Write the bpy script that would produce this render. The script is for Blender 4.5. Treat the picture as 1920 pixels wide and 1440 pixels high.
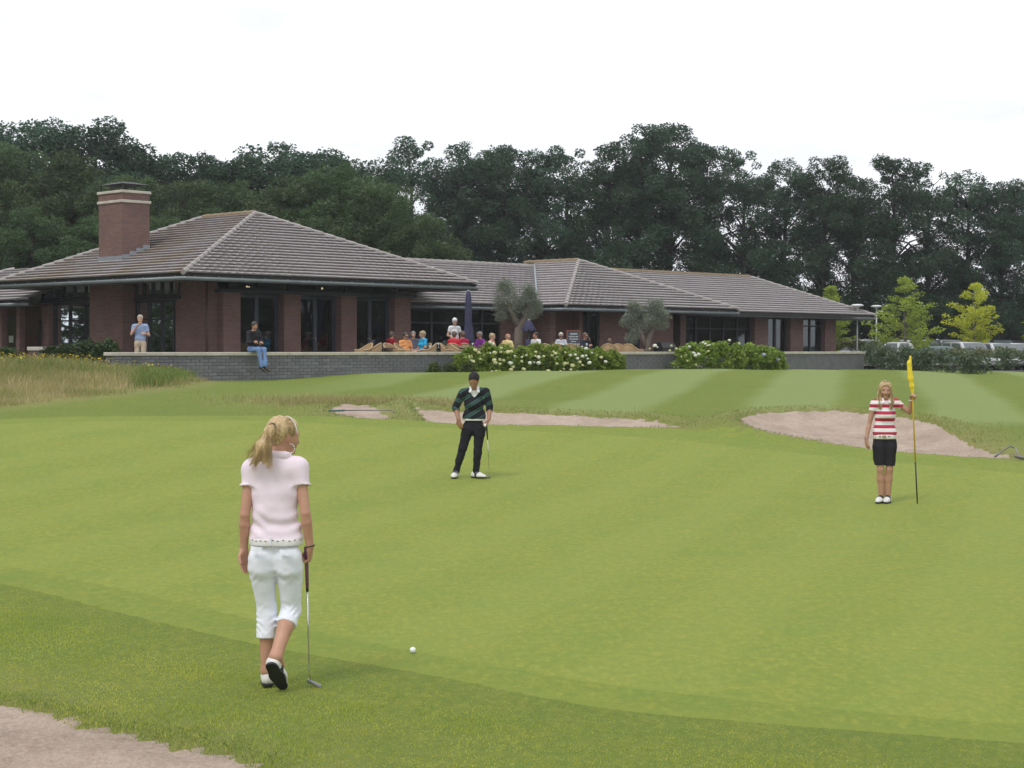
import bpy, bmesh, math, random
import numpy as np
from mathutils import Vector, Matrix

for o in list(bpy.data.objects):
    bpy.data.objects.remove(o, do_unlink=True)
scene = bpy.context.scene
col = scene.collection
rad = math.radians

# ------------------------------------------------------------------ camera
EYE = 2.13
F = 3200.0                      # focal length in pixels of the 1920 wide photograph
PITCH = math.atan(70 / F)
ROLL = 0.0022
cam_d = bpy.data.cameras.new('camera')
cam = bpy.data.objects.new('camera', cam_d)
col.objects.link(cam)
cam_d.sensor_width = 36.0
cam_d.lens = F / 1920 * 36.0
cam_d.clip_start = 0.1
cam_d.clip_end = 3000
CM = Matrix.Rotation(math.pi / 2 - PITCH, 4, 'X') @ Matrix.Rotation(ROLL, 4, 'Z')
cam.matrix_world = Matrix.Translation((0, 0, EYE)) @ CM
scene.camera = cam
CR = CM.to_3x3()

# ------------------------------------------------------------------ sky, sun, exposure
SUN_EL, SUN_AZ = 56, 215          # azimuth clockwise from +Y: behind the camera on the left
w = bpy.data.worlds.new('World')
scene.world = w
w.use_nodes = True
nt = w.node_tree
nt.nodes.clear()
wo = nt.nodes.new('ShaderNodeOutputWorld')
bg = nt.nodes.new('ShaderNodeBackground')
bg.inputs['Strength'].default_value = 0.1
sky = nt.nodes.new('ShaderNodeTexSky')
sky.sky_type = 'NISHITA'
sky.sun_disc = False
sky.sun_elevation = rad(SUN_EL)
sky.sun_rotation = rad(SUN_AZ)
sky.dust_density = 3.0
tc = nt.nodes.new('ShaderNodeTexCoord')
mp = nt.nodes.new('ShaderNodeMapping')
mp.inputs['Scale'].default_value = (1.2, 1.2, 5.0)
nz = nt.nodes.new('ShaderNodeTexNoise')
nz.inputs['Scale'].default_value = 2.1
nz.inputs['Detail'].default_value = 5
nz.inputs['Roughness'].default_value = 0.55
cr = nt.nodes.new('ShaderNodeValToRGB')
cr.color_ramp.elements[0].position = 0.32
cr.color_ramp.elements[0].color = (7.7, 8.0, 8.5, 1)
cr.color_ramp.elements[1].position = 0.55
cr.color_ramp.elements[1].color = (11.6, 11.8, 12.2, 1)
mx = nt.nodes.new('ShaderNodeMix')
mx.data_type = 'RGBA'
mx.inputs['Factor'].default_value = 0.93
L = nt.links.new
L(tc.outputs['Generated'], mp.inputs['Vector'])
L(mp.outputs['Vector'], nz.inputs['Vector'])
L(nz.outputs['Fac'], cr.inputs['Fac'])
L(sky.outputs['Color'], mx.inputs['A'])
L(cr.outputs['Color'], mx.inputs['B'])
L(mx.outputs['Result'], bg.inputs['Color'])
L(bg.outputs['Background'], wo.inputs['Surface'])

sd = bpy.data.lights.new('sun', 'SUN')
sd.energy = 1.1
sd.angle = rad(16)
sd.color = (1.0, 0.96, 0.9)
sun = bpy.data.objects.new('sun', sd)
col.objects.link(sun)
_az, _el = rad(SUN_AZ), rad(SUN_EL)
sdir = Vector((math.sin(_az) * math.cos(_el), math.cos(_az) * math.cos(_el), math.sin(_el)))
sun.rotation_euler = sdir.to_track_quat('Z', 'Y').to_euler()
sun.location = sdir * 60

vs = scene.view_settings
vs.view_transform = 'Standard'
vs.look = 'None'
vs.exposure = 0.12
vs.gamma = 1.0
vs.use_curve_mapping = False
scene.render.engine = 'CYCLES'
scene.cycles.max_bounces = 6
scene.cycles.transparent_max_bounces = 8

# ------------------------------------------------------------------ helpers
def ray(u, v):
    return CR @ Vector(((u - 960) / F, -(v - 720) / F, -1.0))

def at(u, v, depth):
    d = ray(u, v)
    k = depth / d.y
    return Vector((d.x * k, depth, EYE + d.z * k))

MATS = {}

def nodes_of(m):
    m.use_nodes = True
    t = m.node_tree
    t.nodes.clear()
    out = t.nodes.new('ShaderNodeOutputMaterial')
    b = t.nodes.new('ShaderNodeBsdfPrincipled')
    t.links.new(b.outputs[0], out.inputs['Surface'])
    return t, b, out

def pmat(name, c1, c2=None, scale=4.0, rough=0.7, bump=0.0, bscale=None, metal=0.0, spec=0.5, stretch=(1, 1, 1), detail=4, coat=0.0):
    """plain noisy procedural material on object coordinates"""
    if name in MATS:
        return MATS[name]
    m = bpy.data.materials.new(name)
    t, b, out = nodes_of(m)
    if c2 is None:
        c2 = tuple(x * 0.8 for x in c1)
    tc = t.nodes.new('ShaderNodeTexCoord')
    mp = t.nodes.new('ShaderNodeMapping')
    mp.inputs['Scale'].default_value = stretch
    n = t.nodes.new('ShaderNodeTexNoise')
    n.inputs['Scale'].default_value = scale
    n.inputs['Detail'].default_value = detail
    r = t.nodes.new('ShaderNodeValToRGB')
    r.color_ramp.elements[0].position = 0.32
    r.color_ramp.elements[1].position = 0.68
    r.color_ramp.elements[0].color = (*c2, 1)
    r.color_ramp.elements[1].color = (*c1, 1)
    t.links.new(tc.outputs['Object'], mp.inputs['Vector'])
    t.links.new(mp.outputs['Vector'], n.inputs['Vector'])
    t.links.new(n.outputs['Fac'], r.inputs['Fac'])
    t.links.new(r.outputs['Color'], b.inputs['Base Color'])
    b.inputs['Roughness'].default_value = rough
    b.inputs['Metallic'].default_value = metal
    b.inputs['Specular IOR Level'].default_value = spec
    b.inputs['Coat Weight'].default_value = coat
    if bump:
        n2 = t.nodes.new('ShaderNodeTexNoise')
        n2.inputs['Scale'].default_value = bscale or scale * 6
        n2.inputs['Detail'].default_value = 3
        t.links.new(mp.outputs['Vector'], n2.inputs['Vector'])
        bp = t.nodes.new('ShaderNodeBump')
        bp.inputs['Strength'].default_value = bump
        bp.inputs['Distance'].default_value = 0.02
        t.links.new(n2.outputs['Fac'], bp.inputs['Height'])
        t.links.new(bp.outputs['Normal'], b.inputs['Normal'])
    MATS[name] = m
    return m

def leafmat(name, ca, cb, cc=None, trans=0.3, rough=0.55):
    """foliage: colour runs over the per-leaf attribute 'var', a little over the object's random number"""
    if name in MATS:
        return MATS[name]
    m = bpy.data.materials.new(name)
    t, b, out = nodes_of(m)
    at_ = t.nodes.new('ShaderNodeAttribute')
    at_.attribute_name = 'var'
    r = t.nodes.new('ShaderNodeValToRGB')
    r.color_ramp.elements[0].color = (*ca, 1)
    r.color_ramp.elements[1].color = (*cb, 1)
    if cc:
        e = r.color_ramp.elements.new(0.93)
        e.color = (*cb, 1)
        r.color_ramp.elements[-1].color = (*cc, 1)
    t.links.new(at_.outputs['Fac'], r.inputs['Fac'])
    oi = t.nodes.new('ShaderNodeObjectInfo')
    hs = t.nodes.new('ShaderNodeHueSaturation')
    ma = t.nodes.new('ShaderNodeMapRange')
    ma.inputs['To Min'].default_value = 0.485
    ma.inputs['To Max'].default_value = 0.512
    mb = t.nodes.new('ShaderNodeMapRange')
    mb.inputs['To Min'].default_value = 0.8
    mb.inputs['To Max'].default_value = 1.2
    t.links.new(oi.outputs['Random'], ma.inputs['Value'])
    t.links.new(oi.outputs['Random'], mb.inputs['Value'])
    t.links.new(ma.outputs[0], hs.inputs['Hue'])
    t.links.new(mb.outputs[0], hs.inputs['Value'])
    t.links.new(r.outputs['Color'], hs.inputs['Color'])
    t.links.new(hs.outputs['Color'], b.inputs['Base Color'])
    b.inputs['Roughness'].default_value = rough
    b.inputs['Specular IOR Level'].default_value = 0.3
    if trans:
        tr = t.nodes.new('ShaderNodeBsdfTranslucent')
        t.links.new(hs.outputs['Color'], tr.inputs['Color'])
        ms = t.nodes.new('ShaderNodeMixShader')
        ms.inputs['Fac'].default_value = trans
        t.links.new(b.outputs[0], ms.inputs[1])
        t.links.new(tr.outputs[0], ms.inputs[2])
        t.links.new(ms.outputs[0], out.inputs['Surface'])
    MATS[name] = m
    return m

def mesh_np(name, verts, faces, var=None, smooth=False, vname='var'):
    """fast mesh from numpy arrays; faces is (M,k)"""
    me = bpy.data.meshes.new(name)
    verts = np.asarray(verts, dtype=np.float32)
    faces = np.asarray(faces, dtype=np.int32)
    M, k = faces.shape
    me.vertices.add(len(verts))
    me.vertices.foreach_set('co', verts.ravel())
    me.loops.add(M * k)
    me.loops.foreach_set('vertex_index', faces.ravel())
    me.polygons.add(M)
    me.polygons.foreach_set('loop_start', np.arange(0, M * k, k, dtype=np.int32))
    me.polygons.foreach_set('loop_total', np.full(M, k, dtype=np.int32))
    if smooth:
        me.polygons.foreach_set('use_smooth', np.ones(M, dtype=bool))
    if var is not None:
        a = me.attributes.new(vname, 'FLOAT', 'POINT')
        a.data.foreach_set('value', np.asarray(var, dtype=np.float32))
    me.update(calc_edges=True)
    return me

def link(name, me, mat=None, parent=None, loc=None, rotz=None):
    o = bpy.data.objects.new(name, me)
    col.objects.link(o)
    if mat is not None and me is not None and not me.materials:
        me.materials.append(mat)
    if parent is not None:
        o.parent = parent
    if loc is not None:
        o.location = loc
    if rotz is not None:
        o.rotation_euler.z = rotz
    return o

def tag(o, label, cat, group=None):
    o['label'] = label
    o['category'] = cat
    if group:
        o['group'] = group
    return o

def struct(o):
    o['kind'] = 'structure'
    return o

def thing(name, label, cat, loc=(0, 0, 0), rotz=0.0, group=None):
    o = bpy.data.objects.new(name, None)
    col.objects.link(o)
    o.empty_display_size = 0.2
    o.location = loc
    o.rotation_euler.z = rotz
    return tag(o, label, cat, group)

def copy_tree(o, parent=None):
    c = o.copy()
    col.objects.link(c)
    c.parent = parent
    for ch in o.children:
        copy_tree(ch, c)
    return c

class MB:
    """collects vertices and faces of ONE mesh"""
    def __init__(self):
        self.v = []
        self.f = []
    def add(self, vs, fs):
        n = len(self.v)
        self.v += [tuple(p) for p in vs]
        self.f += [tuple(i + n for i in f) for f in fs]
        return self
    def box(self, x0, x1, y0, y1, z0, z1):
        return self.add([(x0, y0, z0), (x1, y0, z0), (x1, y1, z0), (x0, y1, z0),
                         (x0, y0, z1), (x1, y0, z1), (x1, y1, z1), (x0, y1, z1)],
                        [(0, 3, 2, 1), (4, 5, 6, 7), (0, 1, 5, 4), (1, 2, 6, 5), (2, 3, 7, 6), (3, 0, 4, 7)])
    def tube(self, pts, radii, sides=8, cap=True):
        pts = [Vector(p) for p in pts]
        if not hasattr(radii, '__len__'):
            radii = [radii] * len(pts)
        rings = []
        up = Vector((0, 0, 1))
        d0 = (pts[1] - pts[0]).normalized()
        if abs(d0.z) > 0.9:
            up = Vector((1, 0, 0))
        vs, fs = [], []
        for i, p in enumerate(pts):
            d = (pts[min(i + 1, len(pts) - 1)] - pts[max(i - 1, 0)]).normalized()
            a = d.cross(up)
            if a.length < 1e-4:
                a = d.cross(Vector((0, 1, 0)))
            a.normalize()
            b = a.cross(d).normalized()
            up = b
            for k in range(sides):
                t = 2 * math.pi * k / sides
                vs.append(p + (a * math.cos(t) + b * math.sin(t)) * radii[i])
        for i in range(len(pts) - 1):
            for k in range(sides):
                k2 = (k + 1) % sides
                fs.append((i * sides + k, i * sides + k2, (i + 1) * sides + k2, (i + 1) * sides + k))
        if cap:
            fs.append(tuple(range(sides - 1, -1, -1)))
            fs.append(tuple((len(pts) - 1) * sides + k for k in range(sides)))
        return self.add(vs, fs)
    def lathe(self, prof, sides=16, c=(0, 0)):
        vs, fs = [], []
        for (r, z) in prof:
            for k in range(sides):
                t = 2 * math.pi * k / sides
                vs.append((c[0] + r * math.cos(t), c[1] + r * math.sin(t), z))
        for i in range(len(prof) - 1):
            for k in range(sides):
                k2 = (k + 1) % sides
                fs.append((i * sides + k, i * sides + k2, (i + 1) * sides + k2, (i + 1) * sides + k))
        fs.append(tuple(range(sides - 1, -1, -1)))
        fs.append(tuple((len(prof) - 1) * sides + k for k in range(sides)))
        return self.add(vs, fs)
    def mesh(self, name, smooth=False, bevel=0.0):
        me = bpy.data.meshes.new(name)
        me.from_pydata(self.v, [], self.f)
        if bevel:
            bm = bmesh.new()
            bm.from_mesh(me)
            bmesh.ops.bevel(bm, geom=list(bm.edges), offset=bevel, segments=1, affect='EDGES')
            bm.to_mesh(me)
            bm.free()
        if smooth:
            me.polygons.foreach_set('use_smooth', [True] * len(me.polygons))
        me.update()
        return me
    def build(self, name, mat, parent=None, smooth=False, bevel=0.0, loc=None, rotz=None):
        return link(name, self.mesh(name, smooth, bevel), mat, parent, loc, rotz)

# ------------------------------------------------------------------ terrain
Q2 = math.sqrt(2)
def W(s, n, z=0.0):             # clubhouse axes: s along the long front, n into the building
    return Vector(((s - n) / Q2, (s + n) / Q2, z))
def S_of(u, n):                 # where the sight line of column u meets the line n = const
    t = (u - 960) / F
    return n * (1 + t) / (1 - t)
def N_of(u, s):
    t = (u - 960) / F
    return s * (1 - t) / (1 + t)

_cp = [(0, 1440, 8.6), (960, 1440, 8.6), (1920, 1440, 8.6), (515, 1290, 10.65), (774, 1221, 11.94), (0, 1100, 15.2), (1920, 1100, 15.2),
       (1655, 944, 23.3), (880, 897, 25.8), (1000, 798, 33.5), (1620, 852, 29.5), (1900, 862, 28.5), (200, 782, 33), (0, 795, 32), (0, 880, 25),
       (860, 697, 55.5), (1265, 692, 63.5), (1622, 693, 72.0), (380, 716, 48), (700, 701, 52.5), (1200, 740, 44), (1700, 760, 40), (1900, 722, 52),
       (1860, 707, 60), (0, 765, 36), (200, 742, 39), (0, 694, 50), (200, 694, 47), (1320, 771, 37), (620, 765, 36.5)]
_P = [tuple(at(*c)) for c in _cp]
_P += [(*W(s, n)[:2], 1.1) for s, n in ((32, 46), (45, 48), (56, 48), (68, 50), (30, 54))]
_P += [(20, 85, 0.9), (32, 70, 0.95), (-30, 60, 1.5), (-25, 30, 0.8), (-14, 8, 0.1), (14, 8, 0.0), (0, 2, 0.3), (-6, 4, 0.3), (6, 4, 0.3), (25, 30, 0.3), (25, 45, 0.8)]
_P = np.array(_P)
def _U(r2):
    return 0.5 * r2 * np.log(r2 + 1e-9)
def _fit(P, lam=0.4):
    n = len(P)
    d2 = ((P[:, None, :2] - P[None, :, :2]) ** 2).sum(-1)
    K = _U(d2) + lam * np.eye(n)
    A = np.zeros((n + 3, n + 3))
    A[:n, :n] = K
    A[:n, n:] = np.c_[np.ones(n), P[:, :2]]
    A[n:, :n] = A[:n, n:].T
    return np.linalg.solve(A, np.r_[P[:, 2], 0, 0, 0])
_C = _fit(_P)
def sstep(a, b, x):
    t = np.clip((x - a) / (b - a), 0, 1)
    return t * t * (3 - 2 * t)
def base_z(x, y):
    x = np.asarray(x, float)
    y = np.asarray(y, float)
    z = _C[-3] + _C[-2] * x + _C[-1] * y
    for i, p in enumerate(_P):
        z = z + _C[i] * _U((x - p[0]) ** 2 + (y - p[1]) ** 2)
    far = np.maximum(np.maximum(sstep(78, 98, y), sstep(26, 42, np.abs(x + 0.1 * y - 4))), sstep(2, -6, y))
    z = z * (1 - far) + 0.9 * far
    z = z + 0.025 * np.sin(x * 0.9 + 1.3) * np.sin(y * 0.7) * sstep(27, 32, y)
    s, n = (x + y) / Q2, (y - x) / Q2
    ins = sstep(41.1, 41.35, n) * sstep(25.3, 25.6, s) * (1 - sstep(63, 63.4, s)) * (1 - sstep(66, 70, n))
    z = z * (1 - ins) + np.minimum(z, 1.1) * ins
    return z
def ground_at(u, v, zoff=0.0):
    d = ray(u, v)
    prev = None
    y = 5.0
    while y < 140:
        k = y / d.y
        h = EYE + d.z * k - float(base_z(d.x * k, y)) - zoff
        if h < 0:
            lo, hi = y - 0.5, y
            for _ in range(24):
                mid = (lo + hi) / 2
                k = mid / d.y
                if EYE + d.z * k - float(base_z(d.x * k, mid)) - zoff < 0:
                    hi = mid
                else:
                    lo = mid
            k = hi / d.y
            return Vector((d.x * k, hi, EYE + d.z * k))
        y += 0.5
    k = 140 / d.y
    return Vector((d.x * k, 140, 0.8))

def poly_world(pts, sub=6):
    """closed Catmull-Rom outline on the ground through the given points"""
    P = [ground_at(u, v) for u, v in pts]
    out = []
    n = len(P)
    for i in range(n):
        p0, p1, p2, p3 = P[i - 1], P[i], P[(i + 1) % n], P[(i + 2) % n]
        for j in range(sub):
            t = j / sub
            q = 0.5 * ((2 * p1) + (-p0 + p2) * t + (2 * p0 - 5 * p1 + 4 * p2 - p3) * t * t + (-p0 + 3 * p1 - 3 * p2 + p3) * t ** 3)
            out.append((q.x, q.y))
    return np.array(out)

def sdist(poly, x, y):
    """signed distance, positive inside"""
    x = np.asarray(x, float)
    y = np.asarray(y, float)
    best = np.full(x.shape, 1e9)
    inside = np.zeros(x.shape, bool)
    n = len(poly)
    for i in range(n):
        ax, ay = poly[i]
        bx, by = poly[(i + 1) % n]
        ex, ey = bx - ax, by - ay
        wx, wy = x - ax, y - ay
        t = np.clip((wx * ex + wy * ey) / (ex * ex + ey * ey + 1e-12), 0, 1)
        best = np.minimum(best, (wx - ex * t) ** 2 + (wy - ey * t) ** 2)
        c = ((ay > y) != (by > y))
        with np.errstate(divide='ignore', invalid='ignore'):
            xi = ax + (y - ay) * ex / (ey if ey != 0 else 1e-12)
        inside ^= c & (x < xi)
    d = np.sqrt(best)
    return np.where(inside, d, -d)

GREEN = poly_world([(-250, 812), (0, 795), (250, 789), (475, 788), (690, 798), (955, 806), (1290, 826), (1640, 862), (1910, 886), (2160, 905), (2250, 1050),
                    (2200, 1400), (1920, 1372), (1400, 1322), (1100, 1288), (800, 1236), (480, 1172), (200, 1108), (0, 1068), (-250, 1020)])
FRINGE = poly_world([(-280, 800), (0, 786), (250, 779), (475, 779), (690, 785), (830, 793), (1067, 796), (1300, 807), (1400, 812), (1634, 842), (1913, 866), (2200, 885), (2400, 1050),
                     (2350, 1440), (1920, 1400), (1400, 1360), (1100, 1330), (800, 1272), (480, 1215), (200, 1150), (0, 1100), (-300, 1040)])
BUNK = [poly_world([(-160, 1310), (40, 1330), (150, 1362), (270, 1384), (390, 1408), (478, 1440), (520, 1520), (300, 1600), (-150, 1600), (-350, 1440)]),
        poly_world([(622, 772), (648, 764), (690, 766), (722, 773), (742, 783), (700, 785), (655, 780)]),
        poly_world([(776, 772), (800, 776), (850, 779), (930, 780), (1000, 783), (1120, 787), (1210, 789), (1262, 796), (1276, 801), (1180, 801), (1050, 798), (930, 796), (840, 794), (800, 788)]),
        poly_world([(1392, 800), (1430, 788), (1500, 783), (1570, 783), (1640, 790), (1720, 800), (1790, 820), (1850, 842), (1900, 858), (1840, 858), (1740, 851), (1640, 842), (1540, 828), (1450, 816)])]
BDEPTH = [0.12, 0.12, 0.12, 0.25]
BLIP = [0.04, 0.10, 0.14, 0.20]
TALL = poly_world([(-300, 775), (0, 763), (100, 752), (230, 738), (350, 720), (368, 712), (290, 690), (215, 676), (120, 670), (0, 676), (-300, 680)])

def ragged(d, x, y):            # uneven rim of a bunker
    f = np.where(y < 16, 0.6, 1.0)
    return d + f * (0.05 * np.sin(4.3 * x + 2.0 * np.sin(2.9 * y)) * np.sin(5.1 * y + 1.3 * np.sin(3.7 * x)) + 0.035 * np.sin(13 * x + 3 * np.sin(7 * y)) + 0.02 * np.sin(29 * x + 17 * y))
def bank(p, y):                 # 0 on the near rim of a bunker, 1 on the far rim
    y0, y1 = p[:, 1].min(), p[:, 1].max()
    return sstep(0.25, 0.8, (y - y0) / (y1 - y0))
def bunker_ground(x, y, z):
    for p, dp, lp in zip(BUNK, BDEPTH, BLIP):
        x0, y0 = p.min(0) - 1.5
        x1, y1 = p.max(0) + 1.5
        m = (x > x0) & (x < x1) & (y > y0) & (y < y1)
        if m.any():
            d = ragged(sdist(p, x[m], y[m]), x[m], y[m])
            lipup = lp * np.exp(-((d + 0.35) / 0.5) ** 2) * (0.1 + 0.9 * bank(p, y[m]))
            z[m] = z[m] + lipup - 0.12 * sstep(-0.05, 0.12, d) - (0.3 + dp) * sstep(0.1, 0.8, d) - lipup * sstep(0.0, 0.2, d)
    return z
def sand_z(p, dp, lp, x, y):
    d = ragged(sdist(p, x, y), x, y)
    bk = bank(p, y)
    far = sstep(1.4, -0.1, d) * bk           # the sand runs up the far face to just below the lip
    return base_z(x, y) - 0.05 - dp * 0.35 * sstep(0.0, 0.8, d) + far * lp * 0.8, d

def full_z(x, y):
    x = np.atleast_1d(np.asarray(x, float))
    y = np.atleast_1d(np.asarray(y, float))
    return bunker_ground(x, y, base_z(x, y))

# ------------------------------------------------------------------ ground materials
def grassmat(name, c_lo, c_hi, c_mow=None, dry=(0.27, 0.235, 0.10), mow=None, fine=0.0, bump=0.35, outer=None, patch=0.35):
    m = bpy.data.materials.new(name)
    t, b, out = nodes_of(m)
    N, K = t.nodes, t.links
    geo = N.new('ShaderNodeNewGeometry')
    def noise(scale, detail=5, rough=0.6, vec=None):
        n = N.new('ShaderNodeTexNoise')
        n.inputs['Scale'].default_value = scale
        n.inputs['Detail'].default_value = detail
        n.inputs['Roughness'].default_value = rough
        K.new(vec or geo.outputs['Position'], n.inputs['Vector'])
        return n
    def mix(fac, a, bb, clamp=True):
        x = N.new('ShaderNodeMix')
        x.data_type = 'RGBA'
        if isinstance(fac, float):
            x.inputs['Factor'].default_value = fac
        else:
            K.new(fac, x.inputs['Factor'])
        for s, c in (('A', a), ('B', bb)):
            if isinstance(c, tuple):
                x.inputs[s].default_value = (*c, 1)
            else:
                K.new(c, x.inputs[s])
        return x.outputs['Result']
    def rng(v, a, bb, lo=0.0, hi=1.0):
        r = N.new('ShaderNodeMapRange')
        r.inputs['From Min'].default_value = a
        r.inputs['From Max'].default_value = bb
        r.inputs['To Min'].default_value = lo
        r.inputs['To Max'].default_value = hi
        K.new(v, r.inputs['Value'])
        return r.outputs[0]
    big = noise(0.35, 4)
    mid = noise(2.6, 6, 0.65)
    fin = noise(38.0, 4, 0.7)
    c = mix(rng(big.outputs['Fac'], 0.3, 0.7), c_lo, c_hi)
    yel = tuple(np.array(c_hi) * np.array((1.28, 1.02, 0.95)))
    c = mix(rng(mid.outputs['Fac'], 0.45, 0.72, 0.0, 0.55), c, yel)
    dk = tuple(np.array(c_lo) * np.array((0.62, 0.72, 0.75)))
    c = mix(rng(fin.outputs['Fac'], 0.45, 0.72, 0.0, 0.5 + fine), c, dk)
    m2 = noise(9.0, 5, 0.7)
    c = mix(rng(m2.outputs['Fac'], 0.45, 0.66, 0.0, 0.55), c, tuple(np.array(c_lo) * np.array((0.70, 0.82, 0.80))))
    mpz = N.new('ShaderNodeMapping'); mpz.inputs['Scale'].default_value = (1.0, 0.45, 1.0); mpz.inputs['Rotation'].default_value = (0, 0, rad(-16))
    K.new(geo.outputs['Position'], mpz.inputs['Vector'])
    gr = noise(17.0, 6, 0.8, mpz.outputs[0])
    c = mix(rng(gr.outputs['Fac'], 0.40, 0.58, 0.62, 0.0), c, tuple(np.array(c_lo) * np.array((0.72, 0.80, 0.74))))
    c = mix(rng(gr.outputs['Fac'], 0.54, 0.70, 0.0, 0.55), c, tuple(np.array(c_hi) * np.array((1.22, 1.16, 1.25))))
    pat = noise(1.1, 5, 0.6)
    c = mix(rng(pat.outputs['Fac'], 0.52, 0.68, 0.0, patch), c, tuple(np.array(c_lo) * np.array((0.62, 0.86, 0.85))))
    if mow:
        (dx, off, per, width, amount, tone) = mow
        sp = N.new('ShaderNodeSeparateXYZ')
        K.new(geo.outputs['Position'], sp.inputs[0])
        a = N.new('ShaderNodeMath'); a.operation = 'MULTIPLY_ADD'
        K.new(sp.outputs['Y'], a.inputs[0]); a.inputs[1].default_value = -dx
        K.new(sp.outputs['X'], a.inputs[2])
        wob = N.new('ShaderNodeMath'); wob.operation = 'MULTIPLY_ADD'
        K.new(big.outputs['Fac'], wob.inputs[0]); wob.inputs[1].default_value = 0.8
        K.new(a.outputs[0], wob.inputs[2])
        s1 = N.new('ShaderNodeMath'); s1.operation = 'MULTIPLY_ADD'
        K.new(wob.outputs[0], s1.inputs[0]); s1.inputs[1].default_value = 2 * math.pi / per
        s1.inputs[2].default_value = math.pi / 2 - (off + 0.4) * 2 * math.pi / per
        s2 = N.new('ShaderNodeMath'); s2.operation = 'SINE'
        K.new(s1.outputs[0], s2.inputs[0])
        st = rng(s2.outputs[0], -0.35, 0.35, 0.0, amount)
        la = N.new('ShaderNodeAttribute'); la.attribute_name = 'lawn'
        mu = N.new('ShaderNodeMath'); mu.operation = 'MULTIPLY'
        K.new(st, mu.inputs[0]); K.new(la.outputs['Fac'], mu.inputs[1])
        c = mix(mu.outputs[0], c, tone)
    if outer:                       # turf of the neighbouring cut grows in towards the rim
        ra_ = N.new('ShaderNodeAttribute'); ra_.attribute_name = 'rim'
        rn = N.new('ShaderNodeMath'); rn.operation = 'MULTIPLY_ADD'
        K.new(mid.outputs['Fac'], rn.inputs[0]); rn.inputs[1].default_value = 0.9
        ro = N.new('ShaderNodeMath'); ro.operation = 'SUBTRACT'
        K.new(ra_.outputs['Fac'], ro.inputs[0]); ro.inputs[1].default_value = 0.45
        K.new(ro.outputs[0], rn.inputs[2])
        c = mix(rng(rn.outputs[0], -0.05, 0.55), outer, c)
    da = N.new('ShaderNodeAttribute'); da.attribute_name = 'dry'
    dn = noise(5.0, 5, 0.7)
    dm = N.new('ShaderNodeMath'); dm.operation = 'MULTIPLY'
    K.new(da.outputs['Fac'], dm.inputs[0])
    K.new(rng(dn.outputs['Fac'], 0.32, 0.6, 0.15, 1.0), dm.inputs[1])
    c = mix(dm.outputs[0], c, dry)
    K.new(c, b.inputs['Base Color'])
    b.inputs['Roughness'].default_value = 0.85
    b.inputs['Specular IOR Level'].default_value = 0.15
    bn = noise(55.0, 4, 0.8)
    bp = N.new('ShaderNodeBump')
    bp.inputs['Strength'].default_value = bump
    bp.inputs['Distance'].default_value = 0.03
    K.new(bn.outputs['Fac'], bp.inputs['Height'])
    K.new(bp.outputs['Normal'], b.inputs['Normal'])
    MATS[name] = m
    return m

G_LAWN = grassmat('mown_lawn', (0.160, 0.206, 0.036), (0.206, 0.244, 0.041), mow=(0.2, 2.8, 4.2, 2.1, 0.65, (0.240, 0.302, 0.108)), fine=0.15, bump=0.5)
G_FRINGE = grassmat('fringe_turf', (0.202, 0.250, 0.043), (0.238, 0.276, 0.047), fine=0.15, bump=0.3, outer=(0.196, 0.242, 0.042))
G_GREEN = grassmat('green_turf', (0.224, 0.268, 0.048), (0.258, 0.292, 0.052), mow=(0.33, 1.0, 1.9, 0.9, 0.18, (0.265, 0.305, 0.068)), fine=0.1, bump=0.25, outer=(0.206, 0.252, 0.043), patch=0.25)

def sandmat(name, rake):
    m = bpy.data.materials.new(name)
    t, b, out = nodes_of(m)
    N, K = t.nodes, t.links
    geo = N.new('ShaderNodeNewGeometry')
    n1 = N.new('ShaderNodeTexNoise'); n1.inputs['Scale'].default_value = 1.3; n1.inputs['Detail'].default_value = 8; n1.inputs['Roughness'].default_value = 0.7
    n2 = N.new('ShaderNodeTexNoise'); n2.inputs['Scale'].default_value = 26; n2.inputs['Detail'].default_value = 5; n2.inputs['Roughness'].default_value = 0.75
    mp = N.new('ShaderNodeMapping'); mp.inputs['Rotation'].default_value = (0, 0, rad(25)); mp.inputs['Scale'].default_value = (0.35, 1.6, 1)
    K.new(geo.outputs['Position'], mp.inputs['Vector'])
    K.new(geo.outputs['Position'], n1.inputs['Vector'])
    K.new(mp.outputs[0], n2.inputs['Vector'])
    r = N.new('ShaderNodeValToRGB')
    r.color_ramp.elements[0].position = 0.40; r.color_ramp.elements[0].color = (0.33, 0.258, 0.205, 1)
    r.color_ramp.elements[1].position = 0.60; r.color_ramp.elements[1].color = (0.54, 0.435, 0.355, 1)
    sm_ = N.new('ShaderNodeMath'); sm_.operation = 'MULTIPLY_ADD'; sm_.inputs[1].default_value = 0.55
    n3 = N.new('ShaderNodeTexNoise'); n3.inputs['Scale'].default_value = 34; n3.inputs['Detail'].default_value = 6; n3.inputs['Roughness'].default_value = 0.8
    K.new(geo.outputs['Position'], n3.inputs['Vector'])
    hf = N.new('ShaderNodeMath'); hf.operation = 'MULTIPLY'; hf.inputs[1].default_value = 0.45
    K.new(n1.outputs['Fac'], hf.inputs[0]); K.new(n3.outputs['Fac'], sm_.inputs[0]); K.new(hf.outputs[0], sm_.inputs[2])
    K.new(sm_.outputs[0], r.inputs['Fac'])
    K.new(r.outputs['Color'], b.inputs['Base Color'])
    b.inputs['Roughness'].default_value = 0.95
    b.inputs['Specular IOR Level'].default_value = 0.1
    bp = N.new('ShaderNodeBump'); bp.inputs['Strength'].default_value = rake; bp.inputs['Distance'].default_value = 0.035
    K.new(n2.outputs['Fac'], bp.inputs['Height'])
    K.new(bp.outputs['Normal'], b.inputs['Normal'])
    return m
SAND = sandmat('bunker_sand', 0.8)

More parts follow.
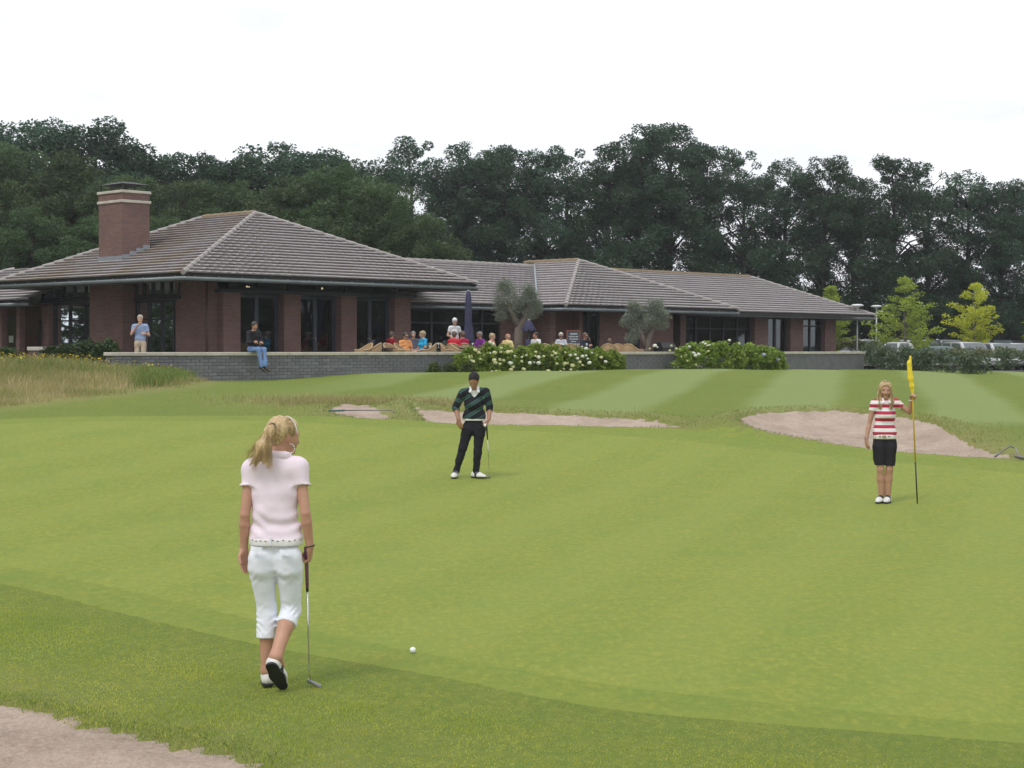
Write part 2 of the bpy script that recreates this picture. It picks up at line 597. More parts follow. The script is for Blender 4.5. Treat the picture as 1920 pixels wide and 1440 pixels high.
def grid(xs, ys):
    X, Y = np.meshgrid(xs, ys)
    nx, ny = len(xs), len(ys)
    i = np.arange(nx * ny).reshape(ny, nx)
    f = np.stack([i[:-1, :-1], i[:-1, 1:], i[1:, 1:], i[1:, :-1]], -1).reshape(-1, 4)
    return X.ravel(), Y.ravel(), f

# the ground: one sheet to the horizon, fine where the camera sees it close
xs = np.r_[-900, -500, -300, -180, -110, -80, -60, -45, -35, -28, np.arange(-22, -12, 0.5), np.arange(-12, 14, 0.2), np.arange(14, 24, 0.5), 28, 35, 45, 60, 80, 110, 180, 300, 500, 900]
ys = np.r_[-900, -400, -150, -60, -30, -15, -6, 0, 3, 5, np.arange(6, 14, 0.15), np.arange(14, 26, 0.5), np.arange(26, 44, 0.2), np.arange(44, 66, 0.5), np.arange(66, 90, 1.5), 95, 100, 110, 130, 160, 200, 300, 500, 900]
X, Y, Fc = grid(xs, ys)
Z = bunker_ground(X, Y, base_z(X, Y))
dry = np.zeros_like(X)
lawn = sstep(33.5, 36.0, Y) * sstep(-7, -1.5, X)
near = (Y > 4) & (Y < 66) & (np.abs(X) < 30)
xn, yn = X[near], Y[near]
dv = np.zeros_like(xn)
for bi, p in enumerate(BUNK):
    d = sdist(p, xn, yn)
    dv = np.maximum(dv, (0.8 if bi else 0.55) * np.exp(-np.maximum(-d, 0) / (0.45 if bi == 0 else 0.7)))
d = sdist(TALL, xn, yn)
dv = np.maximum(dv, 0.9 * sstep(-1.2, 0.5, d))
mx_ = np.exp(-((xn - (-3.3)) / 2.6) ** 2 - ((yn - 38.5) / 2.2) ** 2)
dv = np.maximum(dv, 0.75 * mx_)
dry[near] = dv
fr = sdist(FRINGE, xn, yn)
lz = lawn[near]
lawn[near] = lz * sstep(0.3, 1.2, -fr)
me = mesh_np('ground', np.c_[X, Y, Z], Fc, var=dry, smooth=True, vname='dry')
a = me.attributes.new('lawn', 'FLOAT', 'POINT')
a.data.foreach_set('value', lawn.astype(np.float32))
struct(link('ground', me, G_LAWN))

def sheet(name, poly, step, mat, zoff, soft, base_off=0.0):
    """a turf sheet a few mm above the ground, its rim cut along the outline"""
    x0, y0 = poly.min(0)
    x1, y1 = poly.max(0)
    x0, x1 = max(x0, -16), min(x1, 16)
    X, Y, f = grid(np.arange(x0, x1 + step, step), np.r_[np.arange(max(y0 - step, 6.5), 14, step * 0.5), np.arange(14, y1 + step, step)])
    d = sdist(poly, X, Y)
    keep = (d > 0)[f].any(1)
    f = f[keep]
    used = np.unique(f)
    mp = -np.ones(len(X), int)
    mp[used] = np.arange(len(used))
    X, Y, f, d = X[used], Y[used], mp[f], d[used]
    eps = 0.02
    gx = (sdist(poly, X + eps, Y) - sdist(poly, X - eps, Y)) / (2 * eps)
    gy = (sdist(poly, X, Y + eps) - sdist(poly, X, Y - eps)) / (2 * eps)
    X = np.where(d < 0, X - gx * d, X)
    Y = np.where(d < 0, Y - gy * d, Y)
    Z = full_z(X, Y) + zoff * np.clip(d / 0.2, 0, 1) - 0.004 * (1 - np.clip(d / 0.2, 0, 1)) + base_off
    me = mesh_np(name, np.c_[X, Y, Z], f, var=np.zeros(len(X)), smooth=True, vname='dry')
    for nm, val in (('lawn', np.ones(len(X))), ('rim', np.clip(d / soft, 0, 1))):
        a = me.attributes.new(nm, 'FLOAT', 'POINT')
        a.data.foreach_set('value', val.astype(np.float32))
    return struct(link(name, me, mat))
sheet('green_fringe', FRINGE, 0.25, G_FRINGE, 0.005, 0.5)
sheet('putting_green', GREEN, 0.25, G_GREEN, 0.005, 0.35, 0.004)

rs = np.random.RandomState(5)
for bi, (p, dp, lp_) in enumerate(zip(BUNK, BDEPTH, BLIP)):
    x0, y0 = p.min(0) - 0.3
    x1, y1 = p.max(0) + 0.3
    st = 0.035 if bi == 0 else 0.10
    x0, x1 = max(x0, -9), min(x1, 16)
    y0 = max(y0, 6.5)
    X, Y, f = grid(np.arange(x0, x1, st), np.arange(y0, y1, st))
    Zs, d = sand_z(p, dp, lp_, X, Y)
    ripple = 0.014 if bi == 0 else 0.02
    Zs = Zs + 1.3 * ripple * rs.rand(len(X)) + ripple * np.sin(X * 11 + 3 * np.sin(Y * 5)) * np.sin(Y * 9 + 2 * np.sin(X * 4))
    keep = (d > -0.22)[f].all(1)
    f = f[keep]
    used = np.unique(f)
    mpi = -np.ones(len(X), int)
    mpi[used] = np.arange(len(used))
    me = mesh_np('sand_bunker', np.c_[X, Y, Zs][used], mpi[f], smooth=True)
    struct(link('sand_bunker', me, SAND))

# ------------------------------------------------------------------ materials of the buildings
def brickmat(name, c1, c2, mortar, bw, bh, rough=0.85, bump=0.4):
    m = bpy.data.materials.new(name)
    t, b, out = nodes_of(m)
    N, K = t.nodes, t.links
    tc = N.new('ShaderNodeTexCoord')
    sp = N.new('ShaderNodeSeparateXYZ')
    K.new(tc.outputs['Object'], sp.inputs[0])
    ad = N.new('ShaderNodeMath'); ad.operation = 'ADD'
    K.new(sp.outputs['X'], ad.inputs[0]); K.new(sp.outputs['Y'], ad.inputs[1])
    cb = N.new('ShaderNodeCombineXYZ')
    K.new(ad.outputs[0], cb.inputs['X']); K.new(sp.outputs['Z'], cb.inputs['Y'])
    br = N.new('ShaderNodeTexBrick')
    br.inputs['Scale'].default_value = 1.0
    br.inputs['Brick Width'].default_value = bw
    br.inputs['Row Height'].default_value = bh
    br.inputs['Mortar Size'].default_value = 0.006
    br.inputs['Color1'].default_value = (*c1, 1)
    br.inputs['Color2'].default_value = (*c2, 1)
    br.inputs['Mortar'].default_value = (*mortar, 1)
    K.new(cb.outputs[0], br.inputs['Vector'])
    n = N.new('ShaderNodeTexNoise'); n.inputs['Scale'].default_value = 1.1; n.inputs['Detail'].default_value = 7
    K.new(tc.outputs['Object'], n.inputs['Vector'])
    hv = N.new('ShaderNodeHueSaturation')
    mr = N.new('ShaderNodeMapRange'); mr.inputs['To Min'].default_value = 0.72; mr.inputs['To Max'].default_value = 1.28
    K.new(n.outputs['Fac'], mr.inputs['Value']); K.new(mr.outputs[0], hv.inputs['Value'])
    K.new(br.outputs['Color'], hv.inputs['Color'])
    K.new(hv.outputs[0], b.inputs['Base Color'])
    b.inputs['Roughness'].default_value = rough
    b.inputs['Specular IOR Level'].default_value = 0.2
    bp = N.new('ShaderNodeBump'); bp.inputs['Strength'].default_value = bump; bp.inputs['Distance'].default_value = 0.01
    K.new(br.outputs['Fac'], bp.inputs['Height']); bp.invert = True
    K.new(bp.outputs[0], b.inputs['Normal'])
    MATS[name] = m
    return m
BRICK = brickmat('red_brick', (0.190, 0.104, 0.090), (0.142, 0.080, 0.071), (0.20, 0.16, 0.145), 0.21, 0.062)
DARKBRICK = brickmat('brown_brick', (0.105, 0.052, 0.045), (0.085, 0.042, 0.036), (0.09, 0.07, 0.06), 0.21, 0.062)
FRAME = pmat('blue_grey_frame', (0.040, 0.052, 0.068), (0.030, 0.040, 0.054), 3, 0.45)
DARKFRAME = pmat('dark_timber', (0.022, 0.022, 0.026), (0.015, 0.015, 0.018), 3, 0.6)
STONE = pmat('pale_coping_stone', (0.56, 0.52, 0.44), (0.44, 0.41, 0.35), 3.5, 0.85, 0.3, 40)
GUTTER = pmat('zinc_gutter', (0.17, 0.20, 0.205), (0.13, 0.155, 0.16), 2.0, 0.4, metal=0.35)
SOFFIT = pmat('grey_soffit', (0.16, 0.165, 0.16), (0.13, 0.135, 0.13), 1.5, 0.7)
LEAD = pmat('lead_flashing', (0.30, 0.33, 0.36), (0.24, 0.26, 0.29), 3, 0.5, metal=0.3)
IRON = pmat('black_iron', (0.018, 0.018, 0.02), (0.012, 0.012, 0.013), 5, 0.55)
STEEL = pmat('bright_steel', (0.62, 0.62, 0.64), (0.5, 0.5, 0.52), 8, 0.22, metal=1.0)
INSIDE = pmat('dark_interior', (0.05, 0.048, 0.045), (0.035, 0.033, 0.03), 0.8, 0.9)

def tilemat():
    m = bpy.data.materials.new('concrete_roof_tile')
    t, b, out = nodes_of(m)
    N, K = t.nodes, t.links
    tc = N.new('ShaderNodeTexCoord')
    n1 = N.new('ShaderNodeTexNoise'); n1.inputs['Scale'].default_value = 0.5; n1.inputs['Detail'].default_value = 6
    n2 = N.new('ShaderNodeTexNoise'); n2.inputs['Scale'].default_value = 9; n2.inputs['Detail'].default_value = 6; n2.inputs['Roughness'].default_value = 0.7
    K.new(tc.outputs['Object'], n1.inputs['Vector']); K.new(tc.outputs['Object'], n2.inputs['Vector'])
    r = N.new('ShaderNodeValToRGB')
    r.color_ramp.elements[0].position = 0.3; r.color_ramp.elements[0].color = (0.278, 0.250, 0.252, 1)
    r.color_ramp.elements[1].position = 0.7; r.color_ramp.elements[1].color = (0.405, 0.372, 0.380, 1)
    va = N.new('ShaderNodeAttribute'); va.attribute_name = 'var'
    ad = N.new('ShaderNodeMath'); ad.operation = 'MULTIPLY_ADD'; ad.inputs[1].default_value = 0.16
    K.new(va.outputs['Fac'], ad.inputs[0])
    sc = N.new('ShaderNodeMath'); sc.operation = 'MULTIPLY'; sc.inputs[1].default_value = 0.84
    K.new(n2.outputs['Fac'], sc.inputs[0]); K.new(sc.outputs[0], ad.inputs[2])
    K.new(ad.outputs[0], r.inputs['Fac'])
    # lichen
    li = N.new('ShaderNodeAttribute'); li.attribute_name = 'lichen'
    ln = N.new('ShaderNodeMapRange'); ln.inputs['From Min'].default_value = 0.38; ln.inputs['From Max'].default_value = 0.62
    K.new(n1.outputs['Fac'], ln.inputs['Value'])
    lm = N.new('ShaderNodeMath'); lm.operation = 'MULTIPLY'
    K.new(ln.outputs[0], lm.inputs[0]); K.new(li.outputs['Fac'], lm.inputs[1])
    mx = N.new('ShaderNodeMix'); mx.data_type = 'RGBA'
    K.new(lm.outputs[0], mx.inputs['Factor']); K.new(r.outputs['Color'], mx.inputs['A'])
    mx.inputs['B'].default_value = (0.26, 0.185, 0.085, 1)
    K.new(mx.outputs['Result'], b.inputs['Base Color'])
    b.inputs['Roughness'].default_value = 0.55
    b.inputs['Specular IOR Level'].default_value = 0.5
    return m
TILE = tilemat()
CAP = pmat('ridge_tile', (0.36, 0.33, 0.32), (0.26, 0.235, 0.22), 5, 0.5)
CAPL = pmat('lichen_ridge_tile', (0.26, 0.20, 0.12), (0.22, 0.16, 0.09), 3, 0.7)

def glassmat():
    m = bpy.data.materials.new('tinted_glass')
    m.use_nodes = True
    t = m.node_tree
    t.nodes.clear()
    out = t.nodes.new('ShaderNodeOutputMaterial')
    tr = t.nodes.new('ShaderNodeBsdfTransparent'); tr.inputs['Color'].default_value = (0.42, 0.47, 0.47, 1)
    gl = t.nodes.new('ShaderNodeBsdfGlossy'); gl.inputs['Roughness'].default_value = 0.02; gl.inputs['Color'].default_value = (0.85, 0.92, 0.95, 1)
    tc = t.nodes.new('ShaderNodeTexCoord')
    n = t.nodes.new('ShaderNodeTexNoise'); n.inputs['Scale'].default_value = 0.9
    bp = t.nodes.new('ShaderNodeBump'); bp.inputs['Strength'].default_value = 0.03; bp.inputs['Distance'].default_value = 0.05
    t.links.new(tc.outputs['Object'], n.inputs['Vector']); t.links.new(n.outputs['Fac'], bp.inputs['Height']); t.links.new(bp.outputs[0], gl.inputs['Normal'])
    fr = t.nodes.new('ShaderNodeFresnel'); fr.inputs['IOR'].default_value = 1.55
    mp = t.nodes.new('ShaderNodeMapRange'); mp.inputs['To Min'].default_value = 0.06; mp.inputs['To Max'].default_value = 1.0
    ms = t.nodes.new('ShaderNodeMixShader')
    t.links.new(fr.outputs[0], mp.inputs['Value']); t.links.new(mp.outputs[0], ms.inputs['Fac'])
    t.links.new(tr.outputs[0], ms.inputs[1]); t.links.new(gl.outputs[0], ms.inputs[2]); t.links.new(ms.outputs[0], out.inputs['Surface'])
    return m
GLASS = glassmat()

# ------------------------------------------------------------------ the clubhouse
S0, N0, FZ = 37.0, 47.0, 1.35
club = thing('clubhouse', 'long low brick clubhouse with hipped grey tiled roofs and a square chimney', 'building', W(S0, N0, FZ), rad(45))
def lp(s, n, z):
    return (s - S0, n - N0, z - FZ)
def bbox(name, s0, s1, n0, n1, z0, z1, mat, parent=club, bevel=0.0):
    return MB().box(min(s0, s1) - S0, max(s0, s1) - S0, min(n0, n1) - N0, max(n0, n1) - N0, z0 - FZ, z1 - FZ).build(name, mat, parent, bevel=bevel)

rt = random.Random(11)
def roof_face(parent, A, B, C, D, ncourse, lich=0.0, tile=0.33):
    """courses of flat tiles between the eave A-B and the top edge C-D (C above A); each course overlaps the one below"""
    A, B, C, D = [Vector(lp(*p)) for p in (A, B, C, D)]
    nrm = (B - A).cross((C + D) / 2 - (A + B) / 2).normalized()
    if nrm.z < 0:
        nrm = -nrm
    up = ((C + D) / 2 - (A + B) / 2).normalized()
    for i in range(ncourse):
        f0, f1 = i / ncourse, (i + 1.12) / ncourse
        a, b = A.lerp(C, f0), B.lerp(D, f0)
        c, d = A.lerp(C, min(f1, 1)), B.lerp(D, min(f1, 1))
        ln = (b - a).length
        if ln < 0.15:
            continue
        k = max(1, int(round(ln / tile)))
        v, fs, var, li = [], [], [], []
        off = (i % 2) * 0.5
        for j in range(k):
            t0, t1 = j / k, (j + 1) / k
            lift = 0.078 + rt.uniform(-0.003, 0.003)
            p0, p1 = a.lerp(b, t0), a.lerp(b, t1)
            q0, q1 = c.lerp(d, t0), c.lerp(d, t1)
            g = (p1 - p0) * 0.008
            p0, p1 = p0 + g, p1 - g
            n = len(v)
            v += [p0 + nrm * lift, p1 + nrm * lift, q1 + nrm * 0.012, q0 + nrm * 0.012,
                  p0 + nrm * 0.004 + up * 0.06, p1 + nrm * 0.004 + up * 0.06]
            fs += [(n, n + 1, n + 2, n + 3), (n + 4, n + 5, n + 1, n)]
            r_ = rt.random()
            var += [r_] * 6
            lv = lich * (0.35 + 0.65 * (1 - f0)) * rt.uniform(0.5, 1.0)
            li += [lv] * 6
        me = mesh_np('tile_course', [tuple(x) for x in v], fs, var=var)
        at_ = me.attributes.new('lichen', 'FLOAT', 'POINT')
        at_.data.foreach_set('value', np.array(li, np.float32))
        link('tile_course', me, TILE, parent)

def cap_line(parent, P, Q, name='hip_cap', mat=CAP, r=0.085, step=0.42):
    P, Q = Vector(lp(*P)), Vector(lp(*Q))
    n = max(1, int((Q - P).length / step))
    m = MB()
    for i in range(n):
        a, b = P.lerp(Q, i / n), P.lerp(Q, (i + 1.06) / n)
        m.tube([a + Vector((0, 0, 0.035)), b + Vector((0, 0, 0.02))], [r * 1.06, r * 0.92], 7)
    return m.build(name, mat, parent, smooth=False)

BRACKET = MB().box(-0.02, 0.02, -0.02, 0.02, 0.055, 0.085).mesh('gutter_bracket')
def eave_line(P, Q, zt, inward, depth, parent):
    """dark fascia, round gutter with brackets and soffit along one eave; inward = unit (ds,dn)"""
    (s0, n0), (s1, n1) = P, Q
    i0, i1 = inward
    def poly(off0, z0, off1, z1):
        return [lp(s0 + i0 * off0, n0 + i1 * off0, z0), lp(s1 + i0 * off0, n1 + i1 * off0, z0),
                lp(s1 + i0 * off1, n1 + i1 * off1, z1), lp(s0 + i0 * off1, n0 + i1 * off1, z1)]
    MB().add(poly(0.10, zt - 0.24, 0.10, zt + 0.03), [(0, 1, 2, 3)]).build('fascia', IRON, parent)
    MB().add(poly(0.10, zt - 0.24, depth, zt - 0.10), [(0, 1, 2, 3)]).build('soffit', SOFFIT, parent)
    a = Vector(lp(s0 + i0 * 0.02, n0 + i1 * 0.02, zt - 0.155))
    b = Vector(lp(s1 + i0 * 0.02, n1 + i1 * 0.02, zt - 0.155))
    g = MB().tube([a, b], 0.068, 10).build('gutter', GUTTER, parent, smooth=True)
    k = int((b - a).length / 0.9)
    for j in range(k):
        p = a.lerp(b, (j + 0.5) / k)
        link('gutter_bracket', BRACKET, LEAD, g, p)

def roof(name):
    o = bpy.data.objects.new(name, None)
    col.objects.link(o)
    o.parent = club
    return o

# --- main pavilion roof
ZE, ZP = 4.43, 6.94
m_s0, m_s1, m_n0, m_n1 = 30.8, 43.7, 45.5, 57.5
pk, pk2 = (37.25, 50.46, ZP), (37.25, 53.7, ZP)
c00, c10, c01, c11 = (m_s0, m_n0, ZE), (m_s1, m_n0, ZE), (m_s0, m_n1, ZE), (m_s1, m_n1, ZE)
rm = roof('main_roof')
roof_face(rm, c00, c10, pk, pk, 22, 0.12)
roof_face(rm, c01, c00, pk2, pk, 22, 0.8)
roof_face(rm, c10, c11, pk, pk2, 22, 0.1)
roof_face(rm, c11, c01, pk2, pk2, 22, 0.1)
cap_line(rm, c00, pk); cap_line(rm, c10, pk); cap_line(rm, c01, pk2); cap_line(rm, c11, pk2)
cap_line(rm, pk, pk2, 'ridge_cap', CAPL, 0.10)
eave_line((m_s0, m_n0), (m_s1, m_n0), ZE, (0, 1), 2.2, rm)
eave_line((m_s0, m_n1), (m_s0, m_n0), ZE, (1, 0), 2.4, rm)
eave_line((m_s1, m_n0), (m_s1, m_n1), ZE, (-1, 0), 2.0, rm)
eave_line((m_s1, m_n1), (m_s0, m_n1), ZE, (0, -1), 1.2, rm)
# vent pipe behind the hip
MB().tube([lp(41.2, 50.5, 4.9), lp(41.2, 50.5, 6.28)], 0.03, 6).build('vent_pipe', LEAD, rm)

# --- wing roofs
ZW, ZWP, ZS, ZF = 3.77, 5.88, 5.66, 5.79
rw = roof('wing_roof')
roof_face(rw, (41.5, 47.8, ZW), (49.2, 47.8, ZW), (41.5, 52.8, ZS), (54.2, 52.8, ZS), 17, 0.05)
cap_line(rw, (41.5, 52.8, ZS), (54.4, 52.8, ZS), 'ridge_cap', CAP, 0.10)
MB().tube([lp(49.2, 47.75, ZW + 0.05), lp(54.2, 52.8, ZS + 0.04)], 0.06, 5).build('valley_flashing', LEAD, rw)
eave_line((41.9, 47.8), (49.2, 47.8), ZW, (0, 1), 1.4, rw)
rp = roof('pavilion_roof')
p2 = (54.8, 50.7, ZWP)
roof_face(rp, (49.2, 46.2, ZW), (60.35, 46.2, ZW), p2, p2, 18, 0.05)
roof_face(rp, (49.2, 47.8, ZW), (49.2, 46.2, ZW), (54.8, 53.4, ZWP), p2, 18, 0.1)
roof_face(rp, (60.35, 46.2, ZW), (60.35, 49.1, ZW), p2, (54.8, 54.65, ZWP), 18, 0.1)
cap_line(rp, (49.2, 46.2, ZW), p2); cap_line(rp, (60.35, 46.2, ZW), p2)
cap_line(rp, p2, (54.8, 54.0, ZWP), 'ridge_cap', CAPL, 0.10)
eave_line((49.2, 46.2), (60.35, 46.2), ZW, (0, 1), 1.6, rp)
eave_line((49.2, 47.8), (49.2, 46.2), ZW, (1, 0), 1.2, rp)
eave_line((60.35, 46.2), (60.35, 49.1), ZW, (-1, 0), 1.2, rp)
rf = roof('far_wing_roof')
roof_face(rf, (60.35, 49.1, ZW), (75.6, 49.1, ZW), (54.9, 54.5, ZF), (72.1, 54.5, ZF), 17, 0.05)
roof_face(rf, (75.6, 49.1, ZW), (75.6, 59.9, ZW), (72.1, 54.5, ZF), (72.1, 54.5, ZF), 17, 0.05)
roof_face(rf, (75.6, 59.9, ZW), (41.5, 59.9, ZW), (72.1, 54.5, ZF), (41.5, 54.5, ZF), 17, 0.05, tile=1.2)
cap_line(rf, (75.6, 49.1, ZW), (72.1, 54.5, ZF)); cap_line(rf, (75.6, 59.9, ZW), (72.1, 54.5, ZF))
cap_line(rf, (56.5, 54.5, ZF), (72.1, 54.5, ZF), 'ridge_cap', CAPL, 0.10)
eave_line((60.35, 49.1), (75.6, 49.1), ZW, (0, 1), 1.4, rf)
eave_line((75.6, 49.1), (75.6, 59.9), ZW, (-1, 0), 2.0, rf)
# --- low annex roof on the left
ra = roof('annex_roof')
roof_face(ra, (31.6, 70, 3.8), (31.6, 56.6, 3.8), (36.2, 66, 5.35), (36.2, 56.6, 5.35), 13, 0.1)
roof_face(ra, (40.8, 70, 3.8), (31.6, 70, 3.8), (36.2, 66, 5.35), (36.2, 66, 5.35), 13, 0.1, tile=0.6)
cap_line(ra, (31.6, 70, 3.8), (36.2, 66, 5.35))
eave_line((31.6, 70), (31.6, 56.6), 3.8, (1, 0), 2.2, ra)

# --- windows
def window(s0, s1, n0, n1, z0, z1, nv=2, nh=(), mat=FRAME, name='window', fw=0.055, handle=False, parent=club):
    """frame with mullions and its pane; runs along s when n0 == n1, else along n"""
    o = bpy.data.objects.new(name, None)
    col.objects.link(o)
    o.parent = parent
    along_s = abs(n0 - n1) < 1e-6
    L_ = abs(s1 - s0) if along_s else abs(n1 - n0)
    lo = min(s0, s1) if along_s else min(n0, n1)
    m = MB()
    def bar(t0, t1, za, zb, th=0.05):
        if along_s:
            m.box(t0 - S0, t1 - S0, n0 - th - N0, n0 + th - N0, za - FZ, zb - FZ)
        else:
            m.box(s0 - th - S0, s0 + th - S0, t0 - N0, t1 - N0, za - FZ, zb - FZ)
    bar(lo, lo + fw, z0, z1); bar(lo + L_ - fw, lo + L_, z0, z1)
    bar(lo + fw, lo + L_ - fw, z1 - fw, z1, 0.048); bar(lo + fw, lo + L_ - fw, z0, z0 + fw, 0.048)
    for i in range(1, nv):
        t = lo + L_ * i / nv
        bar(t - fw * 0.55, t + fw * 0.55, z0 + fw, z1 - fw, 0.044)
    for h in nh:
        bar(lo + fw, lo + L_ - fw, h - 0.03, h + 0.03, 0.040)
    m.build('frame', mat, o)
    e = 0.012
    if along_s:
        g = [lp(lo, n0 + e, z0), lp(lo + L_, n0 + e, z0), lp(lo + L_, n0 + e, z1), lp(lo, n0 + e, z1)]
    else:
        g = [lp(s0 + e, lo, z0), lp(s0 + e, lo + L_, z0), lp(s0 + e, lo + L_, z1), lp(s0 + e, lo, z1)]
    MB().add(g, [(0, 1, 2, 3)]).build('pane', GLASS, o)
    if handle:
        hm = MB()
        c = lp(lo + L_ * 0.5 - 0.03, n0 - 0.085, 2.42)
        hm.box(c[0] - 0.015, c[0] + 0.015, c[1] - 0.012, c[1] + 0.03, c[2] - 0.10, c[2] + 0.03)
        hm.box(c[0] - 0.15, c[0], c[1] - 0.02, c[1], c[2] - 0.012, c[2] + 0.012)
        hm.build('handle', STEEL, o)
    return o

# interior (dark rooms behind the glass)
ir = bpy.data.objects.new('interior', None); col.objects.link(ir); ir.parent = club
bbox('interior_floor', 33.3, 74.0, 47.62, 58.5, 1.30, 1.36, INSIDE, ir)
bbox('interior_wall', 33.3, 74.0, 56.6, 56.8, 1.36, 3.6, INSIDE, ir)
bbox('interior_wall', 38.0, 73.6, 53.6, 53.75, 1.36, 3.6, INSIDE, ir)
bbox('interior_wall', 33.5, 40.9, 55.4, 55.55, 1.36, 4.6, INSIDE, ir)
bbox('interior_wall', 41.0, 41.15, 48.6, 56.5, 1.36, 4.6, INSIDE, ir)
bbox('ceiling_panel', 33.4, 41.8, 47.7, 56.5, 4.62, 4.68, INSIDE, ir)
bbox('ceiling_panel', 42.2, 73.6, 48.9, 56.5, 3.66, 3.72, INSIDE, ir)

# --- main pavilion front (along s)
nd, npier = 47.50, 47.12
sL = 33.08
piers = [(419, 451), (533, 564), (640, 669), (740, 770)]
ps = [(S_of(a, npier), S_of(b, npier)) for a, b in piers]
bbox('wall', sL, ps[0][0], nd - 0.06, nd + 0.3, FZ - 0.3, 4.68, BRICK)
for a, b in ps:
    bbox('pier', a, b, npier, nd + 0.3, FZ - 0.3, 3.92, BRICK)
bbox('lintel', ps[0][0] - 0.15, ps[-1][1] + 0.25, npier - 0.06, nd + 0.2, 3.923, 4.03, FRAME)
for i in range(3):
    window(ps[i][1] + 0.003, ps[i + 1][0] - 0.003, nd, nd, FZ + 0.02, 3.915, 2, (), FRAME, 'french_door', 0.13, handle=True)
    a_, b_ = (ps[i][0] + ps[i][1]) / 2, (ps[i + 1][0] + ps[i + 1][1]) / 2
    window(a_ + 0.05, b_ - 0.05, nd - 0.05, nd - 0.05, 4.035, 4.66, 2, (), DARKFRAME, 'clerestory_window', 0.09)
bbox('wall', ps[-1][1] - 0.35, ps[-1][1], nd + 0.3, 52.0, FZ - 0.3, 4.68, BRICK)
# lamps that shine faintly behind the clerestory
BULB = bpy.data.materials.new('lamp_bulb')
_t, _b, _o = nodes_of(BULB)
_b.inputs['Emission Color'].default_value = (1, 0.75, 0.45, 1)
_b.inputs['Emission Strength'].default_value = 1.3
for u_, v_ in ((463, 538), (467, 539), (590, 541), (604, 541)):
    p = at(u_, v_, 62.5)
    s_, n_ = (p.x + p.y) / Q2, (p.y - p.x) / Q2
    m = MB(); m.lathe([(0.004, p.z - FZ - 0.04), (0.035, p.z - FZ - 0.02), (0.035, p.z - FZ + 0.02), (0.01, p.z - FZ + 0.05)], 8, (s_ - S0, n_ - N0))
    m.build('pendant_lamp', BULB, ir)

# --- main pavilion left side (along n)
sc_, nc_ = 32.55, N_of(230, 32.55)
n_w0, n_w1 = N_of(329, sL), N_of(257, sL)
bbox('wall', sL, sL + 0.3, nd - 0.06 + 0.36, n_w0, FZ - 0.3, 4.68, BRICK)
window(sL, sL, n_w0, n_w1, FZ, 3.72, 3, (3.05,), DARKFRAME, 'window', 0.09)
bbox('lintel', sL - 0.1, sL + 0.2, n_w0 - 0.35, nc_ - 0.003, 3.723, 3.83, DARKFRAME)
window(sL, sL, n_w0 - 0.3, nc_ - 0.006, 3.833, 4.66, 5, (), DARKFRAME, 'clerestory_window', 0.07)
bbox('wall', sL, sL + 0.3, n_w1, nc_, FZ - 0.3, 3.72, BRICK)
n_p1 = N_of(168, sc_)
bbox('chimney_pier', sc_, sL + 0.6, nc_, n_p1, FZ - 0.3, 4.40, BRICK)
n_e = N_of(103, sL)
window(sL, sL, n_p1, n_e, FZ + 0.3, 3.72, 3, (3.05,), DARKFRAME, 'window', 0.09)
window(sL - 0.2, sL - 0.2, n_p1 + 0.003, n_e + 0.55, 3.833, 4.66, 5, (), DARKFRAME, 'clerestory_window', 0.07)
bbox('lintel', sL - 0.3, sL + 0.2, n_p1 + 0.003, n_e + 0.6, 3.723, 3.83, DARKFRAME)
bbox('column', sL - 0.25, sL + 0.05, n_e, n_e + 0.3, FZ - 0.3, 3.72, BRICK)
# downpipe in the corner
MB().tube([lp(sL - 0.13, nd - 0.2, FZ - 0.2), lp(sL - 0.13, nd - 0.2, 4.40)], 0.05, 10).build('downpipe', pmat('red_brown_pipe', (0.075, 0.040, 0.036), None, 4, 0.5), club, smooth=True)

# --- chimney
ch = bpy.data.objects.new('chimney', None); col.objects.link(ch); ch.parent = club
csw, cnw = S_of(281, nc_) - sc_, N_of(186, sc_) - nc_
CZ = 7.5
bbox('shaft', sc_, sc_ + csw, nc_, nc_ + cnw, 4.403, CZ, BRICK, ch)
for z in (CZ - 0.02, CZ - 0.36):
    bbox('stone_band', sc_ - 0.05, sc_ + csw + 0.05, nc_ - 0.05, nc_ + cnw + 0.05, z, z + 0.095, STONE, ch, bevel=0.012)
for k in range(4):
    bbox('flashing', sc_ + csw * k / 4, sc_ + csw * (k + 1) / 4 - 0.004, nc_ - 0.028 - 0.002 * k, nc_ + 0.02, 4.9, 5.33 + 0.12 * k, LEAD, ch)
bbox('flashing', sc_ - 0.03, sc_ + 0.02, nc_ - 0.02, nc_ + cnw + 0.02, 4.9, 5.28, LEAD, ch)
cw = bpy.data.objects.new('chimney_cowl', None); col.objects.link(cw); cw.parent = ch
for (ds, dn) in ((0.06, 0.06), (csw - 0.06, 0.06), (0.06, cnw - 0.06), (csw - 0.06, cnw - 0.06), (csw / 2, 0.06), (0.06, cnw / 2)):
    s_, n_ = sc_ + ds, nc_ + dn
    bbox('cowl_post', s_ - 0.02, s_ + 0.02, n_ - 0.02, n_ + 0.02, CZ + 0.075, CZ + 0.30, IRON, cw)
sm, nm = sc_ + csw / 2, nc_ + cnw / 2
hs, hn = csw / 2 + 0.02, cnw / 2 + 0.02
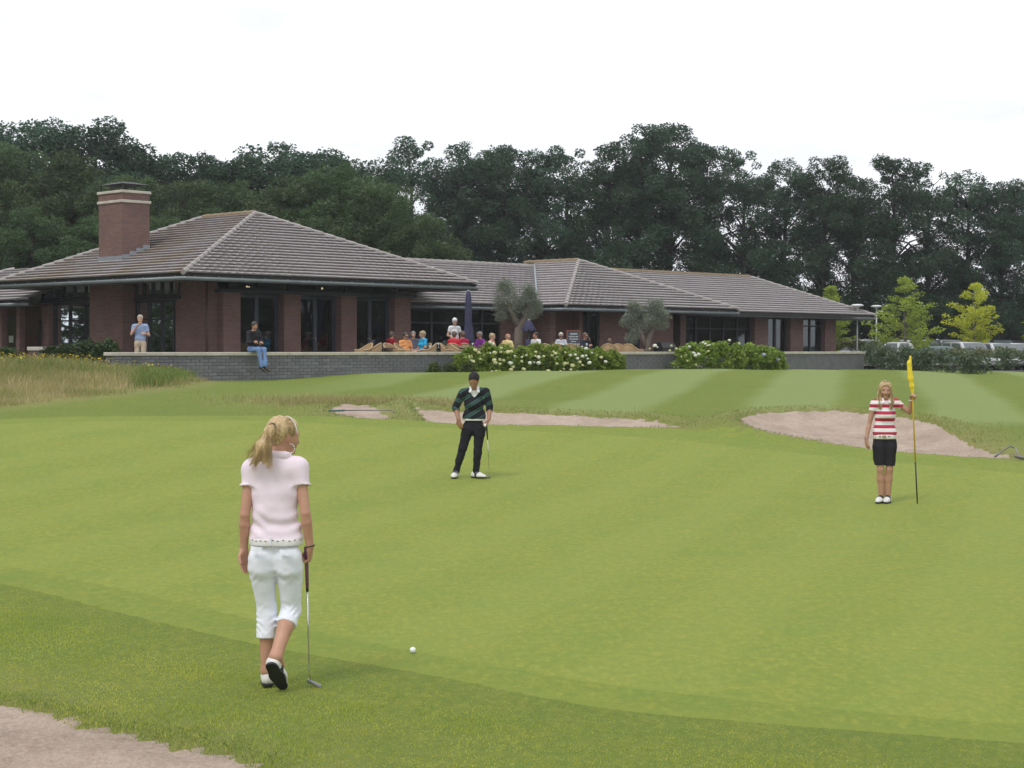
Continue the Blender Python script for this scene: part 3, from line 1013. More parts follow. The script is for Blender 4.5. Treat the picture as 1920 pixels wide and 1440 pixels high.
MB().add([lp(sm - hs, nm - hn, CZ + 0.30), lp(sm + hs, nm - hn, CZ + 0.30), lp(sm + hs, nm + hn, CZ + 0.30), lp(sm - hs, nm + hn, CZ + 0.30),
          lp(sm - hs * 0.45, nm - hn * 0.45, CZ + 0.40), lp(sm + hs * 0.45, nm - hn * 0.45, CZ + 0.40), lp(sm + hs * 0.45, nm + hn * 0.45, CZ + 0.40), lp(sm - hs * 0.45, nm + hn * 0.45, CZ + 0.40)],
         [(0, 3, 2, 1), (4, 5, 6, 7), (0, 1, 5, 4), (1, 2, 6, 5), (2, 3, 7, 6), (3, 0, 4, 7)]).build('cowl_cap', IRON, cw)

# --- annex walls on the far left
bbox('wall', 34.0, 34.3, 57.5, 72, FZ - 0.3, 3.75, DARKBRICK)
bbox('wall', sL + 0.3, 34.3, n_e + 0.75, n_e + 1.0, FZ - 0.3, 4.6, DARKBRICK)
for u_ in (5, 38):
    n_ = N_of(u_, 32.6)
    bbox('post', 32.5, 32.72, n_ - 0.13, n_ + 0.13, FZ - 0.3, 3.62, BRICK)
window(33.95, 33.95, N_of(100, 33.95), N_of(74, 33.95), FZ + 0.1, 3.2, 2, (), DARKFRAME, 'window', 0.08)
dn_ = bbox('door', 33.93, 33.99, N_of(34, 33.95), N_of(8, 33.95), FZ, 3.3, pmat('brown_door', (0.035, 0.022, 0.018), None, 4, 0.5))
bbox('notice', 33.915, 33.925, N_of(25, 33.92), N_of(17, 33.92), 2.25, 2.52, pmat('white_paper', (0.62, 0.64, 0.66), (0.58, 0.6, 0.62), 30, 0.8), dn_)

# --- wing fronts
nw1 = 49.0                                            # recessed glazed front of the middle wing
sA, sB = ps[-1][1] + 0.01, S_of(948, nw1)
window(sA, sB, nw1, nw1, FZ, 3.62, 5, (3.05,), FRAME, 'window_wall', 0.08)
nP = 47.7                                             # pavilion front
bbox('wall', S_of(938, nw1 - 0.1), 50.0, nw1 - 0.1, nw1 + 0.2, FZ - 0.2, 3.70, BRICK)
bbox('wall', 49.9, 50.2, nP, nw1 - 0.103, FZ - 0.2, 3.70, BRICK)
def seg(kind, a, b, n, **k):
    s0, s1 = S_of(a, n), S_of(b, n)
    if kind == 'b':
        return bbox('wall', s0 + 0.004, s1 - 0.004, n, n + 0.25, FZ - 0.2, 3.70, BRICK)
    if kind == 'p':
        return bbox('pier', s0 + 0.004, s1 - 0.004, n - 0.22, n + 0.25, FZ - 0.2, 3.70, BRICK)
    return window(s0 + 0.004, s1 - 0.004, n + 0.08, n + 0.08, FZ, 3.68, k.get('nv', 2), k.get('nh', ()), k.get('mat', DARKFRAME), k.get('name', 'window'), k.get('fw', 0.08), k.get('handle', False))
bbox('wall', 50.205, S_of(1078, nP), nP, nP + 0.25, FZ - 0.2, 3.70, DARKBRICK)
seg('p', 1078, 1085, nP); seg('w', 1085, 1124, nP, nv=2, name='french_door', fw=0.10); seg('b', 1124, 1176, nP); seg('w', 1176, 1200, nP, nv=1)
seg('b', 1200, 1262, nP)
bbox('wall', S_of(1262, nP), S_of(1262, nP) + 0.25, nP + 0.253, 50.6, FZ - 0.2, 3.70, BRICK)
nF = 50.3
seg('p', 1268, 1279, nF); seg('w', 1279, 1408, nF, nv=5, nh=(3.0,), name='window_wall'); seg('p', 1408, 1433, nF)
seg('w', 1433, 1475, nF, nv=2, name='french_door', fw=0.12); seg('p', 1475, 1499, nF); seg('w', 1499, 1540, nF, nv=2, nh=(3.2,)); seg('p', 1540, 1560, nF)
sE = S_of(1560, nF - 0.22)
bbox('wall', sE - 0.3, sE - 0.01, nF + 0.253, 58.5, FZ - 0.2, 3.70, BRICK)
bbox('wall', 33.4, sE - 0.31, 58.5, 58.8, FZ - 0.2, 3.70, BRICK)
bbox('wall', 33.4, 41.8, 56.0, 56.3, FZ - 0.2, 4.6, BRICK)
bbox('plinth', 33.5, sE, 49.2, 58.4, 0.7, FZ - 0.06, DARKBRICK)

# ------------------------------------------------------------------ terrace
PAVE = brickmat('terrace_paving', (0.20, 0.17, 0.155), (0.165, 0.14, 0.13), (0.12, 0.11, 0.10), 0.3, 0.3, 0.8, 0.2)
struct(MB().add([W(24.8, 41.25, FZ), W(76.5, 41.25, FZ), W(76.5, 49.5, FZ), W(24.8, 49.5, FZ)], [(0, 1, 2, 3)]).build('terrace_paving', pmat('grey_paving', (0.21, 0.19, 0.175), (0.16, 0.145, 0.135), 2.2, 0.85, 0.2, 14)))
struct(MB().add([W(24.8, 49.51, FZ - .01), W(33.0, 49.51, FZ - .01), W(33.0, 62, FZ - .01), W(24.8, 62, FZ - .01)], [(0, 1, 2, 3)]).build('side_paving', MATS['grey_paving']))

GREYB = pmat('grey_wall_brick', (0.205, 0.207, 0.222), (0.155, 0.158, 0.172), 3.0, 0.8, 0.3, 30)
GREYC = pmat('grey_wall_mortar', (0.155, 0.157, 0.166), None, 6, 0.9)
def terrace_wall(sa, sb, n, label, cz=1.95, th=0.36, zb=0.75):
    root = thing('terrace_wall', label, 'wall', W(sa, n, zb), rad(45), 'grey brick walls along the terrace')
    Ln = sb - sa
    H = cz - 0.10 - zb
    MB().box(0.02, Ln - 0.02, 0.02, th - 0.02, 0, H).build('core', GREYC, root)
    return root, Ln, H
def brick_mesh(l, h, d, seed):
    r = random.Random(seed)
    m = MB().box(0, l, 0, d, 0, h)
    return m.mesh('brick', bevel=0.006)
BL, BH = 0.30, 0.098
proto_b = [brick_mesh(BL - 0.014, BH - 0.012, 0.12, i) for i in range(2)]
proto_h = brick_mesh(BL / 2 - 0.014, BH - 0.012, 0.12, 9)
for b_ in proto_b + [proto_h]:
    b_.materials.append(GREYB)
GREYB.node_tree.nodes  # per-brick tone through the object's random number
def add_random_tone(m, lo, hi):
    t = m.node_tree
    b = [n for n in t.nodes if n.type == 'BSDF_PRINCIPLED'][0]
    l = b.inputs['Base Color'].links[0]
    src = l.from_socket
    oi = t.nodes.new('ShaderNodeObjectInfo')
    mr = t.nodes.new('ShaderNodeMapRange'); mr.inputs['To Min'].default_value = lo; mr.inputs['To Max'].default_value = hi
    hv = t.nodes.new('ShaderNodeHueSaturation')
    t.links.new(oi.outputs['Random'], mr.inputs['Value']); t.links.new(mr.outputs[0], hv.inputs['Value'])
    t.links.new(src, hv.inputs['Color']); t.links.new(hv.outputs[0], b.inputs['Base Color'])
add_random_tone(GREYB, 0.82, 1.18)

def brick_wall(sa, sb, n, label, maxp, cz=1.95, th=0.36, zb=0.95):
    root, Ln, H = terrace_wall(sa, sb, n, label, cz, th, zb)
    cnt = 0
    rest = MB()
    rows = int(H / BH)
    zt = H - rows * BH
    cand = []
    for r in range(rows - 1, -1, -1):
        x = -(r % 2) * BL / 2
        while x < Ln - 0.05:
            x0, x1 = max(x, 0), min(x + BL, Ln)
            cand.append((r, x0, x1))
            x += BL
    cand.sort(key=lambda c: c[1])
    for (r, x0, x1) in cand:
        z = zt + r * BH
        full = x1 - x0 > BL - 0.02
        if full and cnt < maxp:
            o = link('brick', proto_b[cnt % 2], None, root, (x0 + 0.007, rt.uniform(-0.006, 0.004), z + 0.006))
            cnt += 1
        else:
            rest.box(x0 + 0.007, x1 - 0.007, rt.uniform(-0.006, 0.004), 0.1, z + 0.006, z + BH - 0.006)
    # both ends
    for r in range(rows):
        z = zt + r * BH
        rest.box(-0.008, 0.1, 0.125, th - 0.01, z + 0.006, z + BH - 0.006)
        rest.box(Ln - 0.1, Ln + 0.008, 0.125, th - 0.01, z + 0.006, z + BH - 0.006)
    o = rest.build('brickwork', GREYB, root)
    o['kind'] = 'stuff'
    k = int(round(Ln / 1.0))
    for i in range(k):
        x0, x1 = Ln * i / k - (0.06 if i == 0 else 0), Ln * (i + 1) / k + (0.06 if i == k - 1 else 0)
        MB().box(x0 + 0.004, x1 - 0.004, -0.05, th + 0.05, H, H + 0.10).build('coping_stone', STONE, root, bevel=0.012)
    return root
NW = 41.0
brick_wall(S_of(212, NW), S_of(1264, NW), NW, 'long low grey brick terrace wall with pale stone coping, a person sits on it', 300)
brick_wall(S_of(1330, NW), S_of(1620, NW), NW, 'short low grey brick terrace wall ending beside the dark clipped hedge', 120, zb=0.85)
# low wall at the side entrance
lw = thing('low_garden_wall', 'small pale-capped brick wall beside the brick column at the side entrance', 'wall', at(97, 655, 56), rad(20))
lw.location.z = 1.35
MB().box(-0.72, 0.9, 0, 0.3, 0, 0.62).build('wall_core', BRICK, lw)
MB().box(-0.76, 0.94, -0.05, 0.35, 0.62, 0.74).build('coping_stone', STONE, lw, bevel=0.012)
# ------------------------------------------------------------------ foliage
def leaves(C, size, rs, up=0.35, out=None, aspect=0.55, jitter=0.4):
    """one folded leaf (two triangles round a bent midrib -> a quad of 4 points) per centre"""
    n = len(C)
    d = rs.normal(size=(n, 3))
    if out is not None:
        d = d + out * 0.9
    d[:, 2] *= 0.6
    d /= np.linalg.norm(d, axis=1, keepdims=True) + 1e-9
    nr = rs.normal(size=(n, 3))
    nr[:, 2] += up * 3
    nr -= d * (nr * d).sum(1, keepdims=True)
    nr /= np.linalg.norm(nr, axis=1, keepdims=True) + 1e-9
    sd_ = np.cross(d, nr)
    s = (size * (1 + jitter * (rs.rand(n) - 0.5) * 2))[:, None]
    a = C - d * s * 0.5
    b = C + d * s * 0.5 - nr * s * 0.12
    l = C + sd_ * s * aspect * 0.5 + nr * s * 0.1
    r = C - sd_ * s * aspect * 0.5 + nr * s * 0.1
    V = np.stack([a, l, b, r], 1).reshape(-1, 3)
    f = np.arange(4 * n).reshape(n, 4)
    tri = np.concatenate([f[:, [0, 1, 2]], f[:, [0, 2, 3]]])
    return V, tri

def ball(n, rs, shell=0.5):
    d = rs.normal(size=(n, 3))
    d /= np.linalg.norm(d, axis=1, keepdims=True)
    r = rs.rand(n) ** (1 / 3.0)
    r = shell * (0.75 + 0.25 * rs.rand(n)) + (1 - shell) * r
    return d, d * r[:, None]

def crown(seed, clumps, per, size, flat=0.75, up=0.3, shell=0.5, aspect=0.6):
    """clumps: list of (x,y,z,r)"""
    rs = np.random.RandomState(seed)
    Vs, Fs, var = [], [], []
    k = 0
    for (x, y, z, r) in clumps:
        n = max(6, int(per * (0.7 + 0.6 * rs.rand()) * r * r))
        d, p = ball(n, rs, shell)
        p = p * r * np.array([1, 1, flat]) * (0.8 + 0.4 * rs.rand(n, 1))
        C = p + np.array([x, y, z])
        V, t = leaves(C, size, rs, up, d, aspect)
        Vs.append(V)
        Fs.append(t + k)
        k += len(V)
        base = rs.rand() * 0.35 + 0.2
        var.append(np.repeat(np.clip(base + 0.45 * rs.rand(n), 0, 1), 4))
    return mesh_np('crown', np.concatenate(Vs), np.concatenate(Fs), var=np.concatenate(var))

def oak(seed, h, base, r, nclump, per, size, lean=0.0, gap=0.0, rc=(0.8, 1.5)):
    """trunk with limbs out to the leaf clumps, and the crown; origin at the foot"""
    rs = random.Random(seed)
    cl = []
    tries = 0
    while len(cl) < nclump and tries < 9000:
        tries += 1
        f = rs.random() ** 0.85
        z = base + (h - base) * f
        # outline: widest at 45 % of the crown, ragged
        rr = r * (math.sin(math.pi * min(1, 0.16 + f * 0.80)) ** 0.62) * rs.uniform(0.75, 1.08)
        a = rs.uniform(0, 2 * math.pi)
        q = rs.random() ** 0.45
        c = (rr * q * math.cos(a) + lean * f, rr * q * math.sin(a), z, rs.uniform(*rc) * (1.15 - 0.45 * f))
        if gap and any((c[0] - o[0]) ** 2 + (c[1] - o[1]) ** 2 + (c[2] - o[2]) ** 2 < (gap * (c[3] + o[3])) ** 2 for o in cl):
            continue
        cl.append(c)
    tm = MB()
    tr = 0.018 * h + 0.05
    top = h * 0.86
    pts, rd = [], []
    for i in range(9):
        f = i / 8
        pts.append((lean * f * 0.8 + 0.12 * math.sin(seed + f * 5) * f, 0.12 * math.cos(seed * 2 + f * 4) * f, -0.3 + (top + 0.3) * f))
        rd.append(tr * (1.25 if i == 0 else 1) * (1 - 0.85 * f) + 0.015)
    tm.tube(pts, rd, 8)
    for c in rs.sample(cl, min(len(cl), 26)):
        f = max(0.12, min(0.95, (c[2] - 0.35 * math.hypot(c[0], c[1]) - 0.5) / top))
        i = min(7, int(f * 8))
        p0 = Vector(pts[i]).lerp(Vector(pts[i + 1]), f * 8 - i)
        p1 = Vector(c[:3])
        md = p0.lerp(p1, 0.5) + Vector((rs.uniform(-.2, .2), rs.uniform(-.2, .2), 0.12 * (p1 - p0).length))
        r0 = rd[i] * 0.5 + 0.01
        tm.tube([p0, md, p1], [r0, r0 * 0.6, 0.012], 5)
    return tm.mesh('trunk', smooth=True), crown(seed, cl, per, size)

BARK = pmat('oak_bark', (0.060, 0.052, 0.045), (0.035, 0.030, 0.027), 2.0, 0.95, 0.6, 9, stretch=(1, 1, 0.25))
OAK_D = leafmat('oak_leaf_dark', (0.027, 0.066, 0.044), (0.064, 0.126, 0.066), trans=0.32)
OAK_M = leafmat('oak_leaf_mid', (0.044, 0.086, 0.038), (0.092, 0.148, 0.054), (0.16, 0.175, 0.065), trans=0.3)

protoD = [oak(100 + i, 14.0 + (i % 3) * 0.4, 2.4, 3.9, 112, 640, 0.155, lean=(-0.5, 0.4, 0.0, 0.6, -0.3)[i], gap=0.38, rc=(0.5, 1.15)) for i in range(5)]
protoM = [oak(200 + i, 12.0, 1.2, 4.2, 165, 520, 0.160, gap=0.30, rc=(0.6, 1.25)) for i in range(4)]
def set_mat(pair, lm):
    for (tme, cme) in pair:
        tme.materials.append(BARK)
        cme.materials.append(lm)
protoB = [(t_.copy(), c_.copy()) for t_, c_ in protoM[:2]]
set_mat(protoD, OAK_D); set_mat(protoM, OAK_M); set_mat(protoB, OAK_D)

def plant_tree(pair, hproto, u, v, D, k, label, group, name='oak_tree', zr=None, wide=1.0, cat='tree'):
    p = at(u, v, D)
    gz = float(base_z(p.x, D))
    sc = (p.z - gz) / hproto
    o = thing(name, label, cat, (p.x, D, gz), (k * 2.399) % 6.28, group)
    o.scale = (sc * wide, sc * wide, sc)
    link('trunk', pair[0], None, o)
    link('crown', pair[1], None, o)
    return o
# skyline: (column, top row, distance)
frontl = [(20, 262, 86), (130, 282, 84), (235, 318, 82), (345, 330, 82), (450, 330, 82), (550, 322, 80), (640, 302, 80), (720, 335, 78), (795, 395, 76), (-70, 270, 80), (845, 455, 78), (300, 400, 76), (60, 380, 78), (180, 400, 78), (600, 400, 76)]
backl = [(70, 226, 96), (175, 230, 97), (0, 228, 98), (250, 272, 97), (330, 288, 96), (410, 292, 96), (525, 268, 98), (605, 282, 98), (675, 300, 97), (-60, 240, 96), (470, 292, 97)]
backr = [(775, 262, 112), (845, 256, 113), (895, 275, 114), (945, 285, 112), (1010, 287, 113), (1068, 278, 112), (1130, 258, 110), (1195, 226, 110), (1255, 245, 111), (1325, 270, 112),
         (1400, 283, 110), (1465, 290, 111), (1545, 287, 109), (1600, 345, 112), (1680, 294, 108), (1745, 305, 108), (1812, 312, 110), (1880, 332, 108), (1945, 335, 107), (2010, 320, 108)]
for k, (u, v, D) in enumerate(frontl):
    plant_tree(protoM[k % 4], 12.6, u, v, D, k, 'rounded mid-green broadleaf tree in the wood close behind the chimney roof', 'mid-green trees behind the main roof', 'broadleaf_tree')
for k, (u, v, D) in enumerate(backl):
    plant_tree(protoB[k % 2], 12.3, u, v, D, k + 3, 'dark tall tree topping the wood behind the rounded mid-green trees', 'dark trees at the back of the wood', 'oak_tree', wide=1.12)
for k, (u, v, D) in enumerate(backr):
    lab = 'tall dark oak with sky between its branches, in the row beyond the clubhouse'
    if u == 1195:
        lab = 'tallest dark oak, topping the row beyond the middle of the clubhouse'
    if u == 1600:
        lab = 'lowest oak of the row, in the dip of the skyline behind the roof end'
    plant_tree(protoD[(k * 2 + 1) % 5], 14.6, u, v, D, k + 7, lab, 'row of tall oaks beyond the clubhouse', 'oak_tree', wide=0.98)
# the wood goes on to both sides outside the frame (it is what the windows mirror)
sides = [(-37 - (k * 5) % 9, 30 + 5.5 * k, 0.9 + 0.05 * (k % 4)) for k in range(12)] + [(50 + (k * 7) % 12, 8 + 5.5 * k, 0.9 + 0.05 * (k % 4)) for k in range(15)]
for k, (x, y, sc) in enumerate(sides):
    pr = protoM[k % 4]
    o = thing('broadleaf_tree', 'broadleaf tree in the belt along the side of the course', 'tree', (x, y, float(base_z(x, y)) - 0.4), k * 1.7, 'trees at the sides of the course')
    o.scale = (sc * 1.1, sc * 1.1, sc)
    link('trunk', pr[0], None, o); link('crown', pr[1], None, o)

# dark undergrowth at the foot of the oaks
def bush_mesh(seed, rx, ry, h, n, size, per, base=0.05):
    rs = random.Random(seed)
    cl = []
    for i in range(n):
        a = rs.uniform(0, 6.283); q = rs.random() ** 0.5
        z = rs.uniform(base, 1) ** 0.8 * h
        k = math.sqrt(max(0.05, 1 - (z / h) ** 2.2)) * 0.9 + 0.1
        cl.append((rx * q * math.cos(a) * k, ry * q * math.sin(a) * k, z * 0.9, rs.uniform(0.35, 0.6) * min(h, 2.2) * 0.5))
    return crown(seed, cl, per, size, shell=0.35)
UNDER = leafmat('undergrowth_leaf', (0.016, 0.030, 0.018), (0.038, 0.062, 0.032), trans=0.15)
ub = [bush_mesh(300 + i, 3.2, 1.6, 4.2, 46, 0.26, 260) for i in range(3)]
for m_ in ub:
    m_.materials.append(UNDER)
for k, u in enumerate(range(880, 1990, 52)):
    D = 119 + (k * 7) % 5
    v = 545 + (k * 37) % 40 - (25 if u > 1560 else 0)
    if 1625 < u < 1670:
        v += 30
    p = at(u, v, D)
    gz = float(base_z(p.x, D))
    o = link('undergrowth_bush', ub[k % 3], None, None, (p.x, D, gz - 0.1), k * 1.3)
    s_ = (p.z - gz) / 4.2
    o.scale = (1.0, 1.0, s_)
    tag(o, 'dark undergrowth bush at the foot of the tall oak row', 'bush', 'undergrowth below the oaks')

# young trees at the car park
def young(seed, h, cb, r, per, size, wide=0.25):
    rs = random.Random(seed)
    tm = MB()
    pts = [(0.03 * math.sin(i), 0.03 * math.cos(i * 1.7), -0.1 + h * 0.95 * i / 8) for i in range(9)]
    tm.tube(pts, [0.06 * (1 - 0.9 * i / 8) + 0.008 for i in range(9)], 7)
    cl = []
    L_ = 9
    for i in range(L_):
        f = i / (L_ - 1)
        z = cb + (h - cb) * (f ** 0.95) * 0.96
        rr = r * min(1.0, (0.55 + f / max(wide, 0.01) * 0.45) if f < wide else ((1 - f) / (1 - wide)) ** 0.8) + 0.12
        nb = max(3, int(7 * (1 - f) + 2))
        a0 = rs.uniform(0, 6.28)
        for j in range(nb):
            a = a0 + 6.283 * j / nb + rs.uniform(-.3, .3)
            ln = rr * rs.uniform(0.5, 1.2)
            zj = z + rs.uniform(-0.55, 0.55) * (h - cb) / L_ * (1 if i < L_ - 1 else 0.3)
            e = Vector((ln * math.cos(a), ln * math.sin(a), zj + rs.uniform(-0.05, 0.28) * ln))
            s_ = Vector((0, 0, max(0.5, zj - 0.22 * ln)))
            tm.tube([s_, s_.lerp(e, 0.5) + Vector((0, 0, 0.06)), e], [0.018, 0.012, 0.004], 4)
            for q in (0.45, 0.7, 0.95):
                p = s_.lerp(e, q) + Vector((0, 0, 0.05))
                cl.append((p.x, p.y, p.z, (0.21 + 0.05 * r) * rs.uniform(0.7, 1.25)))
    return tm.mesh('trunk', smooth=True), crown(seed, cl, per, size, flat=0.55, shell=0.15)
YOUNG = leafmat('young_leaf', (0.26, 0.36, 0.05), (0.42, 0.52, 0.08), trans=0.5)
GOLD = leafmat('golden_leaf', (0.50, 0.60, 0.05), (0.70, 0.78, 0.08), trans=0.5)
BARK2 = pmat('young_bark', (0.20, 0.18, 0.15), (0.13, 0.115, 0.10), 5, 0.9)
for (u, v, D, h, cb, r, sd_, mt, lab) in ((1697, 524, 92, 4.6, 1.0, 1.9, 5, YOUNG, 'young yellow-green tree with layered branches over the parked cars'),
                                         (1828, 535, 98, 4.6, 1.5, 1.6, 8, GOLD, 'young golden-yellow tree on a thin pale stem in the car park'),
                                         (1558, 540, 98, 4.4, 1.2, 1.5, 6, YOUNG, 'young yellow-green tree half hidden behind the end of the clubhouse roof'),
                                         (1972, 555, 96, 4.2, 1.3, 1.6, 9, YOUNG, 'young yellow-green tree at the edge of the car park, mostly out of sight')):
    p = at(u, v, D)
    gz = float(base_z(p.x, D))
    a_, b_ = young(sd_, h, cb, r, 430, 0.13, 0.30 if mt is YOUNG else 0.45)
    o = thing('young_tree', lab, 'tree', (p.x, D, gz), sd_)
    o.scale = ((p.z - gz) / h,) * 3
    link('trunk', a_, BARK2, o); link('crown', b_, mt, o)

# olive trees on the terrace
OLIVE = leafmat('olive_leaf', (0.20, 0.24, 0.175), (0.36, 0.40, 0.31), trans=0.3)
OBARK = pmat('olive_bark', (0.20, 0.165, 0.13), (0.12, 0.10, 0.08), 5, 0.95, 0.8, 18, stretch=(1, 1, 0.35))
def olive(u, foot, D, stems, blobs, lab, seed):
    """stems: polylines of (u,v,du depth,radius); blobs: (u,v,depth offset,radius px)"""
    p = at(foot[0], foot[1], D)
    o = thing('olive_tree', lab, 'tree', (p.x, D, FZ), 0)
    O_ = Vector(o.location)
    tm = MB()
    for st in stems:
        tm.tube([at(a, b, D + c) - O_ for a, b, c, r in st], [r for *_, r in st], 9)
    link('trunk', tm.mesh('trunk', smooth=True), OBARK, o)
    rs = random.Random(seed)
    cl = []
    for (a, b, c, rp) in blobs:
        q = at(a, b, D + c) - O_
        R_ = rp * D / F
        for _ in range(15):
            d = Vector((rs.gauss(0, 1), rs.gauss(0, 1), rs.gauss(0, 1))).normalized() * R_ * rs.uniform(0.3, 1.0)
            cl.append((q.x + d.x, q.y + d.y, q.z + d.z, rs.uniform(0.14, 0.26)))
    cm = crown(seed, cl, 1500, 0.085, flat=0.95, up=0.1, shell=0.15, aspect=0.28)
    link('crown', cm, OLIVE, o)
D1 = W(S_of(975, 44.3), 44.3).y
olive(975, (975, 690), D1, [[(972, 700, 0, .20), (971, 640, 0, .16), (973, 612, 0, .15), (985, 595, 0, .10), (992, 565, 0, .06)], [(973, 615, 0, .13), (962, 590, -.1, .09), (950, 560, -.1, .05)], [(972, 620, 0, .1), (975, 590, .2, .07), (972, 560, .2, .04)]],
      [(945, 545, 0, 18), (938, 570, 0.1, 14), (962, 560, -.2, 20), (968, 580, 0, 18), (985, 565, 0, 18), (1000, 555, .1, 14), (998, 580, 0, 14), (975, 595, 0.2, 14), (950, 535, .2, 10), (1005, 572, 0, 9), (940, 590, 0, 8), (990, 545, 0, 9)],
      'gnarled olive tree with round grey-green crown between the two closed parasols', 41)
D2 = W(S_of(1207, 43.6), 43.6).y
olive(1207, (1207, 690), D2, [[(1211, 695, 0, .16), (1212, 650, 0, .13), (1222, 620, 0, .10), (1226, 600, 0, .06)], [(1211, 655, 0, .12), (1204, 630, -.1, .09), (1197, 610, -.1, .05)]],
      [(1185, 590, 0, 14), (1180, 605, 0, 12), (1200, 600, .2, 15), (1195, 580, 0, 10), (1225, 580, 0, 14), (1238, 592, 0, 13), (1232, 570, .1, 9), (1215, 605, -.2, 13), (1240, 607, 0, 9), (1195, 622, 0, 10), (1185, 633, 0, 8), (1222, 598, 0, 11), (1188, 575, 0, 6)],
      'smaller forked olive tree beside the bush with blue blossoms', 42)

# hydrangea bushes
HYDL = leafmat('hydrangea_leaf', (0.13, 0.24, 0.034), (0.30, 0.42, 0.062), (0.40, 0.47, 0.08), trans=0.35, rough=0.45)
CREAM = pmat('cream_blossom', (0.66, 0.64, 0.36), (0.52, 0.54, 0.24), 14, 0.8, 0.5, 60)
WHITEB = pmat('white_blossom', (0.78, 0.78, 0.70), (0.66, 0.67, 0.56), 14, 0.8, 0.5, 60)
BLUEB = pmat('blue_blossom', (0.40, 0.45, 0.66), (0.32, 0.36, 0.56), 14, 0.8, 0.5, 60)
def blossom_mesh(seed):
    bm = bmesh.new()
    bmesh.ops.create_icosphere(bm, subdivisions=2, radius=1.0)
    rs = random.Random(seed)
    for v in bm.verts:
        v.co *= rs.uniform(0.82, 1.12)
        v.co.z *= 0.8
    me = bpy.data.meshes.new('blossom')
    bm.to_mesh(me); bm.free()
    return me
BLM = []
for mt in (CREAM, WHITEB, BLUEB):
    for i in range(2):
        b_ = blossom_mesh(i)
        b_.materials.append(mt)
        BLM.append(b_)
def hydrangea(lab, n_line, lumps, flowers, seed):
    """lumps (u, v_top, v_bottom, half width px); flowers (u,v,kind)"""
    uu = sum(l[0] for l in lumps) / len(lumps)
    c = W(S_of(uu, n_line), n_line)
    gz = float(base_z(c.x, c.y))
    o = thing('hydrangea_bush', lab, 'bush', (c.x, c.y, gz))
    O_ = Vector((c.x, c.y, gz))
    rs = random.Random(seed)
    cl = []
    rad_ = []
    for (u, vt, vb, hw) in lumps:
        D = W(S_of(u, n_line), n_line).y
        top, bot = at(u, vt, D), at(u, vb, D)
        r = hw * D / F
        H = top.z - bot.z
        rad_.append((top.x, D, bot.z, r, H))
        for _ in range(34):
            a = rs.uniform(0, 6.283); q = rs.random() ** 0.5
            f = rs.random() ** 0.7
            k = math.sqrt(max(0.0, 1 - f ** 2.4)) * 0.85 + 0.15
            cl.append((top.x + r * q * math.cos(a) * k - O_.x, D + r * 0.9 * q * math.sin(a) * k - O_.y, bot.z + H * 0.92 * f - O_.z, rs.uniform(0.14, 0.22)))
    link('foliage', crown(seed, cl, 1150, 0.115, flat=0.9, up=0.5, shell=0.3, aspect=0.62), HYDL, o)
    for (u, v, kd) in flowers:
        D0 = W(S_of(u, n_line), n_line).y
        best = None
        # push the blossom to the front skin of the bush
        for (lx, ly, lz, r, H) in rad_:
            p = at(u, v, D0)
            fz = min(1, max(0, (p.z - lz) / H))
            k = (math.sqrt(max(0.0, 1 - fz ** 2.4)) * 0.85 + 0.15) * r
            dx = p.x - lx
            if abs(dx) < k:
                y = ly - 0.9 * math.sqrt(k * k - dx * dx) - 0.06
                if best is None or y < best:
                    best = y
        D = best if best else D0 - 0.2
        p = at(u, v, D) - O_
        b_ = link('blossom', BLM[kd * 2 + rs.randrange(2)], None, o, p, rs.uniform(0, 6))
        s_ = rs.uniform(0.042, 0.086) if kd < 2 else 0.085
        b_.scale = (s_, s_, s_)
    return o
zf = lambda pts, x0, y0, sc: [(x0 + x / sc, y0 + y / sc, k) for x, y, k in pts]
fl1 = zf([(380, 835, 0), (415, 860, 0), (470, 890, 0), (330, 900, 0), (330, 935, 1), (358, 950, 0), (430, 925, 0), (525, 865, 1), (572, 860, 0), (634, 855, 0), (640, 815, 0), (703, 855, 0), (735, 850, 0), (568, 935, 0), (578, 960, 0), (625, 932, 0), (664, 940, 0), (622, 975, 0), (772, 897, 1), (730, 965, 1),
          (755, 1003, 0), (845, 905, 1), (890, 885, 1), (845, 948, 0), (935, 897, 0), (980, 893, 0), (1012, 905, 1), (985, 853, 0), (1065, 897, 0), (965, 957, 1), (1012, 963, 1), (925, 963, 1), (862, 1025, 0), (940, 1053, 0), (547, 1055, 1), (587, 1043, 0), (1160, 850, 0), (1182, 868, 0), (1148, 888, 0), (1195, 905, 1),
          (1278, 858, 0), (1330, 885, 1), (1378, 883, 1), (1268, 970, 0), (1300, 967, 0), (1265, 1022, 0), (1230, 1050, 0), (1195, 970, 0), (1335, 1030, 0), (1350, 990, 0), (1400, 918, 1), (1452, 897, 1), (1488, 890, 1), (1503, 920, 1), (1487, 820, 1), (1545, 862, 1), (1588, 888, 0), (1638, 908, 0), (1682, 950, 1),
          (1450, 985, 0), (1398, 1047, 0), (1400, 1075, 1), (1520, 962, 1), (1420, 955, 0), (1110, 1045, 0), (735, 1030, 0), (530, 765, 1), (550, 775, 1)], 820, 500, 5.333)
hydrangea('long hydrangea bush covered in cream and white blossoms against the terrace wall', 40.2,
          [(866, 668, 699, 16), (885, 655, 700, 22), (915, 645, 700, 25), (945, 650, 702, 25), (975, 650, 702, 25), (1005, 646, 702, 25), (1035, 646, 702, 25), (1065, 650, 702, 25), (1095, 650, 700, 24), (1122, 654, 697, 22), (1145, 660, 694, 18), (1158, 668, 692, 11)], fl1, 51)
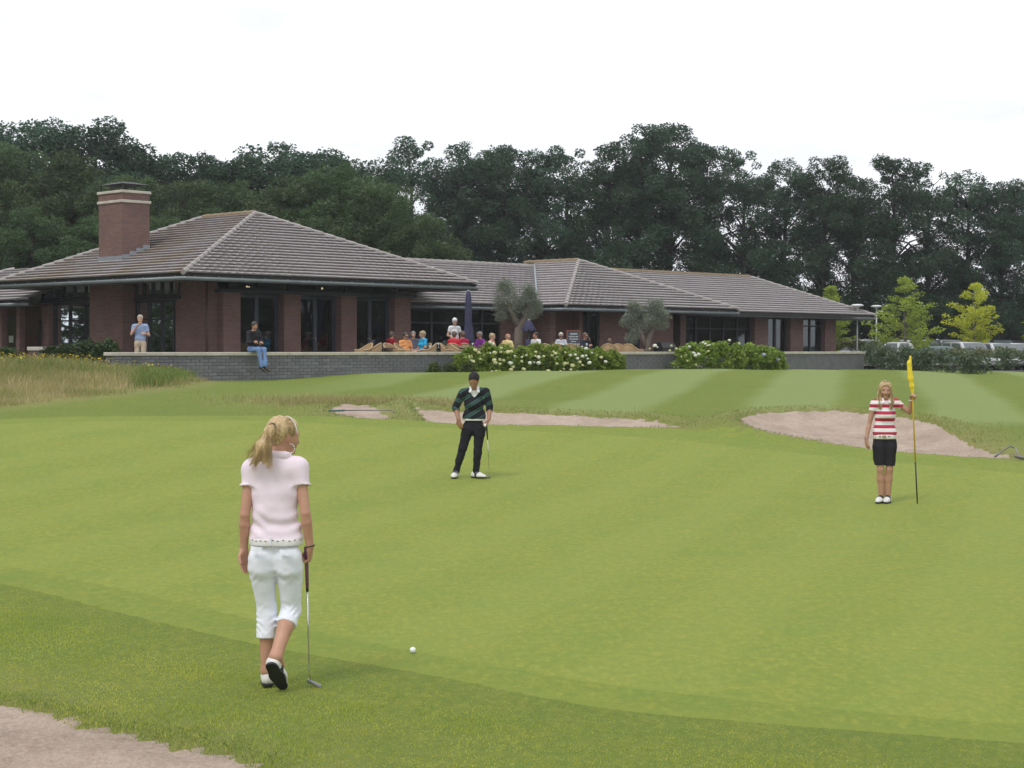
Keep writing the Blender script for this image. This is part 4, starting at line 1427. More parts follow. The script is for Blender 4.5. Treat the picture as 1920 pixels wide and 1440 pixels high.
fl2 = zf([(575, 790, 1), (525, 820, 0), (600, 805, 1), (725, 838, 0), (740, 790, 0), (825, 827, 0), (920, 803, 1), (1055, 757, 1), (1080, 772, 1), (1100, 790, 0), (1110, 845, 0), (920, 862, 1), (980, 890, 1), (963, 865, 1), (1012, 875, 1), (897, 940, 0), (880, 885, 0), (985, 983, 0), (1320, 737, 1), (1420, 770, 1),
          (1667, 880, 2), (1805, 930, 2), (790, 820, 0), (840, 900, 0), (1120, 785, 1)], 1120, 500, 5.333)
hydrangea('leafy hydrangea bush with few white and two blue blossoms beside the short terrace wall', 40.3,
          [(1280, 652, 690, 14), (1300, 645, 692, 18), (1325, 643, 694, 20), (1350, 640, 695, 20), (1378, 643, 696, 20), (1405, 646, 696, 20), (1430, 650, 696, 19), (1450, 655, 696, 15), (1461, 662, 695, 10)], fl2, 52)
# small shrubs at the foot of the wall
SHR = leafmat('small_shrub_leaf', (0.05, 0.085, 0.022), (0.115, 0.155, 0.045), (0.19, 0.14, 0.08), trans=0.25)
def small_bush(name, lab, u, vt, vb, hw, D, mat, seed, size=0.06, per=2600, cat='bush', group=None, n=24, deep=0.9):
    top, bot = at(u, vt, D), at(u, vb, D)
    r = hw * D / F
    H = top.z - bot.z
    rs = random.Random(seed)
    cl = []
    for _ in range(n):
        a = rs.uniform(0, 6.283); q = rs.random() ** 0.5
        f = rs.random()
        k = math.sqrt(max(0.0, 1 - f ** 2.2)) * 0.9 + 0.1
        cl.append((r * q * math.cos(a) * k, r * deep * q * math.sin(a) * k, H * 0.9 * f, rs.uniform(0.10, 0.17) * (1 + H * 0.4)))
    o = link(name, crown(seed, cl, per, size, flat=0.9, up=0.3, shell=0.2), mat, None, (top.x, D, bot.z))
    return tag(o, lab, cat, group)
small_bush('small_shrub', 'low reddish-tipped shrub at the left foot of the long blossoming hydrangea', 845, 681, 700, 13, 55.2, SHR, 61)
small_bush('small_shrub', 'tiny round green shrub standing alone in front of the terrace wall', 813, 686, 699, 9, 54.6, SHR, 62)
small_bush('small_shrub', 'small shrub at the front of the hydrangea by the lawn edge', 876, 684, 701, 12, 54.8, SHR, 63)
# dark evergreen shrubs by the side entrance
EVER = leafmat('evergreen_leaf', (0.022, 0.050, 0.014), (0.055, 0.095, 0.026), trans=0.15)
for k, (u, vt, vb, hw, D) in enumerate([(95, 652, 675, 22, 52), (130, 645, 673, 25, 51), (165, 639, 672, 26, 50.5), (200, 637, 668, 25, 50), (15, 656, 680, 22, 53), (-30, 654, 680, 26, 53)]):
    small_bush('evergreen_shrub', 'dark spreading evergreen shrub at the side entrance behind the tall grass', u, vt, vb, hw, D, EVER, 70 + k, 0.09, 1400, group='evergreen shrubs at the side entrance', n=40, deep=0.6)
# clipped hedges round the car park
HEDGE = leafmat('hedge_leaf', (0.055, 0.090, 0.048), (0.115, 0.170, 0.085), trans=0.15)
HEDGEY = leafmat('light_hedge_leaf', (0.085, 0.100, 0.028), (0.170, 0.180, 0.050), trans=0.2)
def hedge(lab, pts, thick, mat, seed, size=0.10, per=420):
    """pts: (u, v_top, v_bottom, depth) along the hedge"""
    rs = random.Random(seed)
    P = [(at(u, vt, D), at(u, vb, D)) for u, vt, vb, D in pts]
    O_ = Vector(P[0][1])
    cl = []
    for (t0, b0), (t1, b1) in zip(P[:-1], P[1:]):
        ln = (t1 - t0).length
        k = int(ln * 16)
        for _ in range(k):
            f = rs.random(); g = rs.random() ** 0.8
            t, b = t0.lerp(t1, f), b0.lerp(b1, f)
            q = b.lerp(t, 0.04 + 0.88 * g)
            cl.append((q.x - O_.x + rs.uniform(-.05, .05), q.y - O_.y + rs.uniform(-1, 1) * thick / 2, q.z - O_.z + rs.uniform(-.05, .05), rs.uniform(0.18, 0.30)))
    o = link('clipped_hedge', crown(seed, cl, per * 2, size, flat=1.0, up=0.25, shell=0.3), mat, None, O_)
    return tag(o, lab, 'hedge')
hedge('broad dark green hedge running from the short terrace wall towards the car park', [(1624, 646, 684, 76), (1660, 652, 694, 73), (1720, 655, 700, 69), (1790, 660, 704, 66), (1850, 662, 706, 64), (1858, 664, 705, 64)], 1.0, HEDGE, 81)
hedge('dark green hedge at the right, beyond the gap in the broad hedge', [(1862, 655, 690, 78), (1900, 653, 690, 77), (1990, 655, 692, 76)], 1.0, HEDGE, 82)
hedge('light yellowish clipped hedge beside the end of the clubhouse', [(1560, 640, 652, 92), (1610, 642, 655, 90), (1650, 646, 656, 88)], 0.8, HEDGEY, 83)
hedge('light yellowish clipped hedge between the rows of parked cars', [(1700, 648, 664, 92), (1745, 647, 662, 93), (1795, 650, 664, 94)], 0.8, HEDGEY, 84)
hedge('thin yellow-topped hedge in front of the silver parked cars', [(1785, 657, 668, 84), (1850, 658, 668, 84), (1925, 659, 670, 84)], 0.7, HEDGEY, 85)

# ------------------------------------------------------------------ grasses
def blades(P, h, wdt, rs, lean=0.35, windx=0.0):
    """two-segment tapering blades: 5 points, 3 triangles"""
    n = len(P)
    a = rs.rand(n) * 6.283
    d = np.c_[np.cos(a), np.sin(a), np.zeros(n)]
    b = rs.rand(n) * 6.283
    e = np.c_[np.cos(b), np.sin(b), np.zeros(n)]
    ll = (lean * (0.3 + rs.rand(n)))[:, None]
    hh = h[:, None]
    off = e * ll * hh + np.array([windx, 0, 0]) * hh
    up = np.array([0, 0, 1.0])
    wv = d * (wdt[:, None] / 2)
    p0, p1 = P - wv, P + wv
    m = P + off * 0.35 + up * hh * 0.55
    p2, p3 = m - wv * 0.7, m + wv * 0.7
    tip = P + off + up * hh * (1 - 0.3 * ll)
    V = np.stack([p0, p1, p2, p3, tip], 1).reshape(-1, 3)
    i = np.arange(n)[:, None] * 5
    F_ = np.concatenate([i + [0, 1, 3], i + [0, 3, 2], i + [2, 3, 4]])
    return V, F_
def grass_stuff(name, lab, cat, X, Y, h, wdt, mat, seed, lean=0.35, windx=0.0, var=None):
    rs = np.random.RandomState(seed)
    Z = full_z(X, Y) - 0.005
    V, F_ = blades(np.c_[X, Y, Z], h, wdt, rs, lean, windx)
    vv = rs.rand(len(X)) if var is None else var
    o = link(name, mesh_np(name, V, F_, var=np.repeat(vv, 5)), mat)
    tag(o, lab, cat)
    o['kind'] = 'stuff'
    return o
def scatter(n, x0, x1, y0, y1, rs, accept):
    X = x0 + (x1 - x0) * rs.rand(n)
    Y = y0 + (y1 - y0) * rs.rand(n)
    k = accept(X, Y) > rs.rand(n)
    return X[k], Y[k]
def in_bunkers(X, Y):
    r = np.full(X.shape, -9.0)
    for p in BUNK:
        r = np.maximum(r, sdist(p, X, Y))
    return r
rs = np.random.RandomState(7)
BLADE_L = leafmat('lawn_blade', (0.32, 0.41, 0.068), (0.64, 0.62, 0.11), (0.70, 0.63, 0.23), trans=0.45, rough=0.7)
BLADE_D = leafmat('dry_blade', (0.20, 0.25, 0.06), (0.58, 0.49, 0.25), (0.66, 0.56, 0.33), trans=0.4, rough=0.8)
BLADE_G = leafmat('rough_blade', (0.12, 0.18, 0.040), (0.22, 0.28, 0.070), (0.36, 0.32, 0.14), trans=0.3, rough=0.7)
# close rough in front: short, patchy
def fbm(X, Y, f, seed):
    r_ = np.random.RandomState(seed)
    z = 0
    for o in range(4):
        a, b, c, d = r_.normal(size=4) * f * 1.8 ** o
        z = z + np.sin(a * X + b * Y + 6 * r_.rand() + 1.5 * np.sin(c * X + d * Y)) / 1.5 ** o
    return z / 2.2
def acc(X, Y):
    f = -sdist(GREEN, X, Y)
    d = in_bunkers(X, Y)
    return np.where(d < 0.05, 1.0, 0) * sstep(-0.05, 0.5, f) * (np.abs(X / Y) < 0.33)
X, Y = scatter(300000, -5.0, 5.2, 8.2, 17.0, rs, acc)
fe = sstep(0.0, 1.6, -sdist(GREEN, X, Y))
lush = sstep(0.25, 0.9, fbm(X, Y, 1.1, 3)) + np.exp(-((X + 3.9) / 0.9) ** 2 - ((Y - 13.0) / 0.8) ** 2) * 1.2 + np.exp(-((X + 1.85) / 0.9) ** 2 - ((Y - 9.7) / 0.45) ** 2)
lush = np.clip(lush, 0, 1.3)
h = (0.007 + 0.013 * rs.rand(len(X))) * (0.55 + 0.45 * fe) * (1 + 0.9 * lush * fe)
yel_ = fbm(X, Y, 1.7, 5)
grass_stuff('rough_grass', 'short rough grass in the foreground around the near sand bunker', 'grass', X, Y, h, 0.0035 + 0.0025 * rs.rand(len(X)), BLADE_L, 71, 0.8,
            var=np.clip(0.50 + 0.28 * yel_ - 0.34 * lush + 0.45 * (rs.rand(len(X)) - 0.5), 0, 1))
# lips of the bunkers
Xl, Yl = [], []
for bi, p in enumerate(BUNK):
    x0, y0 = p.min(0) - 0.6
    x1, y1 = p.max(0) + 0.6
    x0, x1 = max(x0, -9), min(x1, 15)
    X, Y = scatter(60000 if bi == 0 else (36000 if bi != 1 else 12000), x0, x1, max(y0, 7.5), y1, rs, lambda X, Y: np.exp(-(np.abs(sdist(p, X, Y) + 0.07) / (0.14 if bi == 0 else 0.16)) ** 2) * (ragged(sdist(p, X, Y), X, Y) < 0.03) * (np.ones_like(X) if bi == 0 else 0.25 + 0.75 * bank(p, Y)))
    Xl.append(X); Yl.append(Y)
X, Y = np.concatenate(Xl), np.concatenate(Yl)
nearb = Y < 15
h = np.where(nearb, 0.012 + 0.02 * rs.rand(len(X)), 0.008 + 0.045 * rs.rand(len(X)) ** 3)
grass_stuff('bunker_lip_grass', 'ragged half-dry grass growing along the lips of the sand bunkers', 'grass', X, Y, h, np.where(nearb, 0.004, 0.009), BLADE_G, 72, 0.8)
# tall dry grass at the left
X, Y = scatter(130000, -16, -4, 32, 53, rs, lambda X, Y: sstep(-0.35, 0.6, sdist(TALL, X, Y) + 0.25 * fbm(X, Y, 1.6, 8)) * (np.abs(X / Y) < 0.36) * (0.55 + 0.45 * sstep(-0.5, 0.5, fbm(X, Y, 1.3, 9))))
pn = fbm(X, Y, 0.8, 11)
tuft = fbm(X, Y, 2.6, 12)
edge = sstep(0.0, 2.2, sdist(TALL, X, Y))
grass_stuff('tall_dry_grass', 'tall uncut straw-coloured grass on the bank before the terrace wall', 'grass', X, Y, (0.10 + 0.30 * rs.rand(len(X)) ** 1.3) * (0.5 + 0.55 * edge) * (1 + 0.35 * tuft), 0.007 + 0.007 * rs.rand(len(X)), BLADE_D, 73, 0.75, 0.15,
            var=np.clip(0.45 + 0.45 * pn + 0.7 * (rs.rand(len(X)) - 0.5), 0, 1))
X, Y = scatter(60000, -14, -5.5, 38, 52, rs, lambda X, Y: sstep(0.0, 0.8, sdist(TALL, X, Y)) * np.clip(sstep(0.6, 0.2, np.abs(X + 0.205 * Y - 0.5) * 0.4) + 0.25 * sstep(42, 47, Y), 0, 1) * (np.abs(X / Y) < 0.36))
grass_stuff('green_weeds', 'green weeds among the tall dry grass by the terrace wall corner', 'weeds', X, Y, 0.2 + 0.25 * rs.rand(len(X)), 0.014 + 0.012 * rs.rand(len(X)), BLADE_G, 74, 0.7)
# yellow flowers of the bank
YEL = pmat('ragwort_yellow', (0.62, 0.48, 0.03), (0.5, 0.36, 0.02), 9, 0.7)
X, Y = scatter(5200, -15, -6, 43, 53, rs, lambda X, Y: sstep(0.2, 0.9, sdist(TALL, X, Y)) * sstep(44, 49, Y) * (np.abs(X / Y) < 0.36))
C = np.c_[X, Y, full_z(X, Y) + 0.20 + 0.20 * rs.rand(len(X))]
V, t = leaves(C, 0.045, rs, 0.8, aspect=0.9)
o = tag(link('yellow_flowers', mesh_np('yellow_flowers', V, t), YEL), 'small yellow wild flowers over the tall dry grass', 'flowers')
o['kind'] = 'stuff'
# straw-coloured grass on the mound by the small bunker
X, Y = scatter(70000, -8.0, -0.5, 34.0, 41.5, rs, lambda X, Y: np.exp(-((X + 3.2) / 1.9) ** 2 - ((Y - 38.2) / 1.3) ** 2) * (in_bunkers(X, Y) < -0.02))
grass_stuff('straw_grass', 'straw-coloured longer grass on the mound above the small sand bunker', 'grass', X, Y, 0.05 + 0.13 * rs.rand(len(X)), 0.007 + 0.005 * rs.rand(len(X)), BLADE_D, 75, 0.6)
# scattered rough on the slopes between the bunkers
X, Y = scatter(160000, -12, 13, 31, 44, rs, lambda X, Y: (sdist(FRINGE, X, Y) < 0.0) * (in_bunkers(X, Y) < -0.03) * np.exp(-np.maximum(0, -in_bunkers(X, Y)) / 0.5) * 0.8 * (np.abs(X / Y) < 0.34))
grass_stuff('slope_grass', 'uneven rough grass on the slopes around the far sand bunkers', 'grass', X, Y, 0.02 + 0.06 * rs.rand(len(X)), 0.007 + 0.004 * rs.rand(len(X)), leafmat('slope_blade', (0.16, 0.20, 0.045), (0.27, 0.30, 0.085), (0.42, 0.36, 0.18), trans=0.3, rough=0.8), 76, 0.8)

# ------------------------------------------------------------------ people: smooth solids from distance fields
V3 = lambda *a: np.array(a, float)
def unit(v):
    v = np.asarray(v, float)
    return v / (np.linalg.norm(v) + 1e-12)
class Prim:
    """tapered capsule a-b (radii ra, rb), flattened by 'flat' along 'fd'; k = blend width; op '+' or '-'"""
    def __init__(self, a, b, ra, rb=None, flat=1.0, fd=None, k=0.02, op='+', cut=None):
        self.cut = None if cut is None else (np.asarray(cut[0], float), unit(cut[1]))
        self.a, self.b = np.asarray(a, float), np.asarray(b, float)
        self.ra, self.rb = ra, ra if rb is None else rb
        self.flat = flat
        self.fd = None if fd is None else unit(fd)
        self.k, self.op = k, op
    def grown(self, g, k=None):
        p = Prim(self.a, self.b, self.ra + g, self.rb + g, self.flat, self.fd, self.k if k is None else k, self.op)
        p.cut = self.cut
        return p
    def bounds(self, m):
        r = max(self.ra, self.rb) * max(1, self.flat) + m
        return np.minimum(self.a, self.b) - r, np.maximum(self.a, self.b) + r
    def eval(self, P):
        ab = self.b - self.a
        L2 = ab @ ab + 1e-12
        w = P - self.a
        t = np.clip((w @ ab) / L2, 0, 1)
        q = w - t[..., None] * ab
        if self.fd is not None and self.flat != 1.0:
            c = q @ self.fd
            q = q + ((1 / self.flat - 1) * c)[..., None] * self.fd
        d = np.sqrt((q * q).sum(-1)) - (self.ra + (self.rb - self.ra) * t)
        d = d * (min(1.0, self.flat) if self.flat < 1 else 1.0)
        if self.cut is not None:
            d = np.maximum(d, (P - self.cut[0]) @ self.cut[1])
        return d

def solid(prims, h, cuts=(), warp=None, hollow=None):
    """polygonise (surface nets). cuts: (point, normal) keeps the side the normal points away from"""
    lo = np.min([p.bounds(0)[0] for p in prims if p.op == '+'], 0) - 3 * h
    hi = np.max([p.bounds(0)[1] for p in prims if p.op == '+'], 0) + 3 * h
    n = np.ceil((hi - lo) / h).astype(int) + 1
    f = np.full(n, 1.0, np.float32)
    ax = [lo[i] + h * np.arange(n[i]) for i in range(3)]
    def sub(b0, b1):
        i0 = np.clip(np.floor((b0 - lo) / h).astype(int), 0, n - 1)
        i1 = np.clip(np.ceil((b1 - lo) / h).astype(int) + 1, 1, n)
        sl = tuple(slice(i0[i], i1[i]) for i in range(3))
        G = np.stack(np.meshgrid(*[ax[i][sl[i]] for i in range(3)], indexing='ij'), -1)
        return sl, G
    for p in prims:
        sl, G = sub(*p.bounds(p.k + 3 * h))
        if 0 in G.shape:
            continue
        d = p.eval(G)
        c = f[sl]
        if p.op == '+':
            hh = np.maximum(p.k - np.abs(c - d), 0) / p.k
            f[sl] = np.minimum(c, d) - hh * hh * p.k * 0.25
        else:
            hh = np.maximum(p.k - np.abs(c + d), 0) / p.k
            f[sl] = np.maximum(c, -d) + hh * hh * p.k * 0.25
    if hollow is not None:
        for p in hollow:
            sl, G = sub(*p.bounds(3 * h))
            if 0 in G.shape:
                continue
            f[sl] = np.maximum(f[sl], -p.eval(G))
    if cuts or warp:
        G = np.stack(np.meshgrid(*ax, indexing='ij'), -1)
        if warp:
            m = np.abs(f) < 0.05
            f[m] += warp(G[m])
        for (c, nn) in cuts:
            f = np.maximum(f, (G - np.asarray(c, float)) @ unit(nn))
    return nets(f, lo, h)

def nets(f, lo, h):
    neg = f < 0
    c = [neg[i:f.shape[0] - 1 + i, j:f.shape[1] - 1 + j, k:f.shape[2] - 1 + k] for i in (0, 1) for j in (0, 1) for k in (0, 1)]
    s = sum(x.astype(np.int8) for x in c)
    act = (s > 0) & (s < 8)
    idx = -np.ones(act.shape, np.int64)
    I = np.argwhere(act)
    if len(I) == 0:
        return np.zeros((0, 3)), np.zeros((0, 4), int)
    idx[act] = np.arange(len(I))
    acc = np.zeros((len(I), 3))
    cnt = np.zeros(len(I))
    cor = [(i, j, k) for i in (0, 1) for j in (0, 1) for k in (0, 1)]
    vals = {q: f[I[:, 0] + q[0], I[:, 1] + q[1], I[:, 2] + q[2]] for q in cor}
    for q in cor:
        for axx in range(3):
            if q[axx] == 0:
                r = list(q); r[axx] = 1; r = tuple(r)
                a, b = vals[q], vals[r]
                m = (a < 0) != (b < 0)
                t = np.where(m, a / (a - b + 1e-12), 0)
                p = np.tile(np.array(q, float), (len(I), 1))
                p[:, axx] += t
                acc += p * m[:, None]
                cnt += m
    Vv = lo + h * (I + acc / np.maximum(cnt, 1)[:, None])
    quads = []
    for axx in range(3):
        u, v = [(1, 2), (2, 0), (0, 1)][axx]
        sl0 = [slice(None)] * 3; sl1 = [slice(None)] * 3
        sl0[axx] = slice(0, f.shape[axx] - 1); sl1[axx] = slice(1, None)
        A, B = neg[tuple(sl0)], neg[tuple(sl1)]
        E = np.argwhere(A != B)
        ok = (E[:, u] > 0) & (E[:, v] > 0) & (E[:, u] < f.shape[u] - 1) & (E[:, v] < f.shape[v] - 1)
        E = E[ok]
        def cell(du, dv):
            q = E.copy(); q[:, u] += du; q[:, v] += dv
            return idx[q[:, 0], q[:, 1], q[:, 2]]
        Q = np.stack([cell(-1, -1), cell(0, -1), cell(0, 0), cell(-1, 0)], 1)
        flip = ~A[E[:, 0], E[:, 1], E[:, 2]]
        Q[flip] = Q[flip][:, ::-1]
        quads.append(Q)
    Q = np.concatenate(quads)
    return Vv, Q[(Q >= 0).all(1)]

def smooth_mesh(V, Q, it=1, lam=0.5):
    for _ in range(it):
        acc = np.zeros_like(V); cnt = np.zeros(len(V))
        for a, b in ((0, 1), (1, 2), (2, 3), (3, 0)):
            np.add.at(acc, Q[:, a], V[Q[:, b]]); np.add.at(acc, Q[:, b], V[Q[:, a]])
            np.add.at(cnt, Q[:, a], 1); np.add.at(cnt, Q[:, b], 1)
        V = V + lam * (acc / np.maximum(cnt, 1)[:, None] - V)
    return V

def sdf_obj(name, prims, h, mat, parent, cuts=(), warp=None, hollow=None, it=1):
    V, Q = solid(prims, h, cuts, warp, hollow)
    if it:
        V = smooth_mesh(V, Q, it)
    return link(name, mesh_np(name, V, Q, smooth=True), mat, parent)

def hand(w, d, nrm, side, curl=(0.25, 0.3, 0.25), sc=1.0, r=0.0082, spread=1.0, thumb=(0.55, 0.65, 0.25), k=0.007):
    """wrist w, pointing d, palm facing nrm; thumb on the side*(d x nrm) edge. Four unequal bent fingers and a thumb."""
    d = unit(d); nrm = unit(np.asarray(nrm, float) - d * (np.asarray(nrm, float) @ d))
    l = np.cross(d, nrm) * side
    P = [Prim(w - d * 0.01, w + d * 0.03 * sc, 0.021 * sc, 0.024 * sc, 0.72, nrm, 0.02)]
    offs = [0.030, 0.010, -0.010, -0.028]
    lens = [0.92, 1.0, 0.93, 0.74]
    for o, ln in zip(offs, lens):
        o = o * sc * spread
        p0 = w + d * 0.022 * sc + l * o * 0.7
        p1 = w + d * (0.088 - 0.10 * abs(o)) * sc + l * o
        P.append(Prim(p0, p1, 0.0125 * sc, 0.0108 * sc, 1, None, 0.015))
        a = 0.0
        q = p1
        for L_, c, rr in zip((0.040, 0.026, 0.021), curl, (1.0, 0.92, 0.82)):
            a += c
            e = q + (d * math.cos(a) + nrm * math.sin(a)) * L_ * ln * sc
            P.append(Prim(q, e, r * rr * 1.04, r * rr * 0.95, 1, None, k))
            q = e
    t0 = w + d * 0.022 * sc + l * 0.024 * sc + nrm * 0.006
    td = unit(d * thumb[0] + l * thumb[1] + nrm * thumb[2])
    t1 = t0 + td * 0.036 * sc
    td2 = unit(d * (thumb[0] + 0.35) + l * (thumb[1] - 0.35) + nrm * (thumb[2] + 0.2))
    t2 = t1 + td2 * 0.030 * sc
    t3 = t2 + unit(td2 + nrm * 0.25) * 0.022 * sc
    P += [Prim(t0, t1, 0.0135 * sc, 0.0105 * sc, 1, None, 0.014), Prim(t1, t2, r * 1.15, r * 1.1, 1, None, k), Prim(t2, t3, r * 1.1, r * 0.85, 1, None, k)]
    return P

def head(c, fwd, up, s=1.0, female=True):
    """c = middle of the skull between the ears; head about 0.225 m high"""
    fwd = unit(fwd); up = unit(np.asarray(up, float) - fwd * (np.asarray(up, float) @ fwd)); rt_ = np.cross(fwd, up)
    p = lambda r, f, u: c + (rt_ * r + fwd * f + up * u) * s
    jw = 0.030 if female else 0.036
    P = [Prim(p(0, -0.028, 0.036), p(0, 0.022, 0.034), 0.077 * s, 0.073 * s, 0.95, rt_, 0.03),
         Prim(p(0, 0.030, -0.030), p(0, 0.045, -0.078), 0.060 * s, jw * s, 0.98, rt_, 0.03),
         Prim(p(0, 0.02, 0.0), p(0, 0.055, -0.02), 0.066 * s, 0.045 * s, 1, None, 0.03),
         Prim(p(-0.03, 0.062, -0.022), p(-0.034, 0.066, -0.028), 0.022 * s, 0.020 * s, 1, None, 0.02), Prim(p(0.03, 0.062, -0.022), p(0.034, 0.066, -0.028), 0.022 * s, 0.020 * s, 1, None, 0.02),
         Prim(p(0, 0.090, 0.008), p(0, 0.108, -0.030), 0.008 * s, 0.0125 * s, 1, None, 0.012),                    # nose
         Prim(p(-0.012, 0.095, -0.033), p(0.012, 0.095, -0.033), 0.009 * s, None, 1, None, 0.010),
         Prim(p(-0.036, 0.082, 0.022), p(0.036, 0.082, 0.022), 0.010 * s, None, 1, None, 0.018),                  # brow
         Prim(p(-0.018, 0.085, -0.054), p(0.018, 0.085, -0.054), 0.0085 * s, None, 0.7, up, 0.008),               # lips
         Prim(p(-0.015, 0.084, -0.064), p(0.015, 0.084, -0.064), 0.0085 * s, None, 0.7, up, 0.008),
         Prim(p(0, 0.076, -0.090), p(0, 0.078, -0.092), 0.018 * s, None, 1, None, 0.02),                          # chin
         Prim(p(-0.031, 0.094, 0.004), p(-0.029, 0.094, 0.004), 0.013 * s, None, 1, None, 0.010, '-'), Prim(p(0.031, 0.094, 0.004), p(0.029, 0.094, 0.004), 0.013 * s, None, 1, None, 0.010, '-')]
    for sg in (-1, 1):                                                                                            # lids, ears
        P += [Prim(p(sg * 0.020, 0.0845, 0.0125), p(sg * 0.043, 0.081, 0.0120), 0.0062 * s, None, 1, None, 0.006), Prim(p(sg * 0.021, 0.082, -0.0060), p(sg * 0.042, 0.079, -0.0058), 0.0058 * s, None, 1, None, 0.006)]
        P += [Prim(p(sg * 0.074, -0.008, 0.018), p(sg * 0.072, 0.0, -0.022), 0.017 * s, 0.011 * s, 0.45, rt_, 0.008)]
    return P, p

def eyes(parent, p, s, irisc=(0.08, 0.06, 0.05)):
    """eyes with lids, brows and mouth line as small parts of the head"""
    wm = pmat('eye_white', (0.7, 0.7, 0.68), None, 10, 0.3)
    im = pmat('iris_' + '%d' % int(irisc[0] * 999), irisc, None, 10, 0.2)
    for sg in (-1, 1):
        bm = bmesh.new(); bmesh.ops.create_uvsphere(bm, u_segments=10, v_segments=8, radius=0.0112 * s)
        me = bpy.data.meshes.new('eye'); bm.to_mesh(me); bm.free()
        e = link('eye', me, wm, parent, Vector(p(sg * 0.031, 0.0775, 0.003)))
        c = Vector(p(sg * 0.031, 0.0835, 0.003)) - Vector(p(sg * 0.031, 0.0775, 0.003))
        bm = bmesh.new(); bmesh.ops.create_uvsphere(bm, u_segments=8, v_segments=6, radius=0.0066 * s)
        me = bpy.data.meshes.new('iris'); bm.to_mesh(me); bm.free()
        link('iris', me, im, e, c)

def torso(pel, chest, sl, sr, front, hipw, waistw, chestw, flat=0.64, neck=None, bust=0.0):
    """pelvis, waist, rib cage, shoulder girdle"""
    pel, chest, sl, sr = [np.asarray(x, float) for x in (pel, chest, sl, sr)]
    ax = unit(sr - sl)
    up = unit(chest - pel)
    f = unit(front)
    w = pel + (chest - pel) * 0.45
    P = [Prim(pel - ax * hipw * 0.42 - up * 0.03, pel + ax * hipw * 0.42 - up * 0.03, hipw * 0.60, None, flat * 1.08, f, 0.05),
         Prim(pel - ax * hipw * 0.28 + up * 0.06, pel + ax * hipw * 0.28 + up * 0.06, hipw * 0.62, None, flat, f, 0.05),
         Prim(w - ax * waistw * 0.35, w + ax * waistw * 0.35, waistw * 0.66, None, flat * 0.95, f, 0.07),
         Prim(chest - ax * chestw * 0.36 - up * 0.04, chest + ax * chestw * 0.36 - up * 0.04, chestw * 0.66, None, flat, f, 0.07),
         Prim(chest - ax * chestw * 0.30 + up * 0.06, chest + ax * chestw * 0.30 + up * 0.06, chestw * 0.58, None, flat, f, 0.06),
         Prim(w, chest, waistw * 0.85, chestw * 0.85, flat * 0.82, f, 0.06)]
    mid = (sl + sr) / 2
    P += [Prim(sl * 0.93 + mid * 0.07, sr * 0.93 + mid * 0.07, 0.047, None, 1, None, 0.05)]
    if neck is not None:
        P += [Prim(sl * 0.6 + mid * 0.4 + up * 0.008, mid + up * 0.052, 0.034, 0.040, 1, None, 0.04), Prim(sr * 0.6 + mid * 0.4 + up * 0.008, mid + up * 0.052, 0.034, 0.040, 1, None, 0.04)]
    if bust:
        for sg in (-1, 1):
            b = chest + ax * sg * chestw * 0.36 + f * chestw * 0.42 - up * 0.035
            P.append(Prim(b, b + f * 0.02, bust, bust * 0.8, 1, None, 0.05))
    return P

def arm(s, e, w, r=(0.041, 0.0315, 0.0345, 0.0235), k=0.03):
    s, e, w = [np.asarray(x, float) for x in (s, e, w)]
    m = e + (w - e) * 0.28
    return [Prim(s, e, r[0], r[1], 1, None, k), Prim(e, m, r[1] * 0.98, r[2], 1, None, 0.006), Prim(m, w, r[2], r[3], 1, None, 0.006)]
def leg(hp, kn, an, back, r=(0.082, 0.054, 0.050, 0.033), k=0.04):
    hp, kn, an = [np.asarray(x, float) for x in (hp, kn, an)]
    b = unit(back)
    c0 = kn + (an - kn) * 0.12 + b * 0.012
    c1 = kn + (an - kn) * 0.36 + b * 0.016
    return [Prim(hp, kn, r[0], r[1], 1, None, k), Prim(kn, an, r[1] * 0.92, r[3], 1, None, 0.03), Prim(c0, c1, r[2] * 0.92, r[2] * 1.04, 1, None, 0.03), Prim(c1, an, r[2] * 1.0, r[3], 1, None, 0.03)]
